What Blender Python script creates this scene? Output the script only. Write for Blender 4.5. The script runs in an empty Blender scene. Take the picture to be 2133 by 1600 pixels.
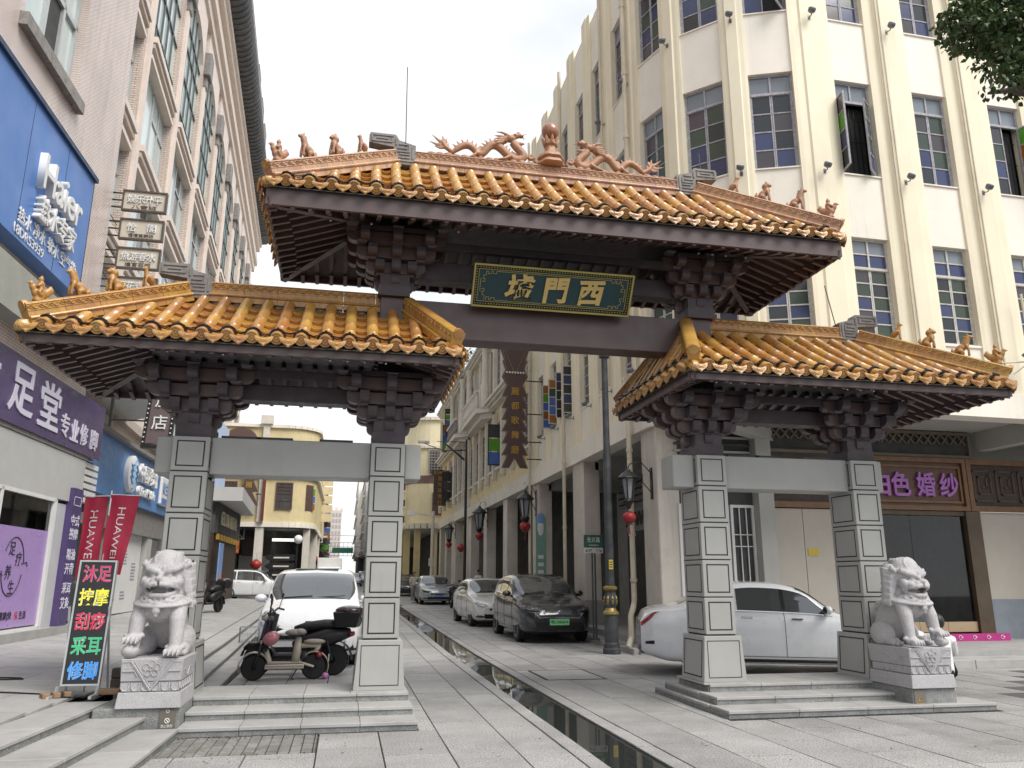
import bpy, bmesh, math, random
from mathutils import Vector, Matrix, Euler
scene = bpy.context.scene
COL = scene.collection
RND = random.Random(11)
PI = math.pi
rad = math.radians
# ------------------------------------------------------------------ camera, sky, sun, exposure
YAW, PITCH, ROLL = 0.20277, 0.243559, 0.002955
cam_d = bpy.data.cameras.new('camera')
cam = bpy.data.objects.new('camera', cam_d); COL.objects.link(cam)
cam_d.sensor_width = 36.0; cam_d.lens = 1640.0 / 2133.0 * 36.0
cam_d.clip_start = 0.05; cam_d.clip_end = 4000
_f = Vector((math.sin(YAW) * math.cos(PITCH), math.cos(YAW) * math.cos(PITCH), math.sin(PITCH)))
_r = Vector((math.cos(YAW), -math.sin(YAW), 0)); _u = _r.cross(_f)
_r2 = _r * math.cos(ROLL) + _u * math.sin(ROLL); _u2 = -_r * math.sin(ROLL) + _u * math.cos(ROLL)
cam.matrix_world = Matrix(((_r2.x, _u2.x, -_f.x, 0), (_r2.y, _u2.y, -_f.y, 0), (_r2.z, _u2.z, -_f.z, 1.5), (0, 0, 0, 1)))
scene.camera = cam
SUN_EL, SUN_AZ = rad(54), rad(142)     # high sun behind thick cloud, a little behind the camera
world = bpy.data.worlds.new('World'); scene.world = world; world.use_nodes = True
wn = world.node_tree.nodes; wl = world.node_tree.links
for n in list(wn): wn.remove(n)
def _n(t, **k):
 n = wn.new(t)
 for a, b in k.items(): setattr(n, a, b)
 return n
wout = _n('ShaderNodeOutputWorld')
sky = _n('ShaderNodeTexSky', sky_type='NISHITA', sun_disc=False, sun_elevation=SUN_EL, sun_rotation=SUN_AZ)
bg1 = _n('ShaderNodeBackground'); bg1.inputs['Strength'].default_value = 0.07
wl.new(sky.outputs[0], bg1.inputs['Color'])
bg2 = _n('ShaderNodeBackground'); bg2.inputs['Color'].default_value = (0.955, 0.97, 1.0, 1); bg2.inputs['Strength'].default_value = 0.46
tc = _n('ShaderNodeTexCoord'); mp = _n('ShaderNodeMapping'); mp.inputs['Scale'].default_value = (1.3, 1.3, 3.2); mp.inputs['Location'].default_value = (3.1, 1.7, 0.4)
nz = _n('ShaderNodeTexNoise'); nz.inputs['Scale'].default_value = 1.6; nz.inputs['Detail'].default_value = 7; nz.inputs['Roughness'].default_value = 0.55
rmp = _n('ShaderNodeValToRGB'); rmp.color_ramp.elements[0].position = 0.36; rmp.color_ramp.elements[0].color = (0.72, 0.72, 0.72, 1)
rmp.color_ramp.elements[1].position = 0.60; rmp.color_ramp.elements[1].color = (1, 1, 1, 1)
wl.new(tc.outputs['Generated'], mp.inputs['Vector']); wl.new(mp.outputs[0], nz.inputs['Vector']); wl.new(nz.outputs[0], rmp.inputs[0])
wm = _n('ShaderNodeMixShader'); wl.new(rmp.outputs[0], wm.inputs[0]); wl.new(bg1.outputs[0], wm.inputs[1]); wl.new(bg2.outputs[0], wm.inputs[2])
wl.new(wm.outputs[0], wout.inputs[0])
sun_d = bpy.data.lights.new('sun', 'SUN'); sun_d.energy = 1.5; sun_d.angle = rad(34); sun_d.color = (1.0, 0.96, 0.9)
sun = bpy.data.objects.new('sun', sun_d); COL.objects.link(sun)
_sd = Vector((math.sin(SUN_AZ) * math.cos(SUN_EL), math.cos(SUN_AZ) * math.cos(SUN_EL), math.sin(SUN_EL)))
sun.rotation_euler = _sd.to_track_quat('Z', 'Y').to_euler()
vs = scene.view_settings
vs.view_transform = 'Standard'; vs.look = 'None'; vs.gamma = 1.0; vs.use_curve_mapping = False; vs.exposure = 1.38
scene.render.engine = 'CYCLES'
scene.cycles.max_bounces = 7; scene.cycles.diffuse_bounces = 5; scene.cycles.glossy_bounces = 3
scene.cycles.transmission_bounces = 4; scene.cycles.transparent_max_bounces = 8
scene.cycles.use_denoising = True; scene.cycles.caustics_reflective = False; scene.cycles.caustics_refractive = False
# ------------------------------------------------------------------ materials
def mat(name, color, rough=0.6, metal=0.0, var=0.12, scale=3.0, speck=0.0, speck_scale=180.0, bump=0.0, bump_scale=80.0,
  coat=0.0, streak=0.0, streak_col=(0.2, 0.19, 0.16), rnd=0.0, hue=0.0, spec=0.5, alpha=1.0, emit=0.0, dirt=0.0, dirt_col=(0.08, 0.08, 0.07),
  dirt_scale=1.2, frnd=0.0, wet=0.0, trans=0.0):
 m = bpy.data.materials.new(name); m.use_nodes = True
 nt = m.node_tree; N = nt.nodes; L = nt.links
 b = N['Principled BSDF']
 b.inputs['Roughness'].default_value = rough; b.inputs['Metallic'].default_value = metal
 b.inputs['Specular IOR Level'].default_value = spec
 if coat: b.inputs['Coat Weight'].default_value = coat; b.inputs['Coat Roughness'].default_value = 0.06
 if alpha < 1: b.inputs['Alpha'].default_value = alpha
 if trans: b.inputs['Transmission Weight'].default_value = trans
 if emit:
  b.inputs['Emission Color'].default_value = (*color, 1); b.inputs['Emission Strength'].default_value = emit
 tcn = N.new('ShaderNodeTexCoord'); crd = tcn.outputs['Object']
 def noise(sc, det=4, rough_=0.55, vec=crd):
  n = N.new('ShaderNodeTexNoise'); n.inputs['Scale'].default_value = sc; n.inputs['Detail'].default_value = det
  n.inputs['Roughness'].default_value = rough_; L.new(vec, n.inputs['Vector']); return n.outputs[0]
 def mapr(s, a, b_, c, d):
  n = N.new('ShaderNodeMapRange'); n.inputs[1].default_value = a; n.inputs[2].default_value = b_; n.inputs[3].default_value = c; n.inputs[4].default_value = d
  L.new(s, n.inputs[0]); return n.outputs[0]
 def math_(op, a, b_):
  n = N.new('ShaderNodeMath'); n.operation = op
  for i, s in enumerate((a, b_)):
   if isinstance(s, (int, float)): n.inputs[i].default_value = s
   else: L.new(s, n.inputs[i])
  return n.outputs[0]
 def mix(f, a, b_, mode='MIX'):
  n = N.new('ShaderNodeMix'); n.data_type = 'RGBA'; n.blend_type = mode
  if isinstance(f, (int, float)): n.inputs[0].default_value = f
  else: L.new(f, n.inputs[0])
  for i, s in ((6, a), (7, b_)):
   if isinstance(s, tuple): n.inputs[i].default_value = (*s[:3], 1)
   else: L.new(s, n.inputs[i])
  return n.outputs[2]
 val = None
 if var: val = mapr(noise(scale, 5, 0.6), 0.3, 0.7, 1 - var, 1 + var)
 if speck:
  s = mapr(noise(speck_scale, 2, 0.7), 0.35, 0.65, 1 - speck, 1 + speck); val = math_('MULTIPLY', val, s) if val else s
 if rnd:
  oi = N.new('ShaderNodeObjectInfo'); s = mapr(oi.outputs['Random'], 0, 1, 1 - rnd, 1 + rnd); val = math_('MULTIPLY', val, s) if val else s
 if frnd:
  at = N.new('ShaderNodeAttribute'); at.attribute_name = 'rnd'; s = mapr(at.outputs['Fac'], -1, 1, 1 - frnd, 1 + frnd); val = math_('MULTIPLY', val, s) if val else s
 c = (*color, 1)
 if val:
  h = N.new('ShaderNodeHueSaturation'); h.inputs['Color'].default_value = c; L.new(val, h.inputs['Value']); c = h.outputs[0]
  if hue:
   src = oi.outputs['Random'] if rnd else (at.outputs['Fac'] if frnd else noise(scale * 0.7, 2))
   L.new(mapr(src, 0 if rnd or not frnd else -1, 1, 0.5 - hue, 0.5 + hue), h.inputs['Hue'])
 if streak:
  mpn = N.new('ShaderNodeMapping'); mpn.inputs['Scale'].default_value = (5.0, 5.0, 0.28); L.new(crd, mpn.inputs[0])
  s = mapr(noise(1.6, 6, 0.65, mpn.outputs[0]), 0.52, 0.75, 0, streak)
  s2 = mapr(noise(0.7, 3), 0.4, 0.65, 0, 1)
  c = mix(math_('MULTIPLY', s, s2), c, streak_col)
 if dirt:
  s = mapr(noise(dirt_scale, 8, 0.68), 0.5, 0.68, 0, dirt); c = mix(s, c, dirt_col)
 if isinstance(c, tuple): b.inputs['Base Color'].default_value = c
 else: L.new(c, b.inputs['Base Color'])
 if wet:
  s = mapr(noise(0.8, 5, 0.6), 0.52, 0.6, 0, 1); L.new(mapr(s, 0, 1, rough, rough * (1 - wet)), b.inputs['Roughness'])
 elif var and rough > 0.25:
  L.new(mapr(noise(scale * 2.3, 4), 0.3, 0.7, max(0.05, rough - 0.1), min(1, rough + 0.1)), b.inputs['Roughness'])
 if bump:
  bn = N.new('ShaderNodeBump'); bn.inputs['Strength'].default_value = min(1, bump); bn.inputs['Distance'].default_value = 0.01
  L.new(noise(bump_scale, 5, 0.65), bn.inputs['Height']); L.new(bn.outputs[0], b.inputs['Normal'])
 return m
def brick_mat(name, c1, c2, cm, w, h, mortar, rough=0.5, axis='YZ', bias=0.0, streak=0.0, offset=0.5):
 """small wall tiles as a brick texture on world Y/Z or X/Z"""
 m = bpy.data.materials.new(name); m.use_nodes = True; N = m.node_tree.nodes; L = m.node_tree.links; b = N['Principled BSDF']
 t = N.new('ShaderNodeTexCoord'); sp = N.new('ShaderNodeSeparateXYZ'); cb = N.new('ShaderNodeCombineXYZ'); L.new(t.outputs['Object'], sp.inputs[0])
 if axis == 'YZ': L.new(sp.outputs[1], cb.inputs[0])
 elif axis == 'XZ': L.new(sp.outputs[0], cb.inputs[0])
 else:
  ad = N.new('ShaderNodeMath'); ad.operation = 'ADD'; L.new(sp.outputs[0], ad.inputs[0]); L.new(sp.outputs[1], ad.inputs[1]); L.new(ad.outputs[0], cb.inputs[0])
 L.new(sp.outputs[2], cb.inputs[1])
 br = N.new('ShaderNodeTexBrick'); L.new(cb.outputs[0], br.inputs[0]); br.offset = offset
 br.inputs['Color1'].default_value = (*c1, 1); br.inputs['Color2'].default_value = (*c2, 1); br.inputs['Mortar'].default_value = (*cm, 1)
 br.inputs['Scale'].default_value = 1.0; br.inputs['Brick Width'].default_value = w; br.inputs['Row Height'].default_value = h
 br.inputs['Mortar Size'].default_value = mortar; br.inputs['Bias'].default_value = bias; br.inputs['Mortar Smooth'].default_value = 0.1
 n = N.new('ShaderNodeTexNoise'); n.inputs['Scale'].default_value = 0.9; n.inputs['Detail'].default_value = 6; L.new(t.outputs['Object'], n.inputs[0])
 mr = N.new('ShaderNodeMapRange'); mr.inputs[1].default_value = 0.3; mr.inputs[2].default_value = 0.7; mr.inputs[3].default_value = 0.86; mr.inputs[4].default_value = 1.1; L.new(n.outputs[0], mr.inputs[0])
 hs = N.new('ShaderNodeHueSaturation'); L.new(br.outputs[0], hs.inputs['Color']); L.new(mr.outputs[0], hs.inputs['Value'])
 c = hs.outputs[0]
 if streak:
  mp_ = N.new('ShaderNodeMapping'); mp_.inputs['Scale'].default_value = (4, 4, 0.3); L.new(t.outputs['Object'], mp_.inputs[0])
  n2 = N.new('ShaderNodeTexNoise'); n2.inputs['Scale'].default_value = 1.2; n2.inputs['Detail'].default_value = 6; L.new(mp_.outputs[0], n2.inputs[0])
  m2 = N.new('ShaderNodeMapRange'); m2.inputs[1].default_value = 0.5; m2.inputs[2].default_value = 0.75; m2.inputs[3].default_value = 0; m2.inputs[4].default_value = streak; L.new(n2.outputs[0], m2.inputs[0])
  mx = N.new('ShaderNodeMix'); mx.data_type = 'RGBA'; L.new(m2.outputs[0], mx.inputs[0]); L.new(c, mx.inputs[6]); mx.inputs[7].default_value = (0.25, 0.2, 0.13, 1); c = mx.outputs[2]
 L.new(c, b.inputs['Base Color']); b.inputs['Roughness'].default_value = rough
 bn = N.new('ShaderNodeBump'); bn.inputs['Strength'].default_value = 0.4; bn.inputs['Distance'].default_value = 0.004; bn.invert = True
 L.new(br.outputs[1], bn.inputs['Height']); L.new(bn.outputs[0], b.inputs['Normal'])
 return m
def glass_mat(name, tint=(0.9, 0.95, 0.95), rough=0.03, clear=0.6):
 m = bpy.data.materials.new(name); m.use_nodes = True; N = m.node_tree.nodes; L = m.node_tree.links
 N.remove(N['Principled BSDF']); o = N['Material Output']
 tr = N.new('ShaderNodeBsdfTransparent'); tr.inputs[0].default_value = (*[t * clear for t in tint], 1)
 gl = N.new('ShaderNodeBsdfGlossy'); gl.inputs['Roughness'].default_value = rough
 fr = N.new('ShaderNodeFresnel'); fr.inputs[0].default_value = 1.6
 mx = N.new('ShaderNodeMixShader'); L.new(fr.outputs[0], mx.inputs[0]); L.new(tr.outputs[0], mx.inputs[1]); L.new(gl.outputs[0], mx.inputs[2])
 L.new(mx.outputs[0], o.inputs[0]); return m
# ------------------------------------------------------------------ mesh builder
class MB:
 def __init__(s): s.v = []; s.f = []; s.r = []; s.cur = 0.0
 def face(s, ids): s.f.append(tuple(ids)); s.r.append(s.cur)
 def vs(s, pts):
  b = len(s.v); s.v.extend([tuple(p) for p in pts]); return list(range(b, b + len(pts)))
 def poly(s, pts): s.face(s.vs(pts)); return s
 def box(s, x0, y0, z0, x1, y1, z1):
  if x0 > x1: x0, x1 = x1, x0
  if y0 > y1: y0, y1 = y1, y0
  if z0 > z1: z0, z1 = z1, z0
  i = s.vs([(x0, y0, z0), (x1, y0, z0), (x1, y1, z0), (x0, y1, z0), (x0, y0, z1), (x1, y0, z1), (x1, y1, z1), (x0, y1, z1)])
  for q in ((0, 3, 2, 1), (4, 5, 6, 7), (0, 1, 5, 4), (1, 2, 6, 5), (2, 3, 7, 6), (3, 0, 4, 7)): s.face([i[k] for k in q])
  return s
 def hexa(s, p):   # 8 points: bottom ring then top ring
  i = s.vs(p)
  for q in ((0, 3, 2, 1), (4, 5, 6, 7), (0, 1, 5, 4), (1, 2, 6, 5), (2, 3, 7, 6), (3, 0, 4, 7)): s.face([i[k] for k in q])
  return s
 def bar(s, a, b, w, h=None, up=(0, 0, 1)):
  a = Vector(a); b = Vector(b); h = w if h is None else h; d = (b - a).normalized(); u = Vector(up)
  if abs(d.dot(u)) > 0.98: u = Vector((0, 1, 0))
  r = d.cross(u).normalized() * (w / 2); t = r.cross(d).normalized() * (h / 2)
  return s.hexa([a - r - t, a + r - t, b + r - t, b - r - t, a - r + t, a + r + t, b + r + t, b - r + t])
 def extr(s, pts, d):   # polygon (list of 3D) extruded by vector d
  d = Vector(d); n = len(pts); a = s.vs(pts); b = s.vs([Vector(p) + d for p in pts])
  s.face(a[::-1]); s.face(b)
  for k in range(n): s.face([a[k], a[(k + 1) % n], b[(k + 1) % n], b[k]])
  return s
 def tube(s, pts, rr, n=8, cap=True, flat=1.0):
  pts = [Vector(p) for p in pts]; m = len(pts)
  if isinstance(rr, (int, float)): rr = [rr] * m
  rings = []; pu = None
  for k in range(m):
   d = (pts[min(k + 1, m - 1)] - pts[max(k - 1, 0)])
   d = d.normalized() if d.length > 1e-9 else Vector((0, 0, 1))
   if pu is None:
    u = Vector((0, 0, 1)) if abs(d.z) < 0.95 else Vector((1, 0, 0)); u = (u - d * u.dot(d)).normalized()
   else:
    u = pu - d * pu.dot(d); u = u.normalized() if u.length > 1e-6 else pu
   pu = u; w = d.cross(u)
   rings.append(s.vs([pts[k] + (u * math.cos(2 * PI * j / n) + w * math.sin(2 * PI * j / n) * flat) * rr[k] for j in range(n)]))
  for k in range(m - 1):
   for j in range(n): s.face([rings[k][j], rings[k][(j + 1) % n], rings[k + 1][(j + 1) % n], rings[k + 1][j]])
  if cap: s.face(rings[0][::-1]); s.face(rings[-1])
  return s
 def lathe(s, prof, c=(0, 0, 0), n=16, axis='z', sx=1.0, sy=1.0, lobes=0, la=0.0):
  c = Vector(c); rings = []
  for r, z in prof:
   ring = []
   for j in range(n):
    a = 2 * PI * j / n; rr = r * (1 + la * math.cos(lobes * a)) if lobes else r
    x, y = rr * math.cos(a) * sx, rr * math.sin(a) * sy
    ring.append(c + (Vector((x, y, z)) if axis == 'z' else Vector((z, x, y)) if axis == 'x' else Vector((x, z, y))))
   rings.append(s.vs(ring))
  for k in range(len(rings) - 1):
   for j in range(n): s.face([rings[k][j], rings[k][(j + 1) % n], rings[k + 1][(j + 1) % n], rings[k + 1][j]])
  s.face(rings[0][::-1]); s.face(rings[-1]); return s
 def ball(s, c, r, n=12, m=8, rot=None):
  r = (r, r, r) if isinstance(r, (int, float)) else r
  mt = Matrix.Translation(Vector(c)) @ (rot.to_matrix().to_4x4() if rot is not None else Matrix.Identity(4))
  rings = []
  for k in range(1, m):
   t = PI * k / m
   rings.append(s.vs([mt @ Vector((r[0] * math.sin(t) * math.cos(2 * PI * j / n), r[1] * math.sin(t) * math.sin(2 * PI * j / n), r[2] * math.cos(t))) for j in range(n)]))
  a = s.vs([mt @ Vector((0, 0, r[2]))])[0]; b = s.vs([mt @ Vector((0, 0, -r[2]))])[0]
  for j in range(n):
   s.face([a, rings[0][j], rings[0][(j + 1) % n]]); s.face([b, rings[-1][(j + 1) % n], rings[-1][j]])
  for k in range(len(rings) - 1):
   for j in range(n): s.face([rings[k][j], rings[k + 1][j], rings[k + 1][(j + 1) % n], rings[k][(j + 1) % n]])
  return s
 def grid(s, fn, nu, nv):
  ids = [s.vs([fn(i / nu, j / nv) for j in range(nv + 1)]) for i in range(nu + 1)]
  for i in range(nu):
   for j in range(nv): s.face([ids[i][j], ids[i + 1][j], ids[i + 1][j + 1], ids[i][j + 1]])
  return s
 def add(s, o, mt=None):
  b = len(s.v)
  s.v.extend([tuple(mt @ Vector(p)) if mt is not None else p for p in o.v])
  s.f.extend([tuple(b + k for k in q) for q in o.f]); s.r.extend(o.r); return s
 def frame(s, x0, z0, x1, z1, w, y0, y1):   # rectangular picture frame in the XZ plane
  return s.box(x0, y0, z0, x1, y1, z0 + w).box(x0, y0, z1 - w, x1, y1, z1).box(x0, y0, z0 + w, x0 + w, y1, z1 - w).box(x1 - w, y0, z0 + w, x1, y1, z1 - w)
 def mesh(s, name, smooth=False, bevel=0.0, seg=1, merge=False):
  me = bpy.data.meshes.new(name); me.from_pydata(s.v, [], s.f)
  if any(s.r):
   at = me.attributes.new('rnd', 'FLOAT', 'FACE'); at.data.foreach_set('value', s.r)
  if bevel or merge:
   bm = bmesh.new(); bm.from_mesh(me)
   if merge: bmesh.ops.remove_doubles(bm, verts=bm.verts, dist=1e-5)
   if bevel:
    ed = [e for e in bm.edges if len(e.link_faces) == 2 and e.calc_face_angle(0) > 0.5]
    bmesh.ops.bevel(bm, geom=ed, offset=bevel, segments=seg, affect='EDGES', profile=0.7, clamp_overlap=True)
   bm.to_mesh(me); bm.free()
  if smooth:
   me.polygons.foreach_set('use_smooth', [True] * len(me.polygons))
   if smooth is not True: me.set_sharp_from_angle(angle=smooth)
  me.update(); return me
 def build(s, name, material, parent=None, smooth=False, bevel=0.0, seg=1, world=False, kind=None, label=None, mt=None, merge=False):
  return put(name, s.mesh(name, smooth, bevel, seg, merge), material, parent, world, kind, label, mt)
def put(name, me, material, parent=None, world=False, kind=None, label=None, mt=None):
 o = bpy.data.objects.new(name, me); COL.objects.link(o)
 if material is not None and not me.materials: me.materials.append(material)
 if parent is not None:
  o.parent = parent
  if world:      # vertices are in world space: undo the (unrotated) chain of parents
   off = Vector((0, 0, 0)); p = parent
   while p is not None: off += p.location; p = p.parent
   o.location = -off
 if mt is not None: o.matrix_local = mt
 if kind: o['kind'] = kind
 if label: o['label'] = label
 return o
def tag(o, label, cat, group=None):
 o['label'] = label; o['category'] = cat
 if group: o['group'] = group
 return o
def thing(name, label, cat, loc=(0, 0, 0), rz=0.0, group=None):
 o = bpy.data.objects.new(name, None); COL.objects.link(o); o.location = loc; o.rotation_euler = (0, 0, rz); o.empty_display_size = 0.1
 return tag(o, label, cat, group)
def dup(root, loc, rz, label, group=None, mirror=False, cat=None):
 kids = {}
 for o in bpy.data.objects:
  if o.parent is not None: kids.setdefault(o.parent.name, []).append(o)
 def rec(o, parent):
  c = o.copy(); COL.objects.link(c)
  if parent is not None: c.parent = parent
  for k in kids.get(o.name, []): rec(k, c)
  return c
 r = rec(root, None); r.location = loc; r.rotation_euler = (0, 0, rz); r['label'] = label
 if mirror: r.scale = (-1, 1, 1)
 if group: r['group'] = group
 if cat: r['category'] = cat
 return r
_txt = {}
def text_mesh(s, size=1.0, extrude=0.01, offset=0.0, spacing=1.0, vertical=False, line=1.15, shear=0.0, bevel=0.0):
 """text as a mesh in the XY plane, centred; Chinese falls back to the bundled CJK face"""
 key = (s, size, extrude, offset, spacing, vertical, line, shear)
 if key in _txt: return _txt[key]
 cu = bpy.data.curves.new('lettering', 'FONT'); cu.body = '\n'.join(s) if vertical else s
 cu.size = size; cu.extrude = extrude; cu.offset = offset; cu.space_character = spacing; cu.space_line = line
 cu.align_x = 'CENTER'; cu.align_y = 'CENTER'; cu.shear = shear; cu.resolution_u = 3; cu.bevel_depth = bevel
 o = bpy.data.objects.new('lettering', cu); COL.objects.link(o)
 dg = bpy.context.evaluated_depsgraph_get(); me = bpy.data.meshes.new_from_object(o.evaluated_get(dg))
 bpy.data.objects.remove(o); bpy.data.curves.remove(cu)
 if me.vertices:
  xs = [v.co.x for v in me.vertices]; ys = [v.co.y for v in me.vertices]
  off = Vector((-(min(xs) + max(xs)) / 2, -(min(ys) + max(ys)) / 2, 0))
  for v in me.vertices: v.co += off
  me['w'] = max(xs) - min(xs); me['h'] = max(ys) - min(ys)
 me.materials.clear(); _txt[key] = me; return me
def lettering(s, name, pos, right, up, size, material, parent, extrude=0.006, offset=0.0, fit=None, fith=None, world=True, **k):
 """put a text mesh at pos (world) reading along right / up; fit = wanted width"""
 me = text_mesh(s, 1.0, 0.5, offset, **k)
 r = Vector(right).normalized(); u = Vector(up); u = (u - r * u.dot(r)).normalized(); n = r.cross(u)
 sx = sy = size
 if fit: sx = fit / me.get('w', 1)
 if fith: sy = fith / me.get('h', 1)
 mt = Matrix(((r.x * sx, u.x * sy, n.x * extrude * 2, pos[0]), (r.y * sx, u.y * sy, n.y * extrude * 2, pos[1]), (r.z * sx, u.z * sy, n.z * extrude * 2, pos[2]), (0, 0, 0, 1)))
 me2 = me.copy(); me2.transform(mt)
 return put(name, me2, material, parent, world)
def sculpt(mb, voxel, smooth=2, mat_=None, name='body', disp=0.0, disp_scale=0.05, dec=0.0):
 """fuse overlapping solids into one continuous surface (voxel remesh, evaluated, no operators)"""
 me = mb.mesh(name); o = bpy.data.objects.new(name, me); COL.objects.link(o)
 r = o.modifiers.new('r', 'REMESH'); r.mode = 'VOXEL'; r.voxel_size = voxel; r.use_smooth_shade = True
 if smooth:
  sm = o.modifiers.new('s', 'SMOOTH'); sm.factor = 0.5; sm.iterations = smooth
 if dec:
  d = o.modifiers.new('d', 'DECIMATE'); d.ratio = dec
 dg = bpy.context.evaluated_depsgraph_get(); out = bpy.data.meshes.new_from_object(o.evaluated_get(dg))
 bpy.data.objects.remove(o); bpy.data.meshes.remove(me); out.materials.clear()
 out.polygons.foreach_set('use_smooth', [True] * len(out.polygons)); return out
def gz(y):   # the street climbs very slowly away from the gate
 return max(0.0, (y - 17.0)) * 0.0095
# ------------------------------------------------------------------ shared materials
M_SLAB = mat('granite_paving', (0.32, 0.315, 0.31), 0.6, var=0.12, scale=1.3, speck=0.6, speck_scale=70, bump=0.5, bump_scale=90, rnd=0.12, frnd=0.12, dirt=0.5, dirt_col=(0.12, 0.12, 0.115), dirt_scale=0.55, wet=0.35)
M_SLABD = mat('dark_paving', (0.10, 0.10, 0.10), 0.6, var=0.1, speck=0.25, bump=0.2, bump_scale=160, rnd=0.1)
M_JOINT = mat('joint_dirt', (0.07, 0.068, 0.06), 0.9, var=0.3)
M_STEP = mat('granite_step', (0.36, 0.355, 0.345), 0.6, var=0.10, scale=2, speck=0.16, speck_scale=160, bump=0.12, bump_scale=150, rnd=0.06, dirt=0.35, dirt_col=(0.17, 0.17, 0.16), dirt_scale=2.2)
M_RISER = mat('rough_granite', (0.21, 0.215, 0.21), 0.75, var=0.2, scale=9, speck=0.42, speck_scale=90, bump=0.6, bump_scale=70, rnd=0.08, dirt=0.4, dirt_scale=3)
M_PILLAR = mat('grey_panel', (0.36, 0.36, 0.342), 0.42, var=0.07, scale=1.5, streak=0.45, streak_col=(0.22, 0.22, 0.2), rnd=0.03)
M_INLAY = mat('black_line', (0.008, 0.008, 0.008), 0.5, var=0)
M_WOOD = mat('dark_timber', (0.066, 0.052, 0.060), 0.5, var=0.25, scale=4, bump=0.08, bump_scale=40)
M_WOOD2 = mat('brown_timber', (0.105, 0.072, 0.070), 0.42, var=0.12, scale=2, streak=0.2, streak_col=(0.10, 0.08, 0.08))
M_GLAZE = mat('ochre_glazed_tile', (0.46, 0.235, 0.062), 0.28, var=0.22, scale=9, coat=0.5, rnd=0.16, hue=0.012, frnd=0.16, dirt=0.55, dirt_col=(0.16, 0.12, 0.07), dirt_scale=5)
M_GLAZE2 = mat('ochre_eave_tile', (0.47, 0.25, 0.085), 0.4, var=0.2, scale=12, coat=0.25, rnd=0.12, hue=0.01, frnd=0.12, dirt=0.5, dirt_col=(0.2, 0.13, 0.06), dirt_scale=8)
M_TERRA = mat('terracotta_ridge', (0.47, 0.275, 0.17), 0.5, var=0.2, scale=6, coat=0.12, rnd=0.10, hue=0.01, dirt=0.4, dirt_col=(0.2, 0.13, 0.09), dirt_scale=4)
M_OCHRE = mat('ochre_ridge', (0.46, 0.245, 0.06), 0.36, var=0.2, scale=7, coat=0.3, rnd=0.12, hue=0.01, dirt=0.45, dirt_col=(0.18, 0.12, 0.06), dirt_scale=5)
M_BEAST = mat('terracotta_figure', (0.40, 0.215, 0.125), 0.5, var=0.25, scale=14, dirt=0.6, dirt_col=(0.13, 0.075, 0.05), dirt_scale=14, bump=0.5, bump_scale=55)
M_BEASTO = mat('ochre_figure', (0.43, 0.22, 0.06), 0.38, var=0.25, scale=14, coat=0.2, dirt=0.6, dirt_col=(0.15, 0.08, 0.03), dirt_scale=14, bump=0.4, bump_scale=55)
M_FRET = mat('grey_fret', (0.23, 0.215, 0.205), 0.7, var=0.25, scale=8, bump=0.3)
M_MOSS = mat('mortar_moss', (0.09, 0.10, 0.09), 0.9, var=0.4, scale=9)
M_BLACK = mat('black_metal', (0.012, 0.013, 0.014), 0.4, var=0.1)
M_RUBBER = mat('rubber', (0.012, 0.012, 0.012), 0.75, var=0.1)
M_STEEL = mat('steel', (0.5, 0.5, 0.5), 0.3, metal=1.0, var=0.05)
M_WHITE = mat('white_paint', (0.72, 0.72, 0.71), 0.5, var=0.04)
M_STONE = mat('carved_granite', (0.43, 0.415, 0.42), 0.7, var=0.10, scale=5, speck=0.2, speck_scale=110, bump=0.5, bump_scale=110, dirt=0.35, dirt_col=(0.2, 0.2, 0.21), dirt_scale=4)
M_GOLD = mat('gold_letter', (0.62, 0.46, 0.17), 0.4, metal=0.3, var=0.06)
M_CREAM = mat('cream_plaster', (0.80, 0.73, 0.56), 0.75, var=0.05, scale=0.8, streak=0.30, streak_col=(0.42, 0.38, 0.28), dirt=0.10, dirt_col=(0.45, 0.41, 0.3), dirt_scale=0.5, bump=0.05)
M_CREAML = mat('pale_plaster', (0.82, 0.77, 0.68), 0.75, var=0.05, scale=0.8, streak=0.28, streak_col=(0.40, 0.37, 0.32), dirt=0.12, dirt_col=(0.4, 0.36, 0.3), dirt_scale=0.7, bump=0.05)
M_COLUMN = mat('stained_column', (0.60, 0.56, 0.50), 0.8, var=0.08, scale=1.0, streak=0.5, streak_col=(0.3, 0.27, 0.23), dirt=0.35, dirt_col=(0.33, 0.28, 0.22), dirt_scale=1.2, bump=0.15, bump_scale=30)
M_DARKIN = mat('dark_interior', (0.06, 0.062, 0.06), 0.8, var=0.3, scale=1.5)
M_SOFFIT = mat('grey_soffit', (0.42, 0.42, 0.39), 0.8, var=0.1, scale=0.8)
M_WFRAME = mat('weathered_frame', (0.36, 0.35, 0.38), 0.7, var=0.35, scale=18, dirt=0.6, dirt_col=(0.16, 0.13, 0.12), dirt_scale=9)
def pane_mat(name, c, rough=0.12): return mat(name, c, rough, var=0.12, scale=0.7, bump=0.03, bump_scale=6, rnd=0.15)
P_GREY = pane_mat('grey_pane', (0.062, 0.058, 0.064)); P_GREEN = pane_mat('green_pane', (0.045, 0.066, 0.048)); P_BLUE = pane_mat('blue_pane', (0.042, 0.055, 0.125))
P_DARK = pane_mat('dark_pane', (0.03, 0.035, 0.04), 0.06); P_SKY = pane_mat('clear_pane', (0.20, 0.23, 0.26), 0.1); P_PURP = pane_mat('purple_pane', (0.075, 0.06, 0.072))
P_LIME = mat('lime_pane', (0.10, 0.30, 0.03), 0.15, var=0.1); P_AMBER = mat('amber_pane', (0.28, 0.11, 0.02), 0.15, var=0.1); P_BBLUE = mat('bright_blue_pane', (0.07, 0.14, 0.40), 0.15, var=0.1)
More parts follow.
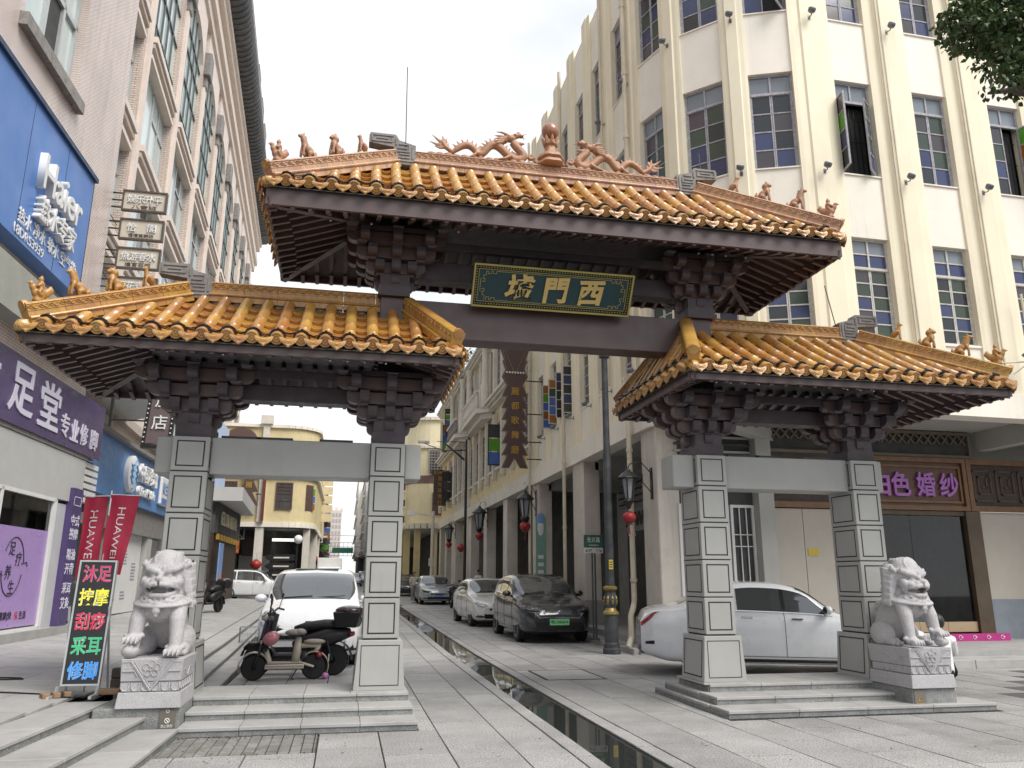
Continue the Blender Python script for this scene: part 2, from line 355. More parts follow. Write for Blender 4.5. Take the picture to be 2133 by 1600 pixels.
GLASS = glass_mat('shop_glass', clear=0.92)
M_RED = mat('red_lantern', (0.33, 0.022, 0.022), 0.45, var=0.1)
# ================================================================== SETTING: street, drain, raised pavements
def sheet(mb, x0, x1, ys, dz):
 for a, b in zip(ys[:-1], ys[1:]):
  mb.poly([(x0, a, gz(a) + dz), (x1, a, gz(a) + dz), (x1, b, gz(b) + dz), (x0, b, gz(b) + dz)])
YS = [-40, 17] + list(range(20, 120, 5)) + [150, 250, 400, 900]
g = MB(); sheet(g, -300, 2.23, YS, -0.032); sheet(g, 2.74, 300, YS, -0.032)
street = g.build('street', M_JOINT, kind='structure')
M_FARPAVE = brick_mat('far_paving', (0.30, 0.295, 0.29), (0.25, 0.245, 0.24), (0.14, 0.14, 0.135), 0.6, 1.2, 0.012, 0.6, axis='XZ')
g = MB(); sheet(g, -40, 40, [42, 60, 80, 120, 250, 400, 900], -0.004)
road = g.build('road', mat('far_road', (0.27, 0.265, 0.26), 0.6, var=0.12, scale=0.6, speck=0.1, speck_scale=20), kind='structure')
def subtract(rects, ex):
 out = []
 for (x0, x1, y0, y1) in rects:
  ex0, ex1, ey0, ey1 = ex
  if ex0 >= x1 or ex1 <= x0 or ey0 >= y1 or ey1 <= y0: out.append((x0, x1, y0, y1)); continue
  if y0 < ey0: out.append((x0, x1, y0, ey0))
  if y1 > ey1: out.append((x0, x1, ey1, y1))
  a, b = max(y0, ey0), min(y1, ey1)
  if x0 < ex0: out.append((x0, ex0, a, b))
  if x1 > ex1: out.append((ex1, x1, a, b))
 return [r for r in out if r[1] - r[0] > 0.03 and r[3] - r[2] > 0.03]
xs = [-1.96, -1.36, -0.77, -0.17, 0.41, 1.0, 1.6, 2.06, 2.90, 3.485, 4.09, 4.67, 5.27, 5.87]
while xs[-1] < 17: xs.append(xs[-1] + 0.6)
EXC = [(2.05, 2.91, 0, 60), (-1.56, 0.82, 8.68, 10.95), (4.25, 7.76, 8.62, 10.9), (-1.72, -0.17, 7.80, 8.68), (3.12, 4.10, 12.46, 13.82), (-9, -1.60, 8.6, 60), (6.06, 60, 16.3, 60), (9.3, 40, 12.66, 40), (-9, -1.62, 4, 8.7)]
slabs = []
for i in range(len(xs) - 1):
 y = 3.9 + (0.55 if i % 2 else 0.0) + RND.uniform(0, 0.1)
 while y < 42:
  ln = 1.2 if xs[i] > 2.5 else (1.15 if i % 2 else 1.2)
  r = [(xs[i], xs[i + 1], y, min(42, y + ln))]
  for e in EXC: r = subtract(r, e)
  slabs += r; y += ln
def score(r):
 d = math.hypot((r[0] + r[1]) / 2, (r[2] + r[3]) / 2)
 inview = -0.5 < math.atan2((r[0] + r[1]) / 2, r[2] + 0.01) - YAW < 0.62 and r[3] > 5.6
 return (r[1] - r[0]) * (r[3] - r[2]) / d ** 3 * (1 if inview else 0.0001)
slabs.sort(key=score, reverse=True)
def slab_geo(mb, r, gap=0.0035):
 x0, x1, y0, y1 = r; x0 += gap; x1 -= gap; y0 += gap; y1 -= gap; t = RND.uniform(-0.002, 0.002)
 c = 0.004
 z = lambda y: gz(y) + t
 mb.hexa([(x0, y0, z(y0) - 0.03), (x1, y0, z(y0) - 0.03), (x1, y1, z(y1) - 0.03), (x0, y1, z(y1) - 0.03),
             (x0 + c, y0 + c, z(y0) + RND.uniform(-.0012, .0012)), (x1 - c, y0 + c, z(y0) + RND.uniform(-.0012, .0012)), (x1 - c, y1 - c, z(y1)), (x0 + c, y1 - c, z(y1))])
NS = 240
rest = MB()
for k, r in enumerate(slabs):
 cx, cy = (r[0] + r[1]) / 2, (r[2] + r[3]) / 2
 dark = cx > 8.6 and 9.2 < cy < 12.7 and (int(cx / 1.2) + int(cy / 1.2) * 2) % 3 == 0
 if k < NS:
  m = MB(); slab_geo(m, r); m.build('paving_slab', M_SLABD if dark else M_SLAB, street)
 else:
  rest.cur = RND.uniform(-1, 1); slab_geo(rest, r)
rest.build('paving_slabs', M_SLAB, street, kind='stuff')
bx = -1.72; row = 0
M_PAVER = mat('worn_paver', (0.20, 0.198, 0.185), 0.8, var=0.25, scale=7, speck=0.3, speck_scale=120, bump=0.4, bump_scale=120, rnd=0.16, dirt=0.5, dirt_col=(0.10, 0.10, 0.075), dirt_scale=2.5)
pav = [0]
while bx < -0.18:
 y = 7.80 + (0.1 if row % 2 else 0.0) - (0.1 if row % 2 else 0)
 off = 0.11 if row % 2 else 0.0
 yy = 7.80 - off
 while yy < 8.68:
  a, b = max(7.80, yy), min(8.68, yy + 0.22)
  if b - a > 0.03 and pav[0] < 58:
   m = MB(); slab_geo(m, (bx, min(-0.18, bx + 0.1), a, b), 0.0015); m.build('paving_brick', M_PAVER, street); pav[0] += 1
  elif b - a > 0.03:
   m = MB(); slab_geo(m, (bx, min(-0.18, bx + 0.1), a, b), 0.0015); m.build('paving_brick', M_PAVER, street)
  yy += 0.22
 bx += 0.101; row += 1
g = MB()
for a, b in zip([-5, 17, 30, 42], [17, 30, 42, 60]):
 z0, z1 = gz(a) - 0.09, gz(b) - 0.09
 g.poly([(2.20, a, z0), (2.77, a, z0), (2.77, b, z1), (2.20, b, z1)])
 g.poly([(2.225, a, z0), (2.225, b, z1), (2.225, b, z1 + 0.08), (2.225, a, z0 + 0.08)]); g.poly([(2.735, a, z0), (2.735, a, z0 + 0.08), (2.735, b, z1 + 0.08), (2.735, b, z1)])
drain = g.build('drain_channel', mat('wet_concrete', (0.05, 0.052, 0.05), 0.4, var=0.3, scale=3), kind='structure')
y = 3.6
while y < 40:
 for x0, x1 in ((2.06, 2.232), (2.732, 2.905)):
  m = MB(); r = (x0, x1, y + (0.3 if x0 > 2.5 else 0), y + 0.9 + (0.3 if x0 > 2.5 else 0)); slab_geo(m, r, 0.003); m.build('edging_stone', M_SLAB, drain)
 y += 0.9
M_WATER = mat('still_water', (0.03, 0.034, 0.032), 0.02, var=0, spec=0.9, bump=0.02, bump_scale=3)
g = MB()
for a, b in zip([-5, 17, 30, 42], [17, 30, 42, 60]):
 g.poly([(2.226, a, gz(a) - 0.022), (2.734, a, gz(a) - 0.022), (2.734, b, gz(b) - 0.022), (2.226, b, gz(b) - 0.022)])
g.build('water', M_WATER, kind='structure')
t = thing('inspection_cover', 'square stone inspection cover in a thin dark frame beside the drain', 'manhole cover', (3.61, 13.14, 0))
MB().frame(3.13, 12.47, 4.09, 13.81, 0.03, 0, 1)
f = MB(); f.box(3.13, 12.47, -0.03, 4.09, 12.50, 0.004).box(3.13, 13.78, -0.03, 4.09, 13.81, 0.004).box(3.13, 12.5, -0.03, 3.16, 13.78, 0.004).box(4.06, 12.5, -0.03, 4.09, 13.78, 0.004)
f.build('frame', M_JOINT, t, world=True)
MB().box(3.165, 12.505, -0.03, 4.055, 13.13, 0.003).build('cover_slab', M_STEP, t, world=True)
MB().box(3.165, 13.14, -0.03, 4.055, 13.775, 0.002).build('cover_slab', M_STEP, t, world=True)
# ---- raised pavement along the shops (three low steps up from the street)
def lz(x, y): return 0.26 + 0.05 * max(0, -2.35 - x) + gz(y) * 0.9
FU = lambda y: -2.335 + 0.072 * (y - 9.5); FM = lambda y: -1.87 + 0.085 * (y - 8.88); FL = lambda y: -1.52 + 0.032 * (y - 8.57)
BU = lambda y: -2.20 - 0.026 * (y - 14); BMd = lambda y: -1.83 - 0.033 * (y - 11.2); BL = lambda y: -1.62 - 0.018 * (y - 12.6)
base = MB()
for a, b in ((-20, 17), (17, 41.6)): base.poly([(-2.62, a, 0.21 + gz(a) * .9), (-2.62, b, 0.21 + gz(b) * .9), (-30, b, 0.21 + 1.35 + gz(b) * .9), (-30, a, 0.21 + 1.35 + gz(a) * .9)])
pavement = base.build('raised_pavement', M_JOINT, kind='structure')
def step_run(edge, inner, zt, zb, y0, y1, L):
 y = y0
 while y < y1 - 0.05:
  b = min(y1, y + L * RND.uniform(0.92, 1.05)); e0, e1 = edge(y + .004), edge(b - .004); i0, i1 = inner(y + .004), inner(b - .004)
  g0, g1 = gz(y), gz(b)
  m = MB(); m.hexa([(i0, y + .004, zt + g0 - 0.032), (e0 + .012, y + .004, zt + g0 - 0.032), (e1 + .012, b - .004, zt + g1 - 0.032), (i1, b - .004, zt + g1 - 0.032),
                          (i0, y + .004, zt + g0), (e0 + .012, y + .004, zt + g0), (e1 + .012, b - .004, zt + g1), (i1, b - .004, zt + g1)])
  m.build('step_slab', M_STEP, pavement, bevel=0.004)
  m = MB(); m.hexa([(i0, y + .006, zb + g0 - .03), (e0, y + .006, zb + g0 - .03), (e1, b - .006, zb + g1 - .03), (i1, b - .006, zb + g1 - .03),
                          (i0, y + .006, zt + g0 - 0.034), (e0, y + .006, zt + g0 - 0.034), (e1, b - .006, zt + g1 - 0.034), (i1, b - .006, zt + g1 - 0.034)])
  m.build('riser_block', M_RISER, pavement)
  y = b
for a, b, f1, f2, f3 in ((3.2, 8.99, FU, FM, FL),):
 step_run(f1, lambda y: f1(y) - 0.42, 0.262, 0.175, 3.2, 9.42, 0.78)
 step_run(f2, lambda y: f1(y) - 0.03, 0.172, 0.09, 3.2, 8.95, 0.95)
 step_run(f3, lambda y: f2(y) - 0.03, 0.086, 0.0, 3.2, 8.72, 1.1)
step_run(BU, lambda y: BU(y) - 0.42, 0.262, 0.175, 10.32, 40, 1.6)
step_run(BMd, lambda y: BU(y) - 0.03, 0.172, 0.09, 10.96, 40, 1.6)
step_run(BL, lambda y: BMd(y) - 0.03, 0.086, 0.0, 10.96, 40, 1.6)
yy = 4.4; pr = []
k = 0
while yy < 40:
 ed = (FU(yy + .3) - 0.425) if yy < 9.4 else (-2.68 if yy < 10.3 else BU(yy + .3) - 0.425)
 x = ed; j = 0
 while x > -6.9:
  wv = 1.15 if j or k % 2 else 0.6
  pr.append((x - wv, x, yy, yy + 0.6)); x -= wv; j += 1
 yy += 0.6; k += 1
pr.sort(key=lambda r: (r[2] < 5.8) * 1000 + math.hypot(r[0], r[2]))
rest = MB()
for k, r in enumerate(pr):
 m = MB() if k < 150 else rest; rest.cur = RND.uniform(-1, 1)
 x0, x1, y0, y1 = r; q = 0.005; t = RND.uniform(-.0015, .0015)
 P = lambda x, y, d: (x, y, lz(x, y) + d + t)
 m.hexa([P(x0 + q, y0 + q, -.03), P(x1 - q, y0 + q, -.03), P(x1 - q, y1 - q, -.03), P(x0 + q, y1 - q, -.03), P(x0 + q, y0 + q, 0), P(x1 - q, y0 + q, 0), P(x1 - q, y1 - q, 0), P(x0 + q, y1 - q, 0)])
 if k < 150: m.build('paving_slab', M_STEP, pavement)
rest.build('paving_slabs', M_STEP, pavement, kind='stuff')
# ---- arcade walk with kerb on the other side, and the shop terrace round the corner
g = MB()
ys = [16.2] + list(range(20, 64, 4))
for a, b in zip(ys[:-1], ys[1:]):
 for x0, x1, z in ((6.06, 6.34, 0.12), (6.34, 9.6, 0.27)):
  g.hexa([(x0, a, gz(a) - .05), (x1, a, gz(a) - .05), (x1, b, gz(b) - .05), (x0, b, gz(b) - .05), (x0, a, gz(a) + z), (x1, a, gz(a) + z), (x1, b, gz(b) + z), (x0, b, gz(b) + z)])
arc = g.build('arcade_walk', M_STEP, kind='structure')
g = MB(); g.extr([(6.34, 16.2, 0.1), (7.3, 15.0, 0.1), (9.2, 14.1, 0.1), (9.75, 13.25, 0.1), (24, 13.5, 0.1), (24, 17, 0.1), (6.34, 17, 0.1)], (0, 0, 0.145))
g.build('shop_terrace', M_STEP, kind='structure')
t = thing('terrace_steps', 'low granite step in front of the bridal shop terrace', 'step', (14, 12.9, 0))
x = 9.45
while x < 16:
 MB().box(x + .004, 12.68, -0.02, x + 1.5, 13.3, 0.15).build('step_slab', M_STEP, t, world=True, bevel=.005); x += 1.508
y = 16.25
while y < 44:
 m = MB(); m.hexa([(5.93, y, gz(y) - .03), (6.055, y, gz(y) - .03), (6.055, y + .99, gz(y + 1) - .03), (5.93, y + .99, gz(y + 1) - .03), (5.93, y, gz(y) + .115), (6.055, y, gz(y) + .115), (6.055, y + .99, gz(y + 1) + .115), (5.93, y + .99, gz(y + 1) + .115)])
 m.build('kerb_stone', M_STEP, arc, bevel=.006); y += 1.0
g = MB()
for k in range(120):
 x, y = RND.uniform(-1.7, 0.1), RND.uniform(7.5, 8.66)
 if RND.random() < 0.5: y = 8.66 - abs(RND.gauss(0, 0.08))
 s = RND.uniform(.006, .022); a = RND.uniform(0, 6); g.cur = RND.uniform(-1, 1)
 c, sn = math.cos(a) * s, math.sin(a) * s
 g.poly([(x - c, y - sn, .006), (x + sn * .5, y - c * .5, .010), (x + c, y + sn, .005), (x - sn * .5, y + c * .5, .012)])
for k in range(40):
 x, y = RND.uniform(-1, 9), RND.uniform(6, 9.5); s = RND.uniform(.008, .024); a = RND.uniform(0, 6); g.cur = RND.uniform(-1, 1); c, sn = math.cos(a) * s, math.sin(a) * s
 if 2.0 < x < 2.95 or (y > 8.55 and (x < 0.9 or x > 4.2)): continue
 g.poly([(x - c, y - sn, .006), (x + sn * .5, y - c * .5, .010), (x + c, y + sn, .005), (x - sn * .5, y + c * .5, .012)])
g.build('leaf_litter', mat('dead_leaf', (0.22, 0.16, 0.08), 0.8, var=0.2, frnd=0.5), kind='stuff')
# ================================================================== THE MEMORIAL GATE
YC = 9.95
gate = thing('memorial_gate', 'three-roofed gate of grey panelled pillars and ochre glazed roofs spanning the street', 'gate', (2.57, YC, 0.0))
def putw(name, me, material, parent, wm, kind=None, label=None):
 o = put(name, me, material, parent, kind=kind, label=label); off = Vector((0, 0, 0)); p = parent
 while p is not None: off += p.location; p = p.parent
 o.matrix_local = Matrix.Translation(-off) @ wm; return o
def basis(o, u, v, w, su=1, sv=1, sw=1):
 return Matrix(((u[0] * su, v[0] * sv, w[0] * sw, o[0]), (u[1] * su, v[1] * sv, w[1] * sw, o[1]), (u[2] * su, v[2] * sv, w[2] * sw, o[2]), (0, 0, 0, 1)))
def platform(x0, x1, label, xl0, xl1, side):
 t = thing('gate_platform', label, 'stone steps', ((x0 + x1) / 2, 9.6, 0), group='granite step platforms under the gate')
 rows = [(8.70, 9.14, 0.0, 0.085), (9.12, 9.55, 0.085, 0.172), (9.53, 10.46, 0.172, 0.262)]
 for k, (ya, yb, za, zt) in enumerate(rows):
  a, b = (x0, x1 - (0, .02, .04)[k]) if side < 0 else (x0 + (0, .13, .36)[k] * 0.5, x1 - (0, .42, .56)[k])
  core = MB().box(a + .004, ya + .03, za - 0.02, b - .004, 10.45 if k == 2 else 10.86 - .2 * k, zt - 0.034); core.build('step_core', M_RISER, t, world=True)
  x = a; n = 4
  for i in range(n):
   xa, xb = a + (b - a) * i / n, a + (b - a) * (i + 1) / n
   MB().box(xa + .003, ya + .012, za, xb - .003, ya + .028, zt - .034).build('riser_block', M_RISER, t, world=True)
   MB().box(xa + .002, ya, zt - .034, xb - .002, yb + (0.06 if k < 2 else 0), zt).build('step_slab', M_STEP, t, world=True, bevel=.004)
  if side > 0:
   MB().box(a - .012, ya + .03, za - .02, a + .003, 10.45 if k == 2 else 10.86 - .2 * k, zt - 0.034).build('riser_block', M_RISER, t, world=True)
   MB().box(a - .012, yb + .062, zt - .034, a + .26, 10.86 - .2 * k, zt).build('step_slab', M_STEP, t, world=True, bevel=.004)
 return t
platform(-1.53, 0.815, 'granite step platform between the foot massage signboard and the drain, one corner chipped', 0, 0, -1)
platform(4.262, 7.74, 'granite step platform beside the parked sedan on the wedding shop side', 0, 0, 1)
ZB = [0.83, 1.29, 1.757, 2.232, 2.712, 3.125]
def pillar(x0, x1):
 y0, y1 = 9.66, 10.24
 core = MB().box(x0 + .012, y0 + .012, 0.3, x1 - .012, y1 - .012, 3.12)
 p = core.build('pillar', M_INLAY, gate, world=True)
 for a, b in zip(ZB[:-1], ZB[1:]):
  MB().box(x0, y0, a + .007, x1, y1, b - .007).build('pillar_block', M_PILLAR, p, world=True, bevel=.006)
 xc = (x0 + x1) / 2; hb, ht, db = 0.29, 0.25, 0.04
 MB().hexa([(xc - hb, y0 - .05, 0.272), (xc + hb, y0 - .05, 0.272), (xc + hb, y1 + .05, 0.272), (xc - hb, y1 + .05, 0.272),
               (xc - ht, y0 - .035, 0.82), (xc + ht, y0 - .035, 0.82), (xc + ht, y1 + .035, 0.82), (xc - ht, y1 + .035, 0.82)]).build('pillar_plinth', M_PILLAR, p, world=True, bevel=.006)
 MB().box(xc - hb - .02, y0 - .09, 0.25, xc + hb + .02, y1 + .08, 0.274).build('base_slab', M_STEP, p, world=True, bevel=.003)
 ln = MB(); w = 0.015
 def rect_xz(xa, xb, za, zb, y): ln.frame(xa, za, xb, zb, w, y - .0025, y + .004)
 def rect_yz(x, ya, yb, za, zb):
  for q in ((ya, za, yb, za + w), (ya, zb - w, yb, zb), (ya, za + w, ya + w, zb - w), (yb - w, za + w, yb, zb - w)): ln.box(x - .0025, q[0], q[1], x + .0025, q[2], q[3])
 for a, b in zip(ZB[:-1], ZB[1:]):
  rect_xz(x0 + .05, x1 - .05, a + .055, b - .055, y0); rect_yz(x0, y0 + .06, y1 - .06, a + .055, b - .055); rect_yz(x1, y0 + .06, y1 - .06, a + .055, b - .055)
 for s in (-1, 1):
  za, zb = 0.325, 0.765
  f = lambda z: (ht + (hb - ht) * (0.82 - z) / 0.548)
  for (ya, yb, zz, zz2) in ((y0 + .02, y1 - .02, za, za + w), (y0 + .02, y1 - .02, zb - w, zb), (y0 + .02, y0 + .02 + w, za, zb), (y1 - .02 - w, y1 - .02, za, zb)):
   ln.hexa([(xc + s * f(zz) - .003, ya, zz), (xc + s * f(zz) + .003, ya, zz), (xc + s * f(zz) + .003, yb, zz), (xc + s * f(zz) - .003, yb, zz),
                     (xc + s * f(zz2) - .003, ya, zz2), (xc + s * f(zz2) + .003, ya, zz2), (xc + s * f(zz2) + .003, yb, zz2), (xc + s * f(zz2) - .003, yb, zz2)])
 fy = lambda z: y0 - .035 - .015 * (0.82 - z) / 0.548
 for xa, xb, zz, zz2 in ((-.22, .22, .325, .333), (-.22, .22, .757, .765), (-.22, -.212, .333, .757), (.212, .22, .333, .757)):
  ln.hexa([(xc + xa, fy(zz) - .003, zz), (xc + xb, fy(zz) - .003, zz), (xc + xb, fy(zz) + .003, zz), (xc + xa, fy(zz) + .003, zz),
                 (xc + xa, fy(zz2) - .003, zz2), (xc + xb, fy(zz2) - .003, zz2), (xc + xb, fy(zz2) + .003, zz2), (xc + xa, fy(zz2) + .003, zz2)])
 ln.build('inlay_line', M_INLAY, p, world=True)
PX = [(-2.04, -1.628), (0.236, 0.648), (4.49, 4.902), (6.765, 7.177)]
for a, b in PX: pillar(a, b)
for a, b, c, d in ((-2.235, -2.043, -1.625, 0.233), (4.18, 4.487, 4.905, 6.762)):
 e = 0.852 if a < 0 else 7.31; m = MB()
 l = (gate,)
 lin = MB().box(c, 9.75, 2.69, d, 10.15, 3.128).build('lintel', M_PILLAR, gate, world=True, bevel=.008)
 MB().box(a, 9.75, 2.69, b, 10.15, 3.128).build('lintel_end', M_PILLAR, gate, world=True, bevel=.03, seg=3)
 MB().box(0.651 if a < 0 else 7.18, 9.75, 2.69, e, 10.15, 3.128).build('lintel_end', M_PILLAR, gate, world=True, bevel=.03, seg=3)
 for xx, wv in ((c + .1, .45), (c + .5, .42), (d - .62, .4)):
  MB().box(xx, 9.78, 3.131, xx + wv, 9.98, 3.158).build('lamp_fitting', M_BLACK, gate, world=True)
MB().bar((-1.62, 9.9, 2.66), (-1.56, 9.72, 2.62), .03).build('bracket_stub', M_STEEL, gate, world=True)
def arm_geo(L, w, h, horiz='x'):
 m = MB(); n = 4; pr = []
 r = min(0.11, L * .4)
 pts = [(-L, h), (-L, h * .55)]
 for k in range(n + 1):
  a = PI / 2 * k / n; pts.append((-L + r * (1 - math.cos(a)), h * .55 * (1 - math.sin(a))))
 pts += [(-x, z) for x, z in pts[::-1]]
 if horiz == 'x': m.extr([(x, -w / 2, z) for x, z in pts], (0, w, 0))
 else: m.extr([(w / 2, y, z) for y, z in pts], (-w, 0, 0))
 return m
ME_BLOCK = MB().hexa([(-.05, -.05, 0), (.05, -.05, 0), (.05, .05, 0), (-.05, .05, 0), (-.07, -.07, .032), (.07, -.07, .032), (.07, .07, .032), (-.07, .07, .032)]).mesh('bearing_block')
def bracket(x, z0, tiers, s=1.0):
 b = MB().hexa([(x - .20, YC - .24, z0), (x + .20, YC - .24, z0), (x + .20, YC + .24, z0), (x - .20, YC + .24, z0),
                   (x - .205, YC - .26, z0 + .13), (x + .205, YC - .26, z0 + .13), (x + .205, YC + .26, z0 + .13), (x - .205, YC + .26, z0 + .13)]).build('bracket_set', M_WOOD, gate, world=True)
 z = z0 + .13; prev = 0.16
 for k in range(tiers):
  L = (0.27 + .13 * k) * s; h = .142
  offs = (0,) if k == 0 else (-prev * .8, 0, prev * .8)
  for o in offs:
   m = MB().add(arm_geo(L, .12, h, 'x'), Matrix.Translation((x, YC + o, z))); m.build('bracket_arm', M_WOOD2, b, world=True)
   m = MB().add(arm_geo(L, .116, h - .004, 'y'), Matrix.Translation((x + o, YC, z))); m.build('bracket_arm', M_WOOD, b, world=True)
  for sx in (-1, 0, 1):
   for sy in (-1, 0, 1):
    if sx == 0 and sy == 0: continue
    putw('bearing_block', ME_BLOCK, M_WOOD, b, Matrix.Translation((x + sx * (L - .07), YC + sy * (L - .07), z + h - .002)))
  prev = L; z += h + .022
 MB().box(x - .19, YC - .24, z0 + .128, x + .19, YC + .24, z - .01).build('bracket_core', M_WOOD, b, world=True)
 MB().box(x - prev * .8, YC - prev * .8, z, x + prev * .8, YC + prev * .8, z + .05).build('bracket_cap', M_WOOD, b, world=True)
for a, b in PX: bracket((a + b) / 2, 3.127, 4)
for i in (1, 2):
 xc = (PX[i][0] + PX[i][1]) / 2
 MB().box(xc - .17, YC - .17, 3.8, xc + .17, YC + .17, 5.06).build('upper_post', M_WOOD2, gate, world=True, bevel=.006)
 bracket(xc, 5.06, 4, .96)
MB().box(0.56, 9.78, 4.545, 4.58, 10.12, 5.045).build('tie_beam', M_WOOD2, gate, world=True, bevel=.006, label='wide brown beam below the name board')
for xa, xb, z in ((-1.7, 0.3, 3.62), (4.83, 6.85, 3.62)):
 MB().box(xa, 9.83, z, xb, 10.07, z + .2).build('cross_beam', M_WOOD, gate, world=True, bevel=.01)
 MB().box(xa - .3, 9.5, 3.83, xb + .3, 9.58, 3.93).build('purlin', M_WOOD, gate, world=True)
 MB().box(xa - .3, 10.32, 3.83, xb + .3, 10.4, 3.93).build('purlin', M_WOOD, gate, world=True)
MB().box(0.6, 9.83, 5.36, 4.5, 10.07, 5.62).build('cross_beam', M_WOOD, gate, world=True, bevel=.01)
MB().box(0.1, 9.5, 5.66, 5.0, 9.58, 5.76).build('purlin', M_WOOD, gate, world=True)
MB().box(0.1, 10.32, 5.66, 5.0, 10.4, 5.76).build('purlin', M_WOOD, gate, world=True)
# ---- roof tiles
BR = 0.066
def _barrel():
 m = MB(); n = 7; rings = []
 for y, r in ((0, BR * .93), (.0, BR), (.955, BR), (.965, BR * 1.07), (1.0, BR * 1.07)):
  rings.append(m.vs([(r * math.cos(PI * j / n), y, r * math.sin(PI * j / n) - .004) for j in range(n + 1)]))
 for a, b in zip(rings[:-1], rings[1:]):
  for j in range(n): m.face([a[j + 1], a[j], b[j], b[j + 1]])
 return m
BARREL = _barrel(); ME_BARREL = BARREL.mesh('barrel_tile', rad(40))
def _pan():
 m = MB(); n = 7; hw = 0.108
 P = lambda x: -.045 * (1 - (x / hw) ** 2)
 top0 = m.vs([(-hw + 2 * hw * j / n, -.012, P(-hw + 2 * hw * j / n) + .042) for j in range(n + 1)])
 top1 = m.vs([(-hw + 2 * hw * j / n, .25, P(-hw + 2 * hw * j / n)) for j in range(n + 1)])
 bot0 = m.vs([(-hw + 2 * hw * j / n, -.004, P(-hw + 2 * hw * j / n) + .004) for j in range(n + 1)])
 for j in range(n): m.face([top0[j], top0[j + 1], top1[j + 1], top1[j]]); m.face([bot0[j], bot0[j + 1], top0[j + 1], top0[j]])
 return m
PAN = _pan(); ME_PAN = PAN.mesh('pan_tile', rad(35))
def _drip():   # shield in the (x, z) plane hanging from z=0, facing -y
 m = MB()
 def shield(k, dy, th, dz):
  pts = []
  for j in range(7): a = -1 + 2 * j / 6; pts.append((a * .098 * k, -.034 * (1 - a * a) * k + .012))
  side = [(.094, -.018), (.078, -.050), (.048, -.078), (.020, -.098), (0, -.118)]
  pts += [(x * k, z * k) for x, z in side] + [(-x * k, z * k) for x, z in side[::-1][1:]]
  m.extr([(x, dy, z + dz) for x, z in pts[::-1]], (0, -th, 0))
 shield(1, 0, .018, 0); shield(.86, -.0181, .005, -.006); 
 for q, kk in ((.70, -.022), (.52, -.034), (.34, -.046)):
  pts = [(.098 * q * math.cos(a), -.02 - .07 * q * math.sin(a) - .006) for a in [PI * j / 6 for j in range(7)]]
  m.tube([(x, -.0245, z) for x, z in pts], .0045, n=4, cap=False)
 return m
DRIP = _drip(); ME_DRIP = DRIP.mesh('drip_tile', rad(30))
def _disc():
 m = MB(); R_ = .071
 m.lathe([(R_ * .9, .03), (R_, .03), (R_, -.012), (R_ * .84, -.016), (R_ * .78, -.006), (R_ * .62, -.004), (R_ * .55, -.014), (R_ * .40, -.014), (R_ * .33, -.006), (R_ * .2, -.006), (R_ * .12, -.016), (.001, -.017)], n=14, axis='y')
 return m
DISC = _disc(); ME_DISC = DISC.mesh('end_tile', rad(30))
def _lampcap():
 m = MB(); n = 8
 for (r0, r1, y0, y1) in ((BR + .003, BR + .024, 0.0, .034),):
  ring = []
  for y, r in ((y0, r0), (y0, r1 * .96), (y0 + .012, r1), (y1, r1 * .9), (y1, r0)):
   ring.append(m.vs([(r * 1.06 * math.cos(PI * (j / n) * 1.06 - .09), y, r * math.sin(PI * (j / n) * 1.06 - .09)) for j in range(n + 1)]))
  for a, b in zip(ring[:-1], ring[1:]):
   for j in range(n): m.face([a[j + 1], a[j], b[j], b[j + 1]])
 m.box(-.012, .034, BR + .002, .012, .075, BR + .02)
 return m
ME_CAP = _lampcap().mesh('lamp_cap', rad(35))
M_CAP = mat('black_plastic', (0.012, 0.013, 0.014), 0.25, var=0.1, coat=0.3)
def _ridge_seg():   # unit length along x, z from 0 up to ~.27, used on ridges and hips
 m = MB(); 
 m.box(0.006, -.085, 0, .994, .085, .075)
 for s in (-1, 1):
  m.tube([(0, s * .088, .088), (1, s * .088, .088)], .02, n=8)
 m.box(.006, -.07, .07, .994, .07, .165)
 m.box(.006, -.076, .165, .994, .076, .24)
 for s in (-1, 1):
  m.tube([(.02 + .96 * k / 24, s * .078, .203 + .022 * math.sin(k * PI / 24 * 7)) for k in range(25)], .010, n=4)
  m.tube([(.02 + .96 * k / 24, s * .078, .203 + .018 * math.sin(k * PI / 24 * 7 + 2.2)) for k in range(25)], .007, n=4)
 m.tube([(0.003, 0, .243), (.997, 0, .243)], .085, n=12, flat=1.0) if False else None
 n = 8; ring = [m.vs([(xx, .086 * math.cos(PI * j / n), .24 + .034 * math.sin(PI * j / n)) for j in range(n + 1)]) for xx in (.003, .997)]
 for j in range(n): m.face([ring[0][j + 1], ring[0][j], ring[1][j], ring[1][j + 1]])
 m.face(ring[0]); m.face(ring[1][::-1])
 return m
ME_RIDGE = _ridge_seg().mesh('ridge_tile', rad(35))
def _fret():   # grey scroll block with a tongue reaching outwards (towards -x)
 m = MB(); w = .085
 m.extr([(.28, -w, 0), (.28, -w, .30), (.05, -w, .36), (.0, -w, .44), (-.34, -w, .44), (-.36, -w, .40), (-.36, -w, .29), (-.02, -w, .25), (.0, -w, 0)], (0, 2 * w, 0))
 for s in (-1, 1):
  y = s * (w + .006)
  def b(x0, z0, x1, z1): m.box(x0, y - .007, z0, x1, y + .007, z1)
  for q in ((.03, .04, .25, .06), (.03, .09, .2, .11), (.23, .09, .25, .28), (.06, .14, .2, .16), (.03, .18, .2, .2), (.03, .23, .16, .25), (.18, .2, .2, .28), (-.33, .40, -.03, .42), (-.33, .31, -.06, .33), (-.33, .33, -.31, .40), (-.26, .355, -.1, .375), (-.06, .31, -.04, .38), (.0, .28, .02, .38), (.05, .29, .18, .31)): b(*q)
 return m
ME_FRET = _fret().mesh('ridge_end_scroll')
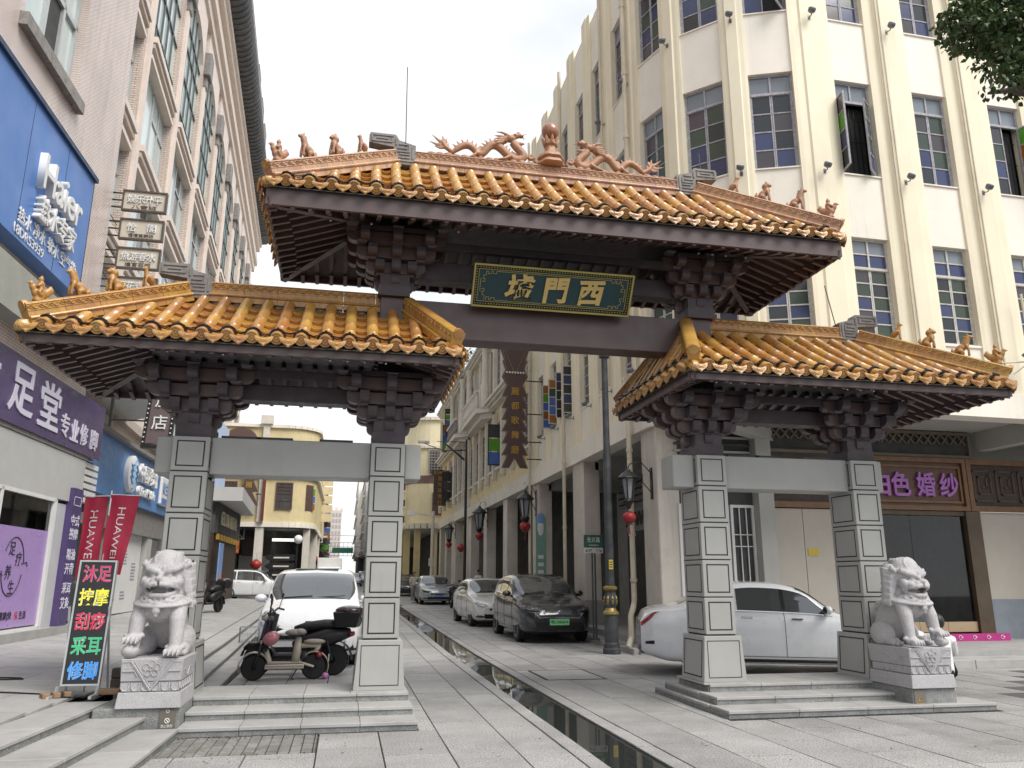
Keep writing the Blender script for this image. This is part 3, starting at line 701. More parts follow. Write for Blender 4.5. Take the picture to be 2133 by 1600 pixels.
def roof(x0, x1, yF, yB, rx0, rx1, ze, zr, col0, mridge, sides, zf, beasts, nlab):
 yc = (yF + yB) / 2; MR = ME_RIDGE.copy()
 deck = MB()
 def zs(t, rise=zr - ze): return ze + rise * (0.86 * t + .14 * t * t)
 A, B, C, D = (x0, yF, ze), (x1, yF, ze), (x1, yB, ze), (x0, yB, ze); E, F = (rx0, yc, zr), (rx1, yc, zr)
 up = Vector((0, 0, -.085))
 q = lambda *p: deck.poly([Vector(a) + up for a in p])
 q(A, B, F, E); q(C, D, E, F); q(D, A, E); q(B, C, F)
 rf = deck.build('roof', M_MOSS, gate, world=True)
 stuff = MB(); caps = []
 def slope(P0, U, I, Lg, run, a0, a1, s0, indiv, capson, tri=False):
  P0 = Vector(P0); U = Vector(U); I = Vector(I); H = zr - ze
  def tmax(s): return min(1.0, s / a0, (Lg - s) / a1)
  def pt(s, t): return P0 + U * s + I * (run * t) + Vector((0, 0, H * (0.86 * t + .14 * t * t)))
  def frame(s, t0, t1):
   a, b = pt(s, t0), pt(s, t1); v = (b - a); ln = v.length; v.normalize(); w = U.cross(v).normalized(); return a, v, w, ln
  sl = (pt(0, 1) - pt(0, 0)).length
  n = int((Lg - s0 - .02) / .2585) + 1
  tend = 1 - .10 / run
  for k in range(-1, n):
   sc = s0 + k * .2585          # pan column centre
   tm = min(tmax(max(.001, sc)) - .0, tend) if 0 < sc < Lg else 0
   if 0.06 < sc < Lg - .06:
    a, v, w, ln = frame(sc, 0, .1)
    wm = basis(a - I * .025 + Vector((0, 0, .008)), U, -I, Vector((0, 0, 1))) @ Matrix.Rotation(rad(14), 4, 'X') @ Matrix.Scale(-1, 4, (0, 1, 0))
    if indiv: putw('drip_tile', ME_DRIP, M_GLAZE2, rf, wm)
    else: stuff.cur = RND.uniform(-1, 1); stuff.add(DRIP, wm)
    nc = max(1, min(5 if indiv else 4, int(round(tm * sl / (.24 if ze > 5 else .27))))) if tm > .03 else 0
    for c in range(nc):
     ta = tm * c / nc; a, v, w, ln = frame(sc, ta, ta + tm / nc)
     wm = basis(a + w * .004, U, v, w, 1, ln / .235, 1)
     if indiv: putw('pan_tile', ME_PAN, M_GLAZE, rf, wm)
     else: stuff.cur = RND.uniform(-1, 1); stuff.add(PAN, wm)
   sb = sc + .12925             # barrel between the pans
   if not (0.05 < sb < Lg - .05): continue
   tm = min(tmax(sb) - .01, tend)
   a, v, w, ln = frame(sb, 0, .1)
   wm = basis(a - v * .012 + w * .012, U, v, w)
   if indiv: putw('end_tile', ME_DISC, M_GLAZE2, rf, wm)
   else: stuff.add(DISC, wm)
   if tm < .03: tm = .03
   nb = max(1, min(4, int(round(tm * sl / .3))))
   for c in range(nb):
    ta = tm * c / nb; a, v, w, ln = frame(sb, ta, ta + tm / nb)
    wm = basis(a + w * .012, U, v, w, 1, ln, 1)
    if indiv: putw('barrel_tile', ME_BARREL, M_GLAZE, rf, wm)
    else: stuff.cur = RND.uniform(-1, 1); stuff.add(BARREL, wm)
   if capson:
    a, v, w, ln = frame(sb, 0, .1); caps.append((basis(a + v * .085 + w * .012, U, v, w), a + v * .10 + w * (BR + .03), U))
 L = x1 - x0; W = yB - yF
 slope((x0, yF, ze), (1, 0, 0), (0, 1, 0), L, yc - yF, rx0 - x0, x1 - rx1, col0 - x0, True, True)
 slope((x1, yB, ze), (-1, 0, 0), (0, -1, 0), L, yc - yF, x1 - rx1, rx0 - x0, col0 - x0, False, False)
 slope((x0, yB, ze), (0, -1, 0), (1, 0, 0), W, rx0 - x0, W / 2, W / 2, .13, 'l' in sides, 'l' in sides)
 slope((x1, yF, ze), (0, 1, 0), (-1, 0, 0), W, x1 - rx1, W / 2, W / 2, .13, False, False)
 stuff.build('roof_tiles', M_GLAZE, rf, world=True, kind='stuff', smooth=rad(35))
 nseg = max(2, int(round((rx1 - rx0 - .3) / .38))); a0, a1 = rx0 + .24, rx1 - .24
 if 'L' in nlab: a1 = rx1 - .0
 if 'R' in nlab: a0 = rx0 + .0
 for k in range(nseg):
  xa = a0 + (a1 - a0) * k / nseg
  putw('ridge_tile', MR, mridge, rf, basis((xa, yc, zr - .06), (1, 0, 0), (0, 1, 0), (0, 0, 1), (a1 - a0) / nseg, 1, 1))
 if 'R' not in nlab: putw('ridge_end_scroll', ME_FRET, M_FRET, rf, basis((rx0 - .02, yc, zr - .03), (1, 0, 0), (0, 1, 0), (0, 0, 1)))
 if 'L' not in nlab: putw('ridge_end_scroll', ME_FRET, M_FRET, rf, basis((rx1 + .02, yc, zr - .03), (-1, 0, 0), (0, -1, 0), (0, 0, 1)))
 ends = []
 for cx, cy, ex in ((x0, yF, rx0), (x1, yF, rx1), (x0, yB, rx0), (x1, yB, rx1)):
  sx = 1 if ex > cx else -1; sy = 1 if cy < yc else -1
  lo = Vector((cx + sx * .10, cy + sy * .08, ze - .01)); hi = Vector((ex + sx * .02, yc - sy * .04, zr - .075))
  d = hi - lo; ln = d.length; u = d.normalized(); v = Vector((0, 0, 1)).cross(u).normalized(); w = u.cross(v)
  ns = 5 if ln > 1.7 else 4
  for k in range(ns):
   putw('hip_tile', MR, mridge, rf, basis(lo + d * k / ns, u, v, w, ln / ns, 1, .95))
  m = MB(); c = lo + w * .225 - u * .01
  m.tube([c, c + u * .05], .062, n=12); m.tube([c - u * .006, c], .035, n=10)
  tail = [lo + u * .02 + w * .02, lo - u * .06 + w * .03, lo - u * .10 + w * .03, lo - u * .13 + w * .035]
  m.tube(tail, [.075, .07, .06, .03], n=8)
  m.build('hip_end_tile', M_GLAZE2, rf, world=True, smooth=rad(40))
  ends.append((lo, d, u, v, w))
 i = .045; fa = MB()
 fa.box(x0 + i, yF + i, zf, x1 - i, yF + i + .04, ze - .05).box(x0 + i, yB - i - .04, zf, x1 - i, yB - i, ze - .05)
 fa.box(x0 + i, yF + i + .04, zf, x0 + i + .04, yB - i - .04, ze - .05).box(x1 - i - .04, yF + i + .04, zf, x1 - i, yB - i - .04, ze - .05)
 fa.build('fascia_board', M_WOOD2, rf, world=True)
 ins = .95; zi = zf + .30
 so = MB(); o = [(x0 + .08, yF + .08, zf + .075), (x1 - .08, yF + .08, zf + .075), (x1 - .08, yB - .08, zf + .075), (x0 + .08, yB - .08, zf + .075)]
 n_ = [(x0 + ins, yF + ins, zi + .075), (x1 - ins, yF + ins, zi + .075), (x1 - ins, yB - ins, zi + .075), (x0 + ins, yB - ins, zi + .075)]
 for k in range(4): so.poly([o[k], n_[k], n_[(k + 1) % 4], o[(k + 1) % 4]])
 so.poly(n_); so.build('soffit', M_WOOD, rf, world=True)
 def rafters(P0, U, I, Lg):
  P0 = Vector(P0); U = Vector(U); I = Vector(I); n = int(Lg / .2); 
  for k in range(n):
   s = (Lg - (n - 1) * .2) / 2 + k * .2; r = min(ins, s - .03, Lg - s - .03)
   if r < .12: continue
   a = P0 + U * s + I * .10 + Vector((0, 0, zf + .045 )); b = P0 + U * s + I * r + Vector((0, 0, zf + .045 + (r - .1) * .353))
   m = MB().bar(a, b, .055, .065); m.box(-.02, -.02, 0, -.02, -.02, 0) if False else None
   m.bar(a + Vector((0, 0, -.05)) - I * .03, a + (b - a) * min(1, .22 / max(.2, r)) + Vector((0, 0, -.05)), .05, .04)
   m.build('rafter', M_WOOD2, rf, world=True)
 rafters((x0, yF, 0), (1, 0, 0), (0, 1, 0), L); rafters((x0, yB, 0), (1, 0, 0), (0, -1, 0), L)
 rafters((x0, yF, 0), (0, 1, 0), (1, 0, 0), W); rafters((x1, yF, 0), (0, 1, 0), (-1, 0, 0), W)
 for cx, cy, sx, sy in ((x0, yF, 1, 1), (x1, yF, -1, 1), (x0, yB, 1, -1), (x1, yB, -1, -1)):
  MB().bar((cx + sx * .06, cy + sy * .06, zf + .03), (cx + sx * ins, cy + sy * ins, zi + .04), .09, .10).build('hip_rafter', M_WOOD2, rf, world=True)
 for k, fx in enumerate(beasts[1]):
  m = MB(); m.ball((fx, yF + .62, zf + .13), .018, 8, 5); m.build('spot_lamp', M_STEEL, rf, world=True)
 ls = thing('eave_light_string', beasts[2], 'light string', caps[0][1], group='black lamp strings along the tiled eaves')
 cab = MB(); pts = []
 caps_f = [c for c in caps if abs(c[2].x - 1) < .01]; caps_s = [c for c in caps if c not in caps_f]
 for grp in (caps_f, caps_s):
  pts = []
  for k, (wm, p, U) in enumerate(grp):
   putw('lamp_cap', ME_CAP, M_CAP, ls, wm)
   pts.append(p + Vector((0, 0, -.012)))
   if k < len(grp) - 1:
    q2 = grp[k + 1][1]; dn = RND.uniform(.045, .085)
    for f in (.3, .5, .7): pts.append(p.lerp(q2, f) + Vector((0, RND.uniform(-.02, .01), -dn * (1 if f == .5 else .8))))
  if len(pts) > 2:
   cab.tube(pts, .0075, n=5); cab.tube([p + Vector((0, .012, -.012 + RND.uniform(-.01, .01))) for p in pts], .006, n=5)
 cab.build('cable', M_RUBBER, ls, world=True)
 return rf, ends
UP = roof(-1.165, 6.335, 8.66, 11.24, 0.40, 4.77, 5.985, 7.06, -1.032, M_TERRA, '', 5.70, (0, (-.4, .1, 1.2, 4.5, 4.7, 4.9, 5.2), 'black lamp caps and cable along the highest eave over the name board'), '')
LO = roof(-3.45, 1.195, 8.57, 11.33, -2.08, 0.62, 4.04, 4.93, -3.317, M_OCHRE, '', 3.875, (0, (-2.1, -1.5, -.3, -.1, .1, .35), 'black lamp caps and cable along the low eave next to the foot massage shop'), 'L')
RO = roof(3.945, 8.59, 8.57, 11.33, 4.52, 7.22, 4.04, 4.93, 4.075, M_OCHRE, 'l', 3.875, (0, (4.6, 4.8, 5.0, 5.2, 6.5, 6.7, 6.9, 7.1), 'black lamp caps and cable along the low eave next to the wedding shop'), 'R')
# ---- ridge creatures
def beast_mesh(kind):
 m = MB()
 if kind == 'rider':   # figure riding a bird
  m.ball((0, 0, .075), (.085, .05, .06)); m.ball((.07, 0, .12), (.035, .03, .055), rot=Euler((0, .5, 0))); m.ball((.095, 0, .17), (.032, .024, .026)); m.tube([(.11, 0, .168), (.145, 0, .16)], [.014, .004])
  m.tube([(-.06, 0, .09), (-.11, 0, .15), (-.10, 0, .19)], [.045, .04, .012], flat=.6)
  m.ball((.0, 0, .16), (.04, .042, .06)); m.ball((.005, 0, .235), (.028, .027, .032)); m.ball((.0, 0, .265), (.012, .012, .018))
  for s in (-1, 1): m.tube([(0, s * .035, .19), (.04, s * .04, .15), (.06, s * .015, .15)], .014); m.tube([(.0, s * .04, .13), (.03, s * .055, .08), (.0, s * .05, .04)], .018)
  m.tube([(0, 0, .05), (.01, 0, -.02)], [.05, .06])
 elif kind == 'horse':
  m.ball((-.02, 0, .10), (.085, .05, .055), rot=Euler((0, -.55, 0))); m.ball((.045, 0, .15), (.045, .042, .06))
  m.tube([(.05, 0, .17), (.075, 0, .22), (.08, 0, .25)], [.042, .034, .03]); m.ball((.105, 0, .25), (.05, .024, .026), rot=Euler((0, .35, 0)))
  for s in (-1, 1):
   m.tube([(.055, s * .025, .13), (.075, s * .028, .06), (.072, s * .028, -.01)], [.024, .016, .018]); m.tube([(-.05, s * .035, .07), (.0, s * .045, .04), (-.01, s * .04, -.01)], [.035, .028, .02]); m.tube([(.08, s * .016, .27), (.078, s * .02, .305)], [.011, .004])
  for k in range(5): m.ball((.045 - .012 * k, 0, .255 - .035 * k), (.02, .012, .022))
  m.tube([(-.09, 0, .05), (-.125, 0, .08), (-.12, 0, .13)], [.02, .022, .006])
 elif kind == 'lion':
  m.ball((-.02, 0, .095), (.08, .052, .058), rot=Euler((0, -.7, 0))); m.ball((.035, 0, .14), (.05, .047, .065)); m.ball((.045, 0, .225), (.05, .045, .045)); m.ball((.085, 0, .212), (.028, .028, .022)); m.ball((.02, 0, .21), (.05, .052, .05))
  for s in (-1, 1):
   m.tube([(.045, s * .03, .13), (.065, s * .033, .06), (.062, s * .033, -.01)], [.025, .018, .022]); m.tube([(-.05, s * .035, .06), (.0, s * .05, .03), (0, s * .045, -.01)], [.04, .03, .022]); m.ball((.04, s * .03, .265), (.012, .012, .018))
  m.tube([(-.085, 0, .05), (-.12, 0, .10), (-.10, 0, .15)], [.018, .024, .008])
 else:  # slender bird-like beast
  m.ball((-.02, 0, .085), (.085, .04, .042), rot=Euler((0, -.75, 0))); m.ball((.03, 0, .13), (.036, .036, .055)); m.tube([(.03, 0, .15), (.05, 0, .21)], [.034, .026]); m.ball((.058, 0, .225), (.034, .026, .028)); m.tube([(.08, 0, .22), (.11, 0, .212)], [.014, .005])
  for s in (-1, 1): m.tube([(.04, s * .022, .11), (.05, s * .024, .05), (.05, s * .024, -.01)], [.02, .014, .018]); m.ball((-.02, s * .04, .10), (.06, .012, .03), rot=Euler((0, -.7, 0)))
  m.tube([(-.08, 0, .03), (-.13, 0, .015), (-.16, 0, .03)], [.03, .025, .006], flat=.6); m.tube([(.05, 0, .245), (.03, 0, .275)], [.012, .004])
 return sculpt(m, .0075, 1, name='ridge_beast', dec=.35)
BEASTS = [beast_mesh(k) for k in ('rider', 'horse', 'lion', 'bird')]
def beasts_on(rf, end, mtl, n=4):
 lo, d, u, v, w = end
 out = Vector((-u.x, -u.y, 0)).normalized(); side = Vector((0, 0, 1)).cross(out)
 for k in range(n):
  f = (0.09, .30, .52, .74)[k]; p = lo + d * f + w * .258
  s = (1.0, 1.0, .98, .92)[k]
  sc = Matrix.Scale(s, 4); me = BEASTS[k]
  putw('ridge_beast', me.copy() if not me.materials else me, None, rf, basis(p, out, side, (0, 0, 1)) @ sc).data.materials.append(mtl) if not me.materials else put_beast(rf, me, p, out, side, sc, mtl)
def put_beast(rf, me, p, out, side, sc, mtl):
 return putw('ridge_beast', me, mtl, rf, basis(p, out, side, (0, 0, 1)) @ sc)
BT = [m.copy() for m in BEASTS]; BO = [m.copy() for m in BEASTS]
for m in BT: m.materials.append(M_BEAST)
for m in BO: m.materials.append(M_BEASTO)
BEASTS = BT
for e in (0, 1): beasts_on(UP[0], UP[1][e], M_BEAST)
BEASTS = BO
beasts_on(LO[0], LO[1][0], M_BEASTO); beasts_on(RO[0], RO[1][1], M_BEASTO)
# ---- two dragons chasing the pearl on the high ridge
def dragon_mesh():
 m = MB()
 P = [(290, 335), (335, 295), (390, 262), (440, 275), (480, 322), (512, 368), (548, 330), (575, 285), (610, 262), (655, 275), (700, 320), (745, 375), (800, 412), (862, 400), (868, 365), (840, 325), (800, 290), (775, 250)]
 rr = [.03, .045, .052, .052, .05, .052, .056, .06, .062, .062, .062, .062, .062, .062, .062, .06, .058, .055]
 def W(x, y, k=0): return Vector(((x - 100) * .0018, k, (345 + .13 * (x - 100) - y) * .0018))
 pts = []; rs = []
 for a in range(len(P) - 1):
  for f in (0, .5): pts.append(W(P[a][0] + (P[a + 1][0] - P[a][0]) * f, P[a][1] + (P[a + 1][1] - P[a][1]) * f)); rs.append(rr[a] + (rr[a + 1] - rr[a]) * f)
 pts.append(W(*P[-1])); rs.append(rr[-1])
 for _ in range(2): pts = [pts[0]] + [(pts[k - 1] + pts[k] * 2 + pts[k + 1]) / 4 for k in range(1, len(pts) - 1)] + [pts[-1]]
 m.tube(pts, rs, n=10)
 for k in range(2, len(pts) - 6):   # dorsal fins
  d = (pts[k + 1] - pts[k - 1]).normalized(); nrm = Vector((-d.z, 0, d.x))
  if nrm.z < -.3 or k > 27: continue
  b = pts[k] + nrm * rs[k] * .9; m.tube([b - d * .012, b + nrm * .03 - d * .012, b + nrm * .062 - d * .03], [.022, .014, .003], n=6, flat=.5)
 m.tube([W(295, 330), W(240, 285), W(205, 225)], [.035, .034, .02])
 for tip, b in (((128, 172), (215, 250)), ((212, 180), (215, 235)), ((262, 245), (235, 275)), ((108, 230), (205, 265)), ((245, 205), (225, 250)), ((150, 275), (225, 285))):
  m.tube([W(*b), W((b[0] + tip[0]) / 2 + 8, (b[1] + tip[1]) / 2 + 10), W(*tip)], [.03, .022, .004], flat=.55)
 H = lambda x, y, k=0: W(x, y, k)
 m.ball(H(755, 215), (.085, .062, .055)); m.ball(H(700, 225), (.07, .06, .06)); m.tube([H(770, 205), H(830, 185), H(862, 200)], [.045, .04, .022]); m.ball(H(822, 168), (.03, .03, .025))
 m.tube([H(765, 245), H(830, 260), H(872, 262)], [.034, .03, .012]); m.tube([H(862, 225), H(868, 210)], [.01, .004])
 for s in (-1, 1):
  m.ball(H(790, 190, s * .042), (.018, .016, .016)); m.tube([H(735, 190, s * .03), H(680, 172, s * .045), H(632, 168, s * .05)], [.02, .016, .005]); m.ball(H(735, 200, s * .05), (.03, .012, .018))
  m.tube([H(840, 200, s * .03), H(880, 190, s * .06), H(905, 215, s * .06)], [.008, .006, .003])
  for q in range(4): m.tube([H(720 - 8 * q, 215 + 14 * q, s * .045), H(660 - 6 * q, 210 + 20 * q, s * .065), H(615 + 4 * q, 205 + 24 * q, s * .06)], [.02, .016, .004])
  m.tube([H(490, 345, s * .04), H(450, 380, s * .06), H(420, 395, s * .06)], [.025, .02, .016]); m.tube([H(760, 380, s * .05), H(700, 412, s * .075), H(660, 415, s * .07)], [.028, .022, .018])
  for q in (-1, 0, 1): m.tube([H(425, 395, s * .06), H(395, 402 + 4 * q, s * (.06 + .02 * q))], [.012, .006])
 for q in range(7): m.tube([H(775 + q * 12, 262, 0), H(775 + q * 12, 292, 0)], [.014, .003])
 for q in range(13): m.ball(H(130 + q * 65, 345 + .13 * (30 + q * 65) - 4), (.075, .06, .03 + .008 * (q % 3)))
 for q in range(9):
  a = q * .75; r = .05 * (1 - q / 11); m.ball((H(925, 405) + Vector((r * math.cos(a), 0, .03 + r * math.sin(a)))), (.022, .03, .022))
 m.tube([H(960, 430), H(955, 400), H(925, 375), H(930, 355)], [.02, .022, .02, .006])
 return sculpt(m, .0085, 1, name='dragon', dec=.5)
DR = dragon_mesh(); DR.materials.append(M_BEAST)
zt = 7.06 - .06 + .272
putw('dragon', DR, M_BEAST, gate, Matrix.Translation((0.83, YC, zt)))
putw('dragon', DR, M_BEAST, gate, Matrix.Translation((4.36, YC, zt)) @ Matrix.Scale(-1, 4, (1, 0, 0)) @ Matrix.Scale(.98, 4))
px = 2.605
m = MB(); m.lathe([(.17, 0), (.20, .03), (.19, .07), (.15, .10), (.185, .13), (.17, .18), (.11, .215), (.085, .24), (.078, .33), (.10, .345), (.06, .35), (.001, .35)], (px, YC, zt - .01), n=28, lobes=6, la=.06)
m.build('pearl_stand', M_BEAST, gate, world=True, smooth=rad(50))
m = MB(); m.lathe([(.06, .33), (.10, .36), (.09, .40), (.07, .44), (.05, .44), (.001, .43)], (px, YC, zt - .01), n=24, lobes=8, la=.16); 
for k in range(8):
 a = 2 * PI * k / 8; m.tube([(px + .075 * math.cos(a), YC + .075 * math.sin(a), zt + .36), (px + .115 * math.cos(a), YC + .115 * math.sin(a), zt + .43), (px + .125 * math.cos(a), YC + .125 * math.sin(a), zt + .47)], [.03, .022, .003], n=6)
m.build('lotus_cup', M_BEAST, gate, world=True, smooth=rad(50))
MB().ball((px, YC, zt + .575), .128, 28, 18).build('pearl', mat('terracotta_ball', (0.33, 0.15, 0.085), 0.3, var=0.2, coat=.3), gate, world=True, smooth=True)
MB().bar((.52, 9.86, 7.2), (.50, 9.86, 8.55), .012).build('lightning_rod', M_BLACK, gate, world=True)
MB().bar((4.92, 9.9, 7.15), (4.9, 9.9, 7.75), .012).build('lightning_rod', M_BLACK, gate, world=True)
MB().bar((6.93, 9.9, 5.1), (6.80, 9.9, 5.78), .010).build('lightning_rod', M_BLACK, gate, world=True)
# ---- name board
def board():
 o = Vector((1.422, 9.615, 4.965)); ux = Vector((1, 0, 0)); uy = Vector((0, -.30, .47)).normalized(); Wd, Hd = 2.155, .565; n = ux.cross(uy)  # n faces the viewer (down and forward)
 B = basis(o, ux, uy, n)
 t = MB().box(0, 0, -.05, Wd, Hd, 0).add(MB())
 me = t.mesh('name_board'); M_BD = mat('board_green', (0.012, 0.045, 0.055), 0.4, var=.1)
 b = putw('name_board', me, M_BD, gate, B)
 def pp(name, mb, m): return putw(name, mb.mesh(name), m, b, B)
 def child(name, mb, m):
  o_ = put(name, mb.mesh(name), m, b); return o_
 M_GT = mat('gilt_trim', (0.42, 0.36, 0.10), 0.4, metal=.2, var=.1)
 f = MB(); w = .022
 f.box(0, 0, .001, Wd, w, .03).box(0, Hd - w, .001, Wd, Hd, .03).box(0, w, .001, w, Hd - w, .03).box(Wd - w, w, .001, Wd, Hd - w, .03); child('frame', f, M_GT)
 f = MB(); w2 = .062
 f.box(.024, .024, .001, Wd - .024, w2, .006).box(.024, Hd - w2, .001, Wd - .024, Hd - .024, .006).box(.024, w2, .001, w2, Hd - w2, .006).box(Wd - w2, w2, .001, Wd - .024, Hd - w2, .006); child('border_band', f, M_INLAY)
 f = MB()
 for k in range(58):
  x = .05 + (Wd - .1) * k / 57
  for y in (.043, Hd - .043): f.lathe([(.008, 0), (.008, .004), (.001, .005)], (x, y, .006), n=6)
 for k in range(1, 14):
  y = .043 + (Hd - .086) * k / 14
  for x in (.043, Wd - .043): f.lathe([(.008, 0), (.008, .004), (.001, .005)], (x, y, .006), n=6)
 child('border_dots', f, M_GT)
 f = MB(); i = .083; th = .006
 def line(pts):
  for (xa, ya), (xb, yb) in zip(pts[:-1], pts[1:]):
   f.box(min(xa, xb) - th / 2, min(ya, yb) - th / 2, .001, max(xa, xb) + th / 2, max(ya, yb) + th / 2, .005)
 for j in (.072,): line([(j, j), (Wd - j, j), (Wd - j, Hd - j), (j, Hd - j), (j, j)])
 line([(.30, i + .01), (Wd - .30, i + .01)]); line([(.30, Hd - i - .01), (Wd - .30, Hd - i - .01)]); line([(.10, .2), (.10, Hd - .2)]); line([(Wd - .10, .2), (Wd - .10, Hd - .2)])
 for sx in (0, 1):
  for sy in (0, 1):
   fx = (lambda x: x) if not sx else (lambda x: Wd - x); fy = (lambda y: y) if not sy else (lambda y: Hd - y)
   for pl in ([(.30, .093), (.30, .125), (.255, .125), (.255, .093), (.23, .093), (.23, .13), (.19, .13), (.19, .10), (.165, .10), (.165, .15), (.135, .15), (.135, .2), (.10, .2)], [(.10, .2), (.155, .2), (.155, .235), (.12, .235)]):
    line([(fx(x), fy(y)) for x, y in pl])
 child('fretwork', f, M_GT)
 for ch, x, s in (('墟', .62, .30), ('門', 1.11, .31), ('西', 1.58, .29)):
  me = text_mesh(ch, .36, .5, .012).copy()
  for v in me.vertices: v.co.z = v.co.z * .024; v.co.x += v.co.y * .10 + .012 * math.sin(v.co.y * 22); v.co.y += v.co.x * .06
  o_ = put('character', me, M_GOLD, b); o_.location = (x, Hd * .5, .013)
board()
# ================================================================== CURVED CREAM BUILDING ON THE CORNER
big = thing('corner_building', 'tall cream building with a curved corner, ribbed piers and coloured window panes', 'building', (8, 16, 0))
WINS = [((6.52, 26.9), (6.52, 26.0)), ((6.52, 25.1), (6.52, 24.2)), ((6.52, 23.35), (6.52, 22.45)), ((6.52, 21.6), (6.52, 20.7)), ((6.52, 19.87), (6.52, 19.03)), ((6.52, 18.03), (6.52, 17.2)),
  ((6.53, 16.2), (6.79, 15.37)), ((7.06, 14.88), (7.72, 14.21)), ((8.17, 13.93), (9.05, 13.585)), ((10.1, 13.67), (11.03, 13.68)), ((12.1, 13.73), (13.02, 13.74)), ((14.15, 13.79), (15.07, 13.8)), ((16.2, 13.85), (17.1, 13.86)), ((18.2, 13.9), (19.1, 13.9))]
LEV = [(6.35, 8.58), (10.06, 12.37), (13.93, 16.36)]
ZT = 18.15; ZB0 = 5.3
def lframe(a, b):
 a = Vector((a[0], a[1], 0)); b = Vector((b[0], b[1], 0)); u = (b - a).normalized(); nin = Vector((-u.y, u.x, 0)); w = (b - a).length
 return Matrix(((u.x, nin.x, 0, a.x), (u.y, nin.y, 0, a.y), (0, 0, 1, 0), (0, 0, 0, 1))), w
PCOL = {'g': P_GREY, 'n': P_GREEN, 'b': P_BLUE, 'd': P_DARK, 's': P_SKY, 'p': P_PURP, 'l': P_LIME, 'a': P_AMBER, 'B': P_BBLUE}
M_WF2 = mat('pale_weathered_frame', (0.52, 0.50, 0.46), 0.7, var=0.25, scale=18, dirt=0.5, dirt_col=(0.22, 0.19, 0.16), dirt_scale=9)
def window(parent, Fm, w, z0, z1, pattern, indiv, fm, open_leaf=None, low=False):
 """frame with a fixed light above and two casements of stacked panes below"""
 H = z1 - z0; f = MB(); y0, y1 = .085, .135; t = .045
 f.frame(0, 0, w, H, t, y0, y1)
 nt = 2 if low else 1; zt = H * (.70 if low else .795)
 f.box(t, y0 - .01, zt - .03, w - t, y1, zt + .03); f.box(w / 2 - .02, y0, zt + .03, w / 2 + .02, y1, H - t)
 rows = 5 if low else 4; hz = (zt - .03 - t) / rows; m2 = .028
 leaves = []
 for side in (0, 1):
  xa, xb = (t, w / 2 - .004) if side == 0 else (w / 2 + .004, w - t)
  if open_leaf and side in open_leaf: leaves.append((side, xa, xb)); continue
  f.box(xa, y0 + .012, t, xa + m2, y1 - .008, zt - .03).box(xb - m2, y0 + .012, t, xb, y1 - .008, zt - .03)
  for r in range(rows + 1):
   z = t + hz * r; f.box(xa + m2, y0 + .014, max(t, z - .014), xb - m2, y1 - .01, min(zt - .03, z + .014))
 if low: zq = (zt + .03 + H - t) / 2; f.box(t, y0 + .01, zq - .014, w - t, y1 - .01, zq + .014)
 wo = f.build('window', fm, parent, world=False); wo.matrix_local = Matrix.Translation(-parent.location) @ Fm @ Matrix.Translation((0, 0, z0))
 def pane(x0, za, x1, zb, c, par=None, yy=.112):
  p = MB().box(x0, yy, za, x1, yy + .006, zb); return p.build('pane', PCOL[c], wo)
 groups = {}
 def addp(x0, za, x1, zb, c):
  if indiv: pane(x0, za, x1, zb, c)
  else: groups.setdefault(c, MB()).box(x0, .112, za, x1, .118, zb)
 for k in range(2):
  xa, xb = (t, w / 2 - .02) if k == 0 else (w / 2 + .02, w - t)
  if low:
   zq = (zt + .03 + H - t) / 2; addp(xa, zt + .03, xb, zq - .012, 'b'); addp(xa, zq + .012, xb, H - t, 's')
  else: addp(xa, zt + .03, xb, H - t, 's')
 for side in (0, 1):
  xa, xb = (t, w / 2 - .004) if side == 0 else (w / 2 + .004, w - t)
  if open_leaf and side in open_leaf: continue
  for r in range(rows): addp(xa + m2, t + hz * r + .012, xb - m2, t + hz * (r + 1) - .012, pattern[(rows - 1 - r) * 2 + side])
 for c, g_ in groups.items(): g_.build('pane', PCOL[c], wo)
 for side, xa, xb in leaves:   # opened casement, hinged on the jamb and swung outwards
  ang = rad((open_leaf[side])); lw = xb - xa; lm = MB(); lm.frame(0, 0, lw, zt - .03 - t, .03, -.018, .018)
  for r in range(1, rows): lm.box(.03, -.016, hz * r - .013, lw - .03, .016, hz * r + .013)
  hx = xa if side == 0 else xb
  mt = Matrix.Translation((hx, .08, t)) @ Matrix.Rotation(-ang if side == 0 else ang, 4, 'Z') @ (Matrix.Identity(4) if side == 0 else Matrix.Scale(-1, 4, (1, 0, 0)))
  lo_ = lm.build('casement', fm, wo); me = lo_.data; me.transform(mt)
  for r in range(rows):
   p = MB().box(.03, -.004, hz * r + .012, lw - .03, .004, hz * (r + 1) - .012); o_ = p.build('pane', PCOL[pattern[(rows - 1 - r) * 2 + side]], wo); o_.data.transform(mt)
 if open_leaf:   # the dark opening with its inner bars
  MB().box(t, .30, t, w - t, .32, zt).build('dark_opening', M_DARKIN, wo)
  b = MB()
  for k in range(7): x = t + (w - 2 * t) * (k + .5) / 7; b.box(x - .006, .2, t, x + .006, .212, zt)
  b.box(t, .2, zt * .8, w - t, .214, zt * .8 + .012).box(t, .2, zt * .5, w - t, .214, zt * .5 + .012); b.build('window_bars', M_BLACK, wo)
 return wo
PATS = ['pnndbngb', 'gnngbndb', 'dddgbdgb', 'pndgbnbd', 'gdnbbngd']
LPATS = ['dnndbndbdn', 'dnndbndbbn', 'gnndbngbdn', 'bgnbgnbgnb']
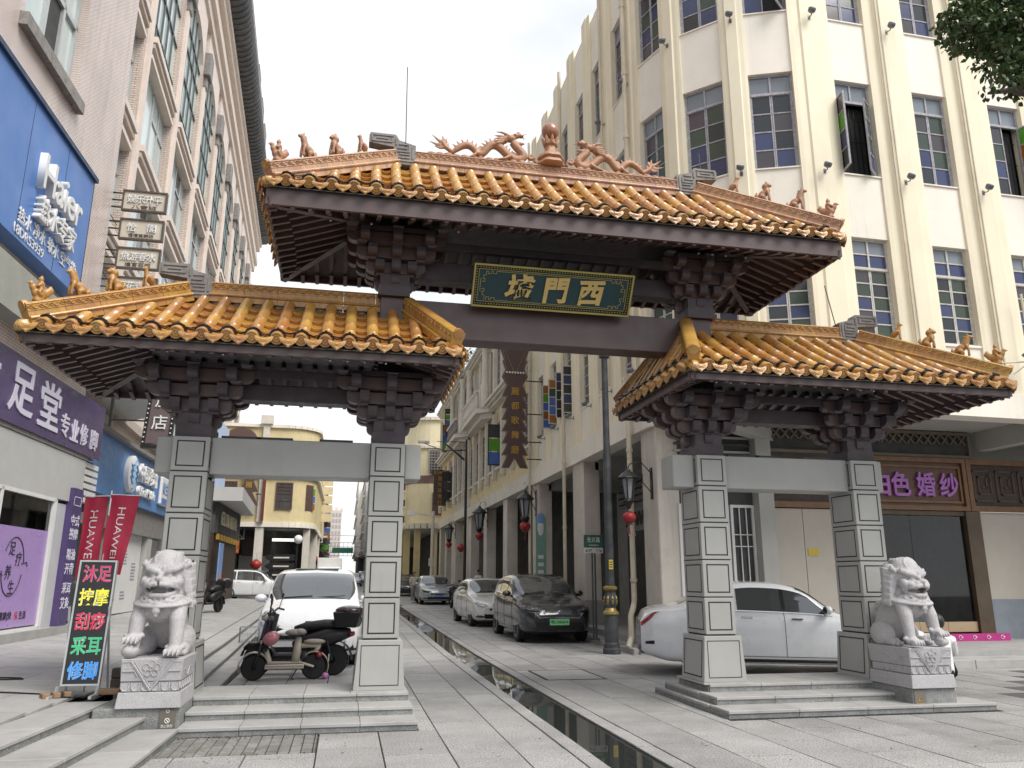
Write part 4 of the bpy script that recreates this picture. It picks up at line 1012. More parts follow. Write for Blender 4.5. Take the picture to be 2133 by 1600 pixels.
for k, (a, b) in enumerate(WINS):
 Fm, w = lframe(a, b); indiv = 6 <= k <= 11
 z = ZB0
 for za, zb in ((ZB0, LEV[0][0] - .05), (LEV[0][1], LEV[1][0] - .03), (LEV[1][1], LEV[2][0] - .03), (LEV[2][1], ZT)):
  o_ = MB().box(0, 0, za, w, .28, zb).build('spandrel_wall', M_CREAML, big); o_.data.transform(Matrix.Translation(-big.location) @ Fm)
 for z0 in (LEV[0][0] - .05, LEV[1][0] - .03, LEV[2][0] - .03):
  o_ = MB().box(0, -.03, z0, w, .3, z0 + (.05 if z0 < 7 else .03)).build('window_sill', M_CREAML, big); o_.data.transform(Matrix.Translation(-big.location) @ Fm)
 for r, (z0, z1) in enumerate(LEV):
  op = None
  if k == 9 and r == 1: op = {0: 100, 1: 40}
  if k == 11 and r == 1: op = {1: 100}
  if k == 8 and r == 2: op = {1: 60}
  if k < 6 and r == 0 and k in (1, 2): op = {0: 95, 1: 88}
  pat = (LPATS if r == 0 else PATS)[(k * 2 + r) % (4 if r == 0 else 5)]
  if k in (9,): pat = 'pslnlgbb' if r == 1 else pat
  if k == 9 and r == 1: pat = 'pnlgbndb'
  if k == 11 and r == 1: pat = 'glnabndb'
  if k == 1 and r == 0: pat = 'aalnBBaBBa'
  if k == 2 and r == 0: pat = 'bdgbndgbdn'
  window(big, Fm, w, z0, z1, pat, indiv, M_WF2 if r == 0 else M_WFRAME, op, r == 0)
piers = []
ends = [(None, (6.52, 27.6))] + WINS + [((20.2, 13.93), None)]
def nrm(a, b):
 u = Vector((b[0] - a[0], b[1] - a[1])).normalized(); return Vector((u.y, -u.x))
for k in range(len(ends) - 1):
 R_ = ends[k][1]; L_ = ends[k + 1][0]
 n1 = nrm(*ends[k]) if ends[k][0] else Vector((-1, 0)); n2 = nrm(*ends[k + 1]) if ends[k + 1][1] else Vector((0, -1))
 R_ = Vector(R_); L_ = Vector(L_); nm = (n1 + n2).normalized()
 def ring(f, d): 
  a = R_.lerp(L_, f); b = R_.lerp(L_, 1 - f); return a + nm * d, b + nm * d
 p = MB(); top = ZT + (.25 if k < 7 else .25)
 a0, b0 = R_ - n1 * .28, L_ - n2 * .28
 a1, b1 = ring(0, .0); a1 = R_ + n1 * .05; b1 = L_ + n2 * .05; a2, b2 = ring(.08, .07); a3, b3 = ring(.24, .085); a4, b4 = ring(.28, .125)
 pts = [a0, a1, a2, a3, a4, b4, b3, b2, b1, b0]
 p.extr([(q.x, q.y, ZB0) for q in pts], (0, 0, top - ZB0))
 p.build('pier', M_CREAM, big, world=True); piers.append(((a4 + b4) / 2, nm))
path = [(6.38, 27.6), (6.38, 16.15), (6.66, 15.25), (7.0, 14.75), (7.66, 14.08), (8.12, 13.8), (9.02, 13.45), (10.1, 13.52), (20.2, 13.8)]
inn = [(6.85, 27.6), (6.85, 16.3), (7.1, 15.5), (7.4, 15.05), (7.95, 14.45), (8.35, 14.2), (9.1, 13.95), (10.1, 14.0), (20.2, 14.2)]
bm_ = MB()
for k in range(len(path) - 1):
 a, b, c, d = path[k], path[k + 1], inn[k + 1], inn[k]
 bm_.hexa([(*a, 4.78), (*b, 4.78), (*c, 4.78), (*d, 4.78), (*a, 5.3), (*b, 5.3), (*c, 5.3), (*d, 5.3)])
bm_.build('arcade_beam', M_CREAML, big, world=True)
so = MB(); so.extr([(x, y, 4.95) for x, y in inn] + [(20.2, 24, 4.95), (16, 27.6, 4.95)], (0, 0, .06)); so.build('arcade_ceiling', M_SOFFIT, big, world=True)
rf = MB(); rf.extr([(x, y, ZT - .3) for x, y in inn] + [(20.2, 27.6, ZT - .3)], (0, 0, .1)); rf.build('roof', M_SOFFIT, big, world=True)
fl = MB()
for zf in (9.2, 13.1): fl.extr([(x + .25, y + .25, zf) for x, y in inn] + [(20, 27.4, zf)], (0, 0, .1))
fl.build('floor_slab', M_DARKIN, big, world=True)
MB().box(6.7, 27.4, 4.9, 20.2, 27.6, ZT).box(20.0, 14.2, 4.9, 20.2, 27.4, ZT).build('rear_wall', M_CREAML, big, world=True)
cb = MB()
for y in (21.5, 26.9): cb.box(6.86, y, 4.55, 9.6, y + .4, 4.95)
cb.extr([(7.5, 15.0, 4.55), (7.8, 14.75, 4.55), (9.3, 15.99, 4.55), (8.9, 15.99, 4.55)], (0, 0, .4)); cb.box(14.6, 14.2, 4.5, 14.9, 15.99, 4.95); cb.build('ceiling_beam', M_SOFFIT, big, world=True)
for (x0, y0, x1, y1) in ((6.5, 16.02, 7.0, 16.92), (6.5, 21.5, 6.98, 22.6), (6.5, 26.9, 6.98, 27.9), (16.6, 13.75, 17.4, 14.3)):
 g0 = gz(y0)
 MB().box(x0, y0, 0.9 + g0, x1, y1, 4.78).build('arcade_column', M_COLUMN, big, world=True, bevel=.02)
 MB().box(x0 - .04, y0 - .04, 0.1 + g0, x1 + .04, y1 + .04, 0.92 + g0).build('column_base', M_STEP, big, world=True, bevel=.01)
M_BEIGE = mat('beige_panel', (0.46, 0.42, 0.36), 0.6, var=.04)
M_BWOOD = mat('brown_shop_timber', (0.17, 0.085, 0.035), 0.45, var=.2, scale=6)
M_BWOODD = mat('dark_carved_panel', (0.05, 0.034, 0.026), 0.6, var=.3, scale=8)
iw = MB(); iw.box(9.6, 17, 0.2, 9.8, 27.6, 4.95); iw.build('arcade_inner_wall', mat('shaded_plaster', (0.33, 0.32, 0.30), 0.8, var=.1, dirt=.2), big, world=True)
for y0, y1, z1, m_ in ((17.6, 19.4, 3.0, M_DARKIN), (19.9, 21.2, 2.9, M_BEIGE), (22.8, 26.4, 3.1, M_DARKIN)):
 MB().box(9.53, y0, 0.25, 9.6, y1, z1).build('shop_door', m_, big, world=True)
lat = MB()
for k in range(26): y = 17.2 + k * .36; lat.bar((9.56, y, 3.3), (9.56, y + .18, 3.75), .05); lat.bar((9.56, y + .18, 3.75), (9.56, y + .36, 3.3), .05)
lat.build('transom_lattice', mat('green_grey_lattice', (0.14, 0.15, 0.13), .7, var=.1), big, world=True)
for k in range(9): MB().box(9.5, 17.2, 3.95 + k * .11, 9.58, 27.2, 3.98 + k * .11).build('louvre', M_DARKIN if k % 2 else M_WFRAME, big, world=True)
fw = MB(); Yw = 16.0
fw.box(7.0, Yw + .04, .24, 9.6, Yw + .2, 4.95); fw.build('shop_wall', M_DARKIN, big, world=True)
for x0 in (6.95, 7.55, 8.15):
 d = MB(); d.frame(x0, .26, x0 + .56, 3.1, .06, Yw - .02, Yw + .03)
 for q in (.2, .36): d.box(x0 + q, Yw - .01, .32, x0 + q + .02, Yw + .02, 3.04)
 for q in (2.2, 2.45, 1.0): d.box(x0 + .06, Yw - .012, q, x0 + .5, Yw + .018, q + .02)
 d.build('lattice_door', M_WHITE if x0 < 8 else M_WHITE, big, world=True)
for k in range(6): MB().box(6.9, Yw - .04, 3.75 + .16 * k, 8.7, Yw + .0, 3.80 + .16 * k).build('louvre', M_SOFFIT if k % 2 else M_DARKIN, big, world=True)
MB().box(8.72, Yw - .25, .24, 9.08, Yw + .1, 4.95).build('wall_pier', M_SOFFIT, big, world=True)
shop = thing('bridal_shop', 'bridal wear shop with a glass display window and brown timber fascia', 'shop front', (12, Yw, .24))
MB().box(9.08, Yw - .02, .24, 9.86, Yw + .04, 3.05).build('shutter_panel', M_BEIGE, shop, world=True); MB().box(9.875, Yw - .02, .24, 10.66, Yw + .04, 3.05).build('shutter_panel', M_BEIGE, shop, world=True)
MB().box(9.93, Yw - .035, 2.03, 10.18, Yw - .02, 2.19).build('notice', mat('yellow_notice', (0.55, 0.42, 0.05), .6), shop, world=True)
MB().box(9.08, Yw - .1, 3.07, 11.95, Yw + .05, 3.2).build('timber_rail', M_BWOOD, shop, world=True)
MB().box(9.08, Yw - .05, 3.2, 11.4, Yw + .05, 4.3).build('fascia_panel', M_BWOODD, shop, world=True)
sb = MB(); sb.frame(11.3, 3.07, 14.12, 4.28, .10, Yw - .14, Yw + .02); sb.frame(11.45, 3.24, 13.98, 4.10, .05, Yw - .11, Yw); sb.build('sign_frame', M_BWOOD, shop, world=True)
MB().box(11.4, Yw - .06, 3.17, 14.02, Yw + .05, 4.18).build('sign_board', mat('sign_brown', (0.12, 0.06, 0.035), .5), shop, world=True)
M_PUR = mat('purple_letter', (0.34, 0.09, 0.42), .35, var=.05, coat=.3)
for ch, x in zip('白色婚纱', (11.83, 12.36, 13.02, 13.63)): lettering(ch, 'character', (x, Yw - .10, 3.66), (1, 0, 0), (0, 0, 1), .5, M_PUR, shop, extrude=.03, offset=.022, fit=.50, fith=.56)
pn = MB(); pn.frame(14.14, 3.07, 20, 4.28, .12, Yw - .14, Yw + .02); pn.build('panel_frame', M_BWOOD, shop, world=True)
MB().box(14.26, Yw - .04, 3.19, 19.9, Yw + .04, 4.16).build('carved_panel', M_BWOODD, shop, world=True)
fr = MB()
for i in range(9):
 x = 14.35 + i * .62
 for q in ((0, 3.3, .5, 3.34), (0, 3.3, .04, 4.05), (.0, 4.0, .5, 4.04), (.46, 3.5, .5, 4.04), (.12, 3.46, .46, 3.5), (.12, 3.46, .16, 3.9), (.12, 3.86, .38, 3.9), (.34, 3.62, .38, 3.9), (.22, 3.62, .38, 3.66)):
  fr.box(x + q[0], Yw - .06, q[1], x + q[2], Yw - .03, q[3])
fr.build('fretwork', mat('fret_brown', (0.085, 0.06, 0.045), .6), shop, world=True)
tr = MB(); tr.frame(9.1, 4.3, 14.4, 4.92, .07, Yw - .08, Yw); 
for k in range(22):
 x = 9.25 + k * .23; tr.bar((x, Yw - .06, 4.62), (x + .2, Yw - .06, 4.85), .035); tr.bar((x, Yw - .05, 4.85), (x + .2, Yw - .05, 4.62), .035)
tr.build('transom_lattice', mat('lattice_brown', (0.16, 0.13, 0.10), .6), shop, world=True)
MB().box(9.1, Yw + .0, 4.3, 14.4, Yw + .1, 4.92).build('transom_back', M_DARKIN, shop, world=True)
gf = MB(); gf.box(10.68, Yw - .08, .24, 10.8, Yw + .05, 3.06).box(13.98, Yw - .12, .24, 14.36, Yw + .05, 3.06).box(10.8, Yw - .08, 2.96, 13.98, Yw + .05, 3.06); gf.build('window_frame', mat('dark_brown_frame', (0.085, 0.06, 0.035), .5, var=.2), shop, world=True)
for x0, x1 in ((10.81, 12.55), (12.56, 13.97)): MB().poly([(x0, Yw - .015, .62), (x1, Yw - .015, .62), (x1, Yw - .015, 2.95), (x0, Yw - .015, 2.95)]).build('glass', GLASS, shop, world=True)
for x0, x1 in ((10.81, 12.48), (12.49, 13.2), (13.21, 13.97)): MB().box(x0, Yw - .05, .40, x1, Yw + .05, .615).build('base_tile', mat('ochre_base_tile', (0.42, 0.36, 0.21), .35, var=.06), shop, world=True)
MB().box(10.7, Yw + .06, .3, 14.3, Yw + 3.5, .34).box(10.7, Yw + 3.4, .34, 14.3, Yw + 3.5, 3.2).box(10.6, Yw + .06, .34, 10.7, Yw + 3.5, 3.2).box(14.3, Yw + .06, .34, 14.4, Yw + 3.5, 3.2).box(10.6, Yw + .06, 3.2, 14.4, Yw + 3.5, 3.3).build('display_room', mat('shop_room', (0.2, 0.2, 0.19), .6, var=.2), shop, world=True)
MB().box(12.0, Yw + 1.7, .34, 12.25, Yw + 1.8, 2.75).box(10.9, Yw + 2.6, .34, 11.3, Yw + 2.7, 3.0).build('display_panel', M_WHITE, shop, world=True)
pk = MB().box(11.3, Yw - .62, .245, 14.25, Yw - .58, .40).box(11.3, Yw - .58, .245, 14.25, Yw - .1, .36); pk.build('carpet_edge', mat('magenta_carpet', (0.42, 0.03, 0.20), .7), shop, world=True)
for k in range(8):
 m = MB(); c = (11.6 + k * .35, Yw - .625, .325)
 m.tube([(c[0] + .045 * math.cos(a), c[1], c[2] + .04 * math.sin(a)) for a in [PI * (.3 + j * .2) for j in range(8)]], .006, n=4); m.ball((c[0] + .03, c[1], c[2]), .022, 6, 4); m.build('carpet_emblem', M_WHITE, shop, world=True)
MB().box(14.38, Yw - .03, 1.1, 20, Yw + .1, 3.06).build('shop_wall', M_BEIGE, shop, world=True); MB().box(14.38, Yw - .05, .24, 20, Yw + .1, 1.1).build('wall_dado', mat('blue_grey_dado', (0.22, 0.245, 0.28), .6), shop, world=True)
def gown(x, y, h, flare, label):
 t = thing('mannequin', label, 'mannequin', (x, y, .34))
 m = MB(); m.lathe([(flare, 0), (flare * .92, .12), (flare * .62, h * .32), (.17, h * .55), (.12, h * .62), (.155, h * .74), (.15, h * .80), (.05, h * .84), (.001, h * .84)], n=26, lobes=9, la=.07); m.build('gown', M_WHITE, t, smooth=rad(50))
 m = MB(); m.tube([(0, 0, h * .8), (0, 0, h * .9)], [.05, .045]); m.ball((0, -.01, h * .955), (.07, .085, .105)); 
 for s in (-1, 1): m.tube([(s * .15, 0, h * .8), (s * .2, .01, h * .68), (s * .16, -.06, h * .55)], [.042, .035, .025])
 put('body', sculpt(m, .012, 1, name='body'), mat('mannequin_skin', (0.5, 0.47, 0.44), .4), t); return t
gown(11.35, Yw + .9, 1.72, .45, 'pale mannequin in a white gown behind the shop glass by the gate pillar'); gown(13.0, Yw + 1.0, 1.45, .42, 'mannequin in a short silvery gown in the middle of the display window'); gown(13.55, Yw + 2.0, 1.6, .5, 'mannequin in a wide white gown deep in the display window')
m = MB(); m.lathe([(.9, 0), (.8, .10), (.5, .28), (.2, .42), (.001, .45)], (12.35, Yw + .85, .34), n=30, lobes=7, la=.1, sx=1.1, sy=.7); tag(m.build('tulle_train', M_WHITE, smooth=True), 'heap of white tulle spread on the display window floor', 'fabric')
m = MB()
for k in range(60):
 a = RND.uniform(0, 6.3); r = RND.uniform(.02, .32); m.ball((13.0 + r * math.cos(a), Yw + .95 + r * math.sin(a) * .6, 1.72 + RND.uniform(-.1, .12)), RND.uniform(.02, .05), 6, 4)
tag(m.build('flower_arrangement', mat('pale_flowers', (0.42, 0.40, 0.38), .7)), 'round bunch of pale flowers over the silvery gown', 'flowers')
def flood_mesh():
 a = MB(); a.tube([(0, 0, 0), (0, -.12, -.03), (0, -.2, .03)], .012, n=6); a.box(-.03, -.012, -.05, .03, 0, .05)
 b = MB(); b.lathe([(.03, -.09), (.075, -.07), (.085, -.03), (.085, .01), (.075, .025), (.001, .025)], n=14)
 return a.mesh('bracket'), b.mesh('lamp_body', rad(40))
FA, FB = flood_mesh(); M_FLOOD = mat('floodlight_grey', (0.16, 0.17, 0.19), .35, metal=.5, var=.1)
ordn = ['first', 'second', 'third', 'fourth', 'fifth', 'sixth', 'seventh', 'eighth', 'ninth', 'tenth', 'eleventh', 'twelfth', 'thirteenth', 'fourteenth', 'fifteenth']
for k, (p, n) in enumerate(piers):
 for r, z in ((0, 6.15), (1, 9.95), (2, 13.75)):
  if k < 1 or (r == 0 and k > 7) or (r > 0 and k < 4): continue
  t = thing('floodlight', 'round floodlight on the %s ribbed pier from the street side, %s' % (ordn[k], ('below the lowest windows', 'below the middle windows', 'below the upper windows')[r]), 'floodlight', (p.x, p.y, z), math.atan2(n.y, n.x) + PI / 2, group='floodlights on the cream building')
  put('bracket', FA, M_FLOOD, t); o_ = put('lamp_body', FB, M_FLOOD, t); o_.location = (.0, -.2, .07); o_.rotation_euler = (.5, .3, 0)
def pipe(pts, r, label, m_=None, name='drainpipe', cat='pipe', cl=()):
 t = thing(name, label, cat, pts[-1]); MB().tube(pts, r, n=10).build('pipe', m_ or M_PIPE, t, world=True, smooth=rad(50))
 for z in cl: 
  p = Vector(pts[0]); MB().lathe([(r * 1.25, -.04), (r * 1.25, .04)], (p.x, p.y, z), n=10).build('collar', m_ or M_PIPE, t, world=True)
 return t
M_PIPE = mat('cream_pipe', (0.62, 0.56, 0.44), .5, var=.1, scale=2, dirt=.3, dirt_col=(.3, .24, .17))
pipe([(6.28, 17.08, 6.2), (6.28, 17.08, 1.05), (6.2, 16.95, .9), (6.12, 16.9, .75), (6.12, 16.9, .3), (6.02, 16.75, .18), (5.98, 16.7, .1)], .065, 'cream drainpipe with an elbow beside the granite column base', cl=(4.4, 3.6, 2.5, 1.5))
pipe([(6.30, 16.62, 18.3), (6.30, 16.62, 6.2)], .06, 'cream drainpipe running down the last street pier before the curve', cl=(16, 14, 12.2, 10, 8))
pipe([(6.27, 22.72, 18.3), (6.27, 22.72, 6.6), (6.27, 22.72, .6)], .055, 'cream drainpipe by the second arcade column', cl=(6.9, 4.9, 3.0))
pipe([(6.27, 27.3, 18.3), (6.27, 27.3, .6)], .055, 'cream drainpipe behind the pendant dance hall sign', cl=(12, 9, 5))
pipe([(6.32, 18.55, 18.2), (6.32, 18.55, 6.3)], .04, 'thin drainpipe between street windows of the cream building')
for k, nm in ((10, 'casement pier'), (11, 'pier beside the tree'), (12, 'pier near the street lamp bracket')):
 p, n = piers[k]; q = p + n * .03; lab = {10: 'pair of thin cream conduits running up between two flat front windows', 11: 'pair of thin cream conduits running up the pier below the leaves', 12: 'pair of thin cream conduits at the end of the flat front'}[k]
 t = thing('conduit', lab, 'pipe', (q.x, q.y, 5)); 
 for dx in (-.26, -.18): MB().tube([(q.x + dx, q.y - .02, 17.9), (q.x + dx, q.y - .02, 5.4)], .022, n=6).build('pipe', M_PIPE, t, world=True)
p, n = piers[11]
t = thing('wall_lamp_bracket', 'grey lamp on a welded bracket low on the front of the cream building', 'lamp', (13.6, 13.5, 6.0))
MB().tube([(13.3, 13.55, 5.95), (13.9, 13.3, 5.95)], .015).tube([(13.5, 13.5, 5.7), (13.8, 13.35, 5.95)], .012).tube([(13.95, 13.45, 7.5), (13.95, 13.42, 5.6), (14.05, 13.3, 5.2), (14.0, 13.35, 4.9)], .025).build('bracket', M_PIPE, t, world=True)
MB().ball((13.75, 13.3, 6.08), (.16, .1, .06)).build('lamp_body', M_FLOOD, t, world=True)
# ================================================================== PENDANT SIGN of the dance hall
def pendant(cx, y, ztop, w, chars, label, scale=1.0, dots=True, name='pendant_sign'):
 t = thing(name, label, 'sign', (cx, y, ztop))
 h = w / 2; S = scale
 prof = [(1.06, 0), (1.16, -.16), (.86, -.58), (.95, -.66), (.74, -.96), (1.0, -1.22), (.62, -1.53), (1.0, -1.94), (.64, -1.94), (1.0, -2.36), (.60, -2.36), (1.0, -2.78), (.58, -2.78), (1.0, -3.19), (.58, -3.19), (1.0, -3.62), (.58, -3.62), (1.0, -4.03), (.58, -4.03), (1.0, -4.47)]
 L_ = [(-a * h, b * S) for a, b in prof]; R_ = [(a * h, b * S) for a, b in prof][::-1]
 pts = L_ + [(-.42 * h, -4.47 * S), (0, -4.12 * S), (.42 * h, -4.47 * S)] + R_
 M_SG = mat('sign_maroon', (0.075, 0.04, 0.035), .5, var=.1)
 MB().extr([(cx + x, y, ztop + z) for x, z in pts], (0, .12, 0)).build('sign_board', M_SG, t, world=True)
 ln = MB(); q = [(x * .9, z if abs(z) > .05 else z - .03) for x, z in L_]; q2 = [(-x, z) for x, z in q]
 for pl in (q, q2): 
  for a, b in zip(pl[:-1], pl[1:]): ln.bar((cx + a[0], y - .004, ztop + a[1]), (cx + b[0], y - .004, ztop + b[1]), .016 * (w / .95), .008)
 ln.bar((cx - .85 * h, y - .004, ztop - .2 * S), (cx, y - .004, ztop - 1.15 * S), .016, .008); ln.bar((cx + .85 * h, y - .004, ztop - .2 * S), (cx, y - .004, ztop - 1.15 * S), .016, .008)
 ln.build('gilt_line', mat('dull_gilt', (0.30, 0.22, 0.10), .5), t, world=True)
 if dots:
  for k in range(7): MB().ball((cx + (k - 3) * .1, y - .02, ztop - 1.08 * S), .04, 8, 6).build('bulb', M_WHITE, t, world=True)
 for k, ch in enumerate(chars): lettering(ch, 'character', (cx, y - .012, ztop - (1.76 + .52 * k) * S), (1, 0, 0), (0, 0, 1),   .30 * S, M_YG, t, extrude=.012)
 rods = MB()
 for z in (-.2, -1.35, -2.55, -3.55, -4.15): rods.bar((cx + h * .9, y + .06, ztop + z * S), (cx + h + .55, y + .06, ztop + z * S), .035)
 rods.build('bracket_rod', M_BLACK, t, world=True); return t
M_YG = mat('yellow_gold_letter', (0.50, 0.30, 0.045), .45, var=.1)
pendant(5.56, 26.5, 9.72, .93, '麗都歌舞廳', 'tall maroon pendant sign of stacked zigzag tiers with five gold characters')
# ================================================================== SHOPHOUSE ROW BEYOND
def shophouse(y0, y1, H, label, wall, trim, nwin, balcony=None, cols=1, shutters=None, cornice=.35, third=True, dark=False):
 t = thing('shophouse', label, 'building', (6.5, (y0 + y1) / 2, gz(y0)), group='shophouses along the arcaded side of the street')
 g0 = gz(y0); X = 6.5; zb = 4.7 + g0
 L = y1 - y0; bay = L / nwin; lev = [(6.3 + g0, 8.4 + g0), (10.0 + g0, 12.0 + g0)] if H > 12 else [(6.2 + g0, 8.3 + g0)]
 w = MB(); w.box(X + .1, y0 + .01, zb + .55, X + 7, y1 - .01, H - .02); w.build('wall', wall, t, world=True)
 MB().box(X - .1, y0 + .01, zb, X + .35, y1 - .01, zb + .5).build('arcade_beam', trim, t, world=True)
 MB().box(X + .3, y0 + .02, zb + .3, X + 3.2, y1 - .02, zb + .36).box(X + 3.2, y0 + .02, .2 + g0, X + 3.3, y1 - .02, zb + .36).build('arcade_recess', M_DARKIN, t, world=True)
 for k in range(cols + 1):
  yc = y0 + .02 + (L - 1.0) * k / max(1, cols)
  if k == 0 and y0 < 28: continue
  MB().box(X, yc, .9 + g0, X + .46, yc + .85, zb).build('arcade_column', M_COLUMN, t, world=True, bevel=.015); MB().box(X - .03, yc - .03, .1 + g0, X + .5, yc + .88, .9 + g0).build('column_base', M_STEP, t, world=True)
 for li, (z0, z1) in enumerate(lev):
  for k in range(nwin):
   ya = y0 + bay * (k + .22); yb = y0 + bay * (k + .78)
   if balcony and li == 1 and balcony[0] - .2 < (ya + yb) / 2 < balcony[1] + .2: continue
   f = MB(); xx = X + .02; f.box(xx, ya, z0, xx + .09, ya + .06, z1).box(xx, yb - .06, z0, xx + .09, yb, z1).box(xx, ya, z0, xx + .09, yb, z0 + .06).box(xx, ya, z1 - .06, xx + .09, yb, z1).box(xx, (ya + yb) / 2 - .03, z0, xx + .08, (ya + yb) / 2 + .03, z1)
   for q in range(1, 5): z = z0 + (z1 - z0) * q / 5; f.box(xx, ya, z - .02, xx + .08, yb, z + .02)
   wd = f.build('window', M_WFRAME, t, world=True); MB().box(X + .05, ya + .03, z0 + .03, X + .095, yb - .03, z1 - .03).build('pane', (P_PURP, P_DARK, P_GREY)[k % 3], wd, world=True)
   MB().box(X - .08, ya - .08, z0 - .1, X + .1, yb + .08, z0 - .01).build('window_sill', trim, t, world=True)
  for k in range(nwin + 1):
   yc = min(y1 - .2, y0 + bay * k + (0.02 if k == 0 else -.1))
   MB().box(X - .12, yc, z0 - .5, X + .1, yc + .22, z1 + .5).build('pilaster', trim, t, world=True, bevel=.03)
 for z in ([9.2 + g0] if H > 12 else []) + [H - .55]:
  for q, (dx, dz) in enumerate(((.18, 0), (.3, .14), (.42, .26))): MB().box(X - dx, y0 + .01, z + dz - .0, X + .12, y1 - .01, z + dz + .115).build('cornice', trim, t, world=True)
 MB().box(X + .0, y0 + .01, H - .2, X + .25, y1 - .01, H + .35).build('parapet', wall, t, world=True)
 if balcony:
  ya, yb = balcony; zf = 9.15 + g0
  b = MB(); b.extr([(X, ya - .4, zf), (X - .75, ya + .35, zf), (X - .75, yb - .35, zf), (X, yb + .4, zf)], (0, 0, .22)); b.extr([(X, ya, zf - .25), (X - .45, ya + .45, zf - .25), (X - .45, yb - .45, zf - .25), (X, yb, zf - .25)], (0, 0, .24)); b.build('balcony_floor', trim, t, world=True)
  b = MB().box(X - .74, ya + .35, zf + 1.05, X - .6, yb - .35, zf + 1.17); b.build('balcony_rail', trim, t, world=True)
  n = int((yb - ya - .8) / .3)
  for k in range(n): MB().lathe([(.045, 0), (.06, .08), (.10, .25), (.06, .45), (.05, .7), (.07, .82)], (X - .67, ya + .5 + k * .3, zf + .22), n=8).build('baluster', M_FRET if dark else trim, t, world=True)
  for yc in (ya + .1, yb - .1):
   MB().lathe([(.2, 0), (.2, 1.15), (.16, 1.2), (.145, 2.9), (.2, 3.0), (.22, 3.15), (.001, 3.15)], (X - .35, yc, zf + .22), n=14).build('balcony_column', trim, t, world=True, smooth=rad(40))
  MB().box(X - .02, ya + .35, zf + .25, X + .095, yb - .35, zf + 3.1).build('loggia_shade_panel', M_SOFFIT if not dark else M_DARKIN, t, world=True)  # flat panel on the wall, its tone painted as the recess's shade
  for k in (.28, .72): yc = ya + (yb - ya) * k; MB().box(X - .06, yc - .35, zf + .3, X - .03, yc + .35, zf + 2.4).build('window', M_WFRAME, t, world=True)
 if shutters:
  for (yy, z0, cols_) in shutters:
   for j, c in enumerate(cols_): 
    hz = 1.8 / len(cols_); MB().box(X - .55, yy - .02, z0 + hz * j + .03, X - .03, yy + .02, z0 + hz * (j + 1) - .03).build('shutter_pane', PCOL[c], t, world=True)
   f = MB(); f.frame(X - .6, z0 - .02, X + .02, z0 + 1.82, .05, yy - .03, yy + .03); f.build('shutter_frame', M_BLACK, t, world=True)
 return t
M_YCR = mat('yellow_cream_plaster', (0.66, 0.56, 0.36), .8, var=.08, streak=.4, streak_col=(.34, .28, .17), dirt=.25, dirt_col=(.4, .33, .2))
M_TRIM = mat('white_stucco', (0.66, 0.62, 0.55), .8, var=.08, streak=.35, streak_col=(.3, .28, .25), dirt=.2, dirt_col=(.35, .32, .28))
M_GREYP = mat('grey_stucco', (0.50, 0.48, 0.45), .8, var=.1, streak=.4, streak_col=(.25, .24, .22), dirt=.3)
shophouse(27.62, 43.4, 13.35, 'ornate cream shophouse with a balustraded balcony between round columns', M_YCR, M_TRIM, 8, (36.3, 41.6), 3, [(34.0, 6.4, 'Blg')])
shophouse(43.42, 49.5, 13.6, 'greyish shophouse with a dark recessed loggia and stained stucco', M_GREYP, M_TRIM, 3, (44.0, 48.6), 1, dark=True)
shophouse(49.52, 57.4, 13.6, 'cream shophouse with coloured shutters standing open above the street', M_YCR, M_TRIM, 3, None, 2, [(50.6, 10.6, 'baBln'), (51.6, 9.7, 'lBa'), (53.5, 6.6, 'ndn'), (51.3, 6.5, 'dgd')])
# ================================================================== TILED BUILDING WITH THE SHOPS
AX = lambda y: -5.6 + .031 * (y - 15)
BX = lambda y: -6.4 - .045 * (y - 17.7)
UA = Vector((.031, 1, 0)).normalized()
M_TILE = brick_mat('pink_wall_tile', (0.72, 0.61, 0.56), (0.68, 0.575, 0.52), (0.22, 0.17, 0.15), 0.105, 0.052, 0.0045, 0.35, 'YZ', streak=.35)
M_TILE2 = brick_mat('pier_tile', (0.68, 0.57, 0.50), (0.62, 0.51, 0.44), (0.25, 0.20, 0.17), 0.24, 0.075, 0.009, 0.45, 'XY', streak=.3)
M_PINK = mat('pink_render', (0.74, 0.645, 0.58), .7, var=.06, streak=.3, streak_col=(.3, .24, .2))
M_LEDGE = mat('beige_ledge', (0.50, 0.43, 0.37), .7, var=.1, streak=.4, streak_col=(.2, .17, .14))
M_ALU = mat('aluminium_frame', (0.50, 0.52, 0.52), .4, metal=.4, var=.05)
M_WGL = mat('sky_pale_glazing', (0.58, 0.66, 0.65), .1, metal=.15, var=.10, scale=.3, bump=.02, bump_scale=1.5)  # pale base colour stands in for sky reflected in the glass
M_WGD = mat('dark_green_glazing', (0.06, 0.075, 0.075), .08, var=.1)
tb = thing('tiled_building', 'pink tiled building with tall glazed arched windows over the shops', 'building', (-6.5, 17, 0.3))
def qa(y, z, d=0.0): return (AX(y) + d, y, z)
w = MB(); Y0, Y1 = 2.0, 17.55; WY0, WY1, WZ0, WZ1 = 12.55, 14.95, 10.5, 13.1
def wall(m, ya, yb, za, zb, th=.35, fx=AX): m.hexa([(fx(ya) - th, ya, za), (fx(ya), ya, za), (fx(yb), yb, za), (fx(yb) - th, yb, za), (fx(ya) - th, ya, zb), (fx(ya), ya, zb), (fx(yb), yb, zb), (fx(yb) - th, yb, zb)])
wall(w, Y0, WY0, 5.2, 26); wall(w, WY1, Y1, 5.2, 26); wall(w, WY0, WY1, 5.2, WZ0); wall(w, WY0, WY1, WZ1, 26)
w.box(-8.5, Y1 - .36, 5.2, AX(Y1) - .35, Y1, 26); w.build('tiled_wall', M_TILE, tb, world=True)
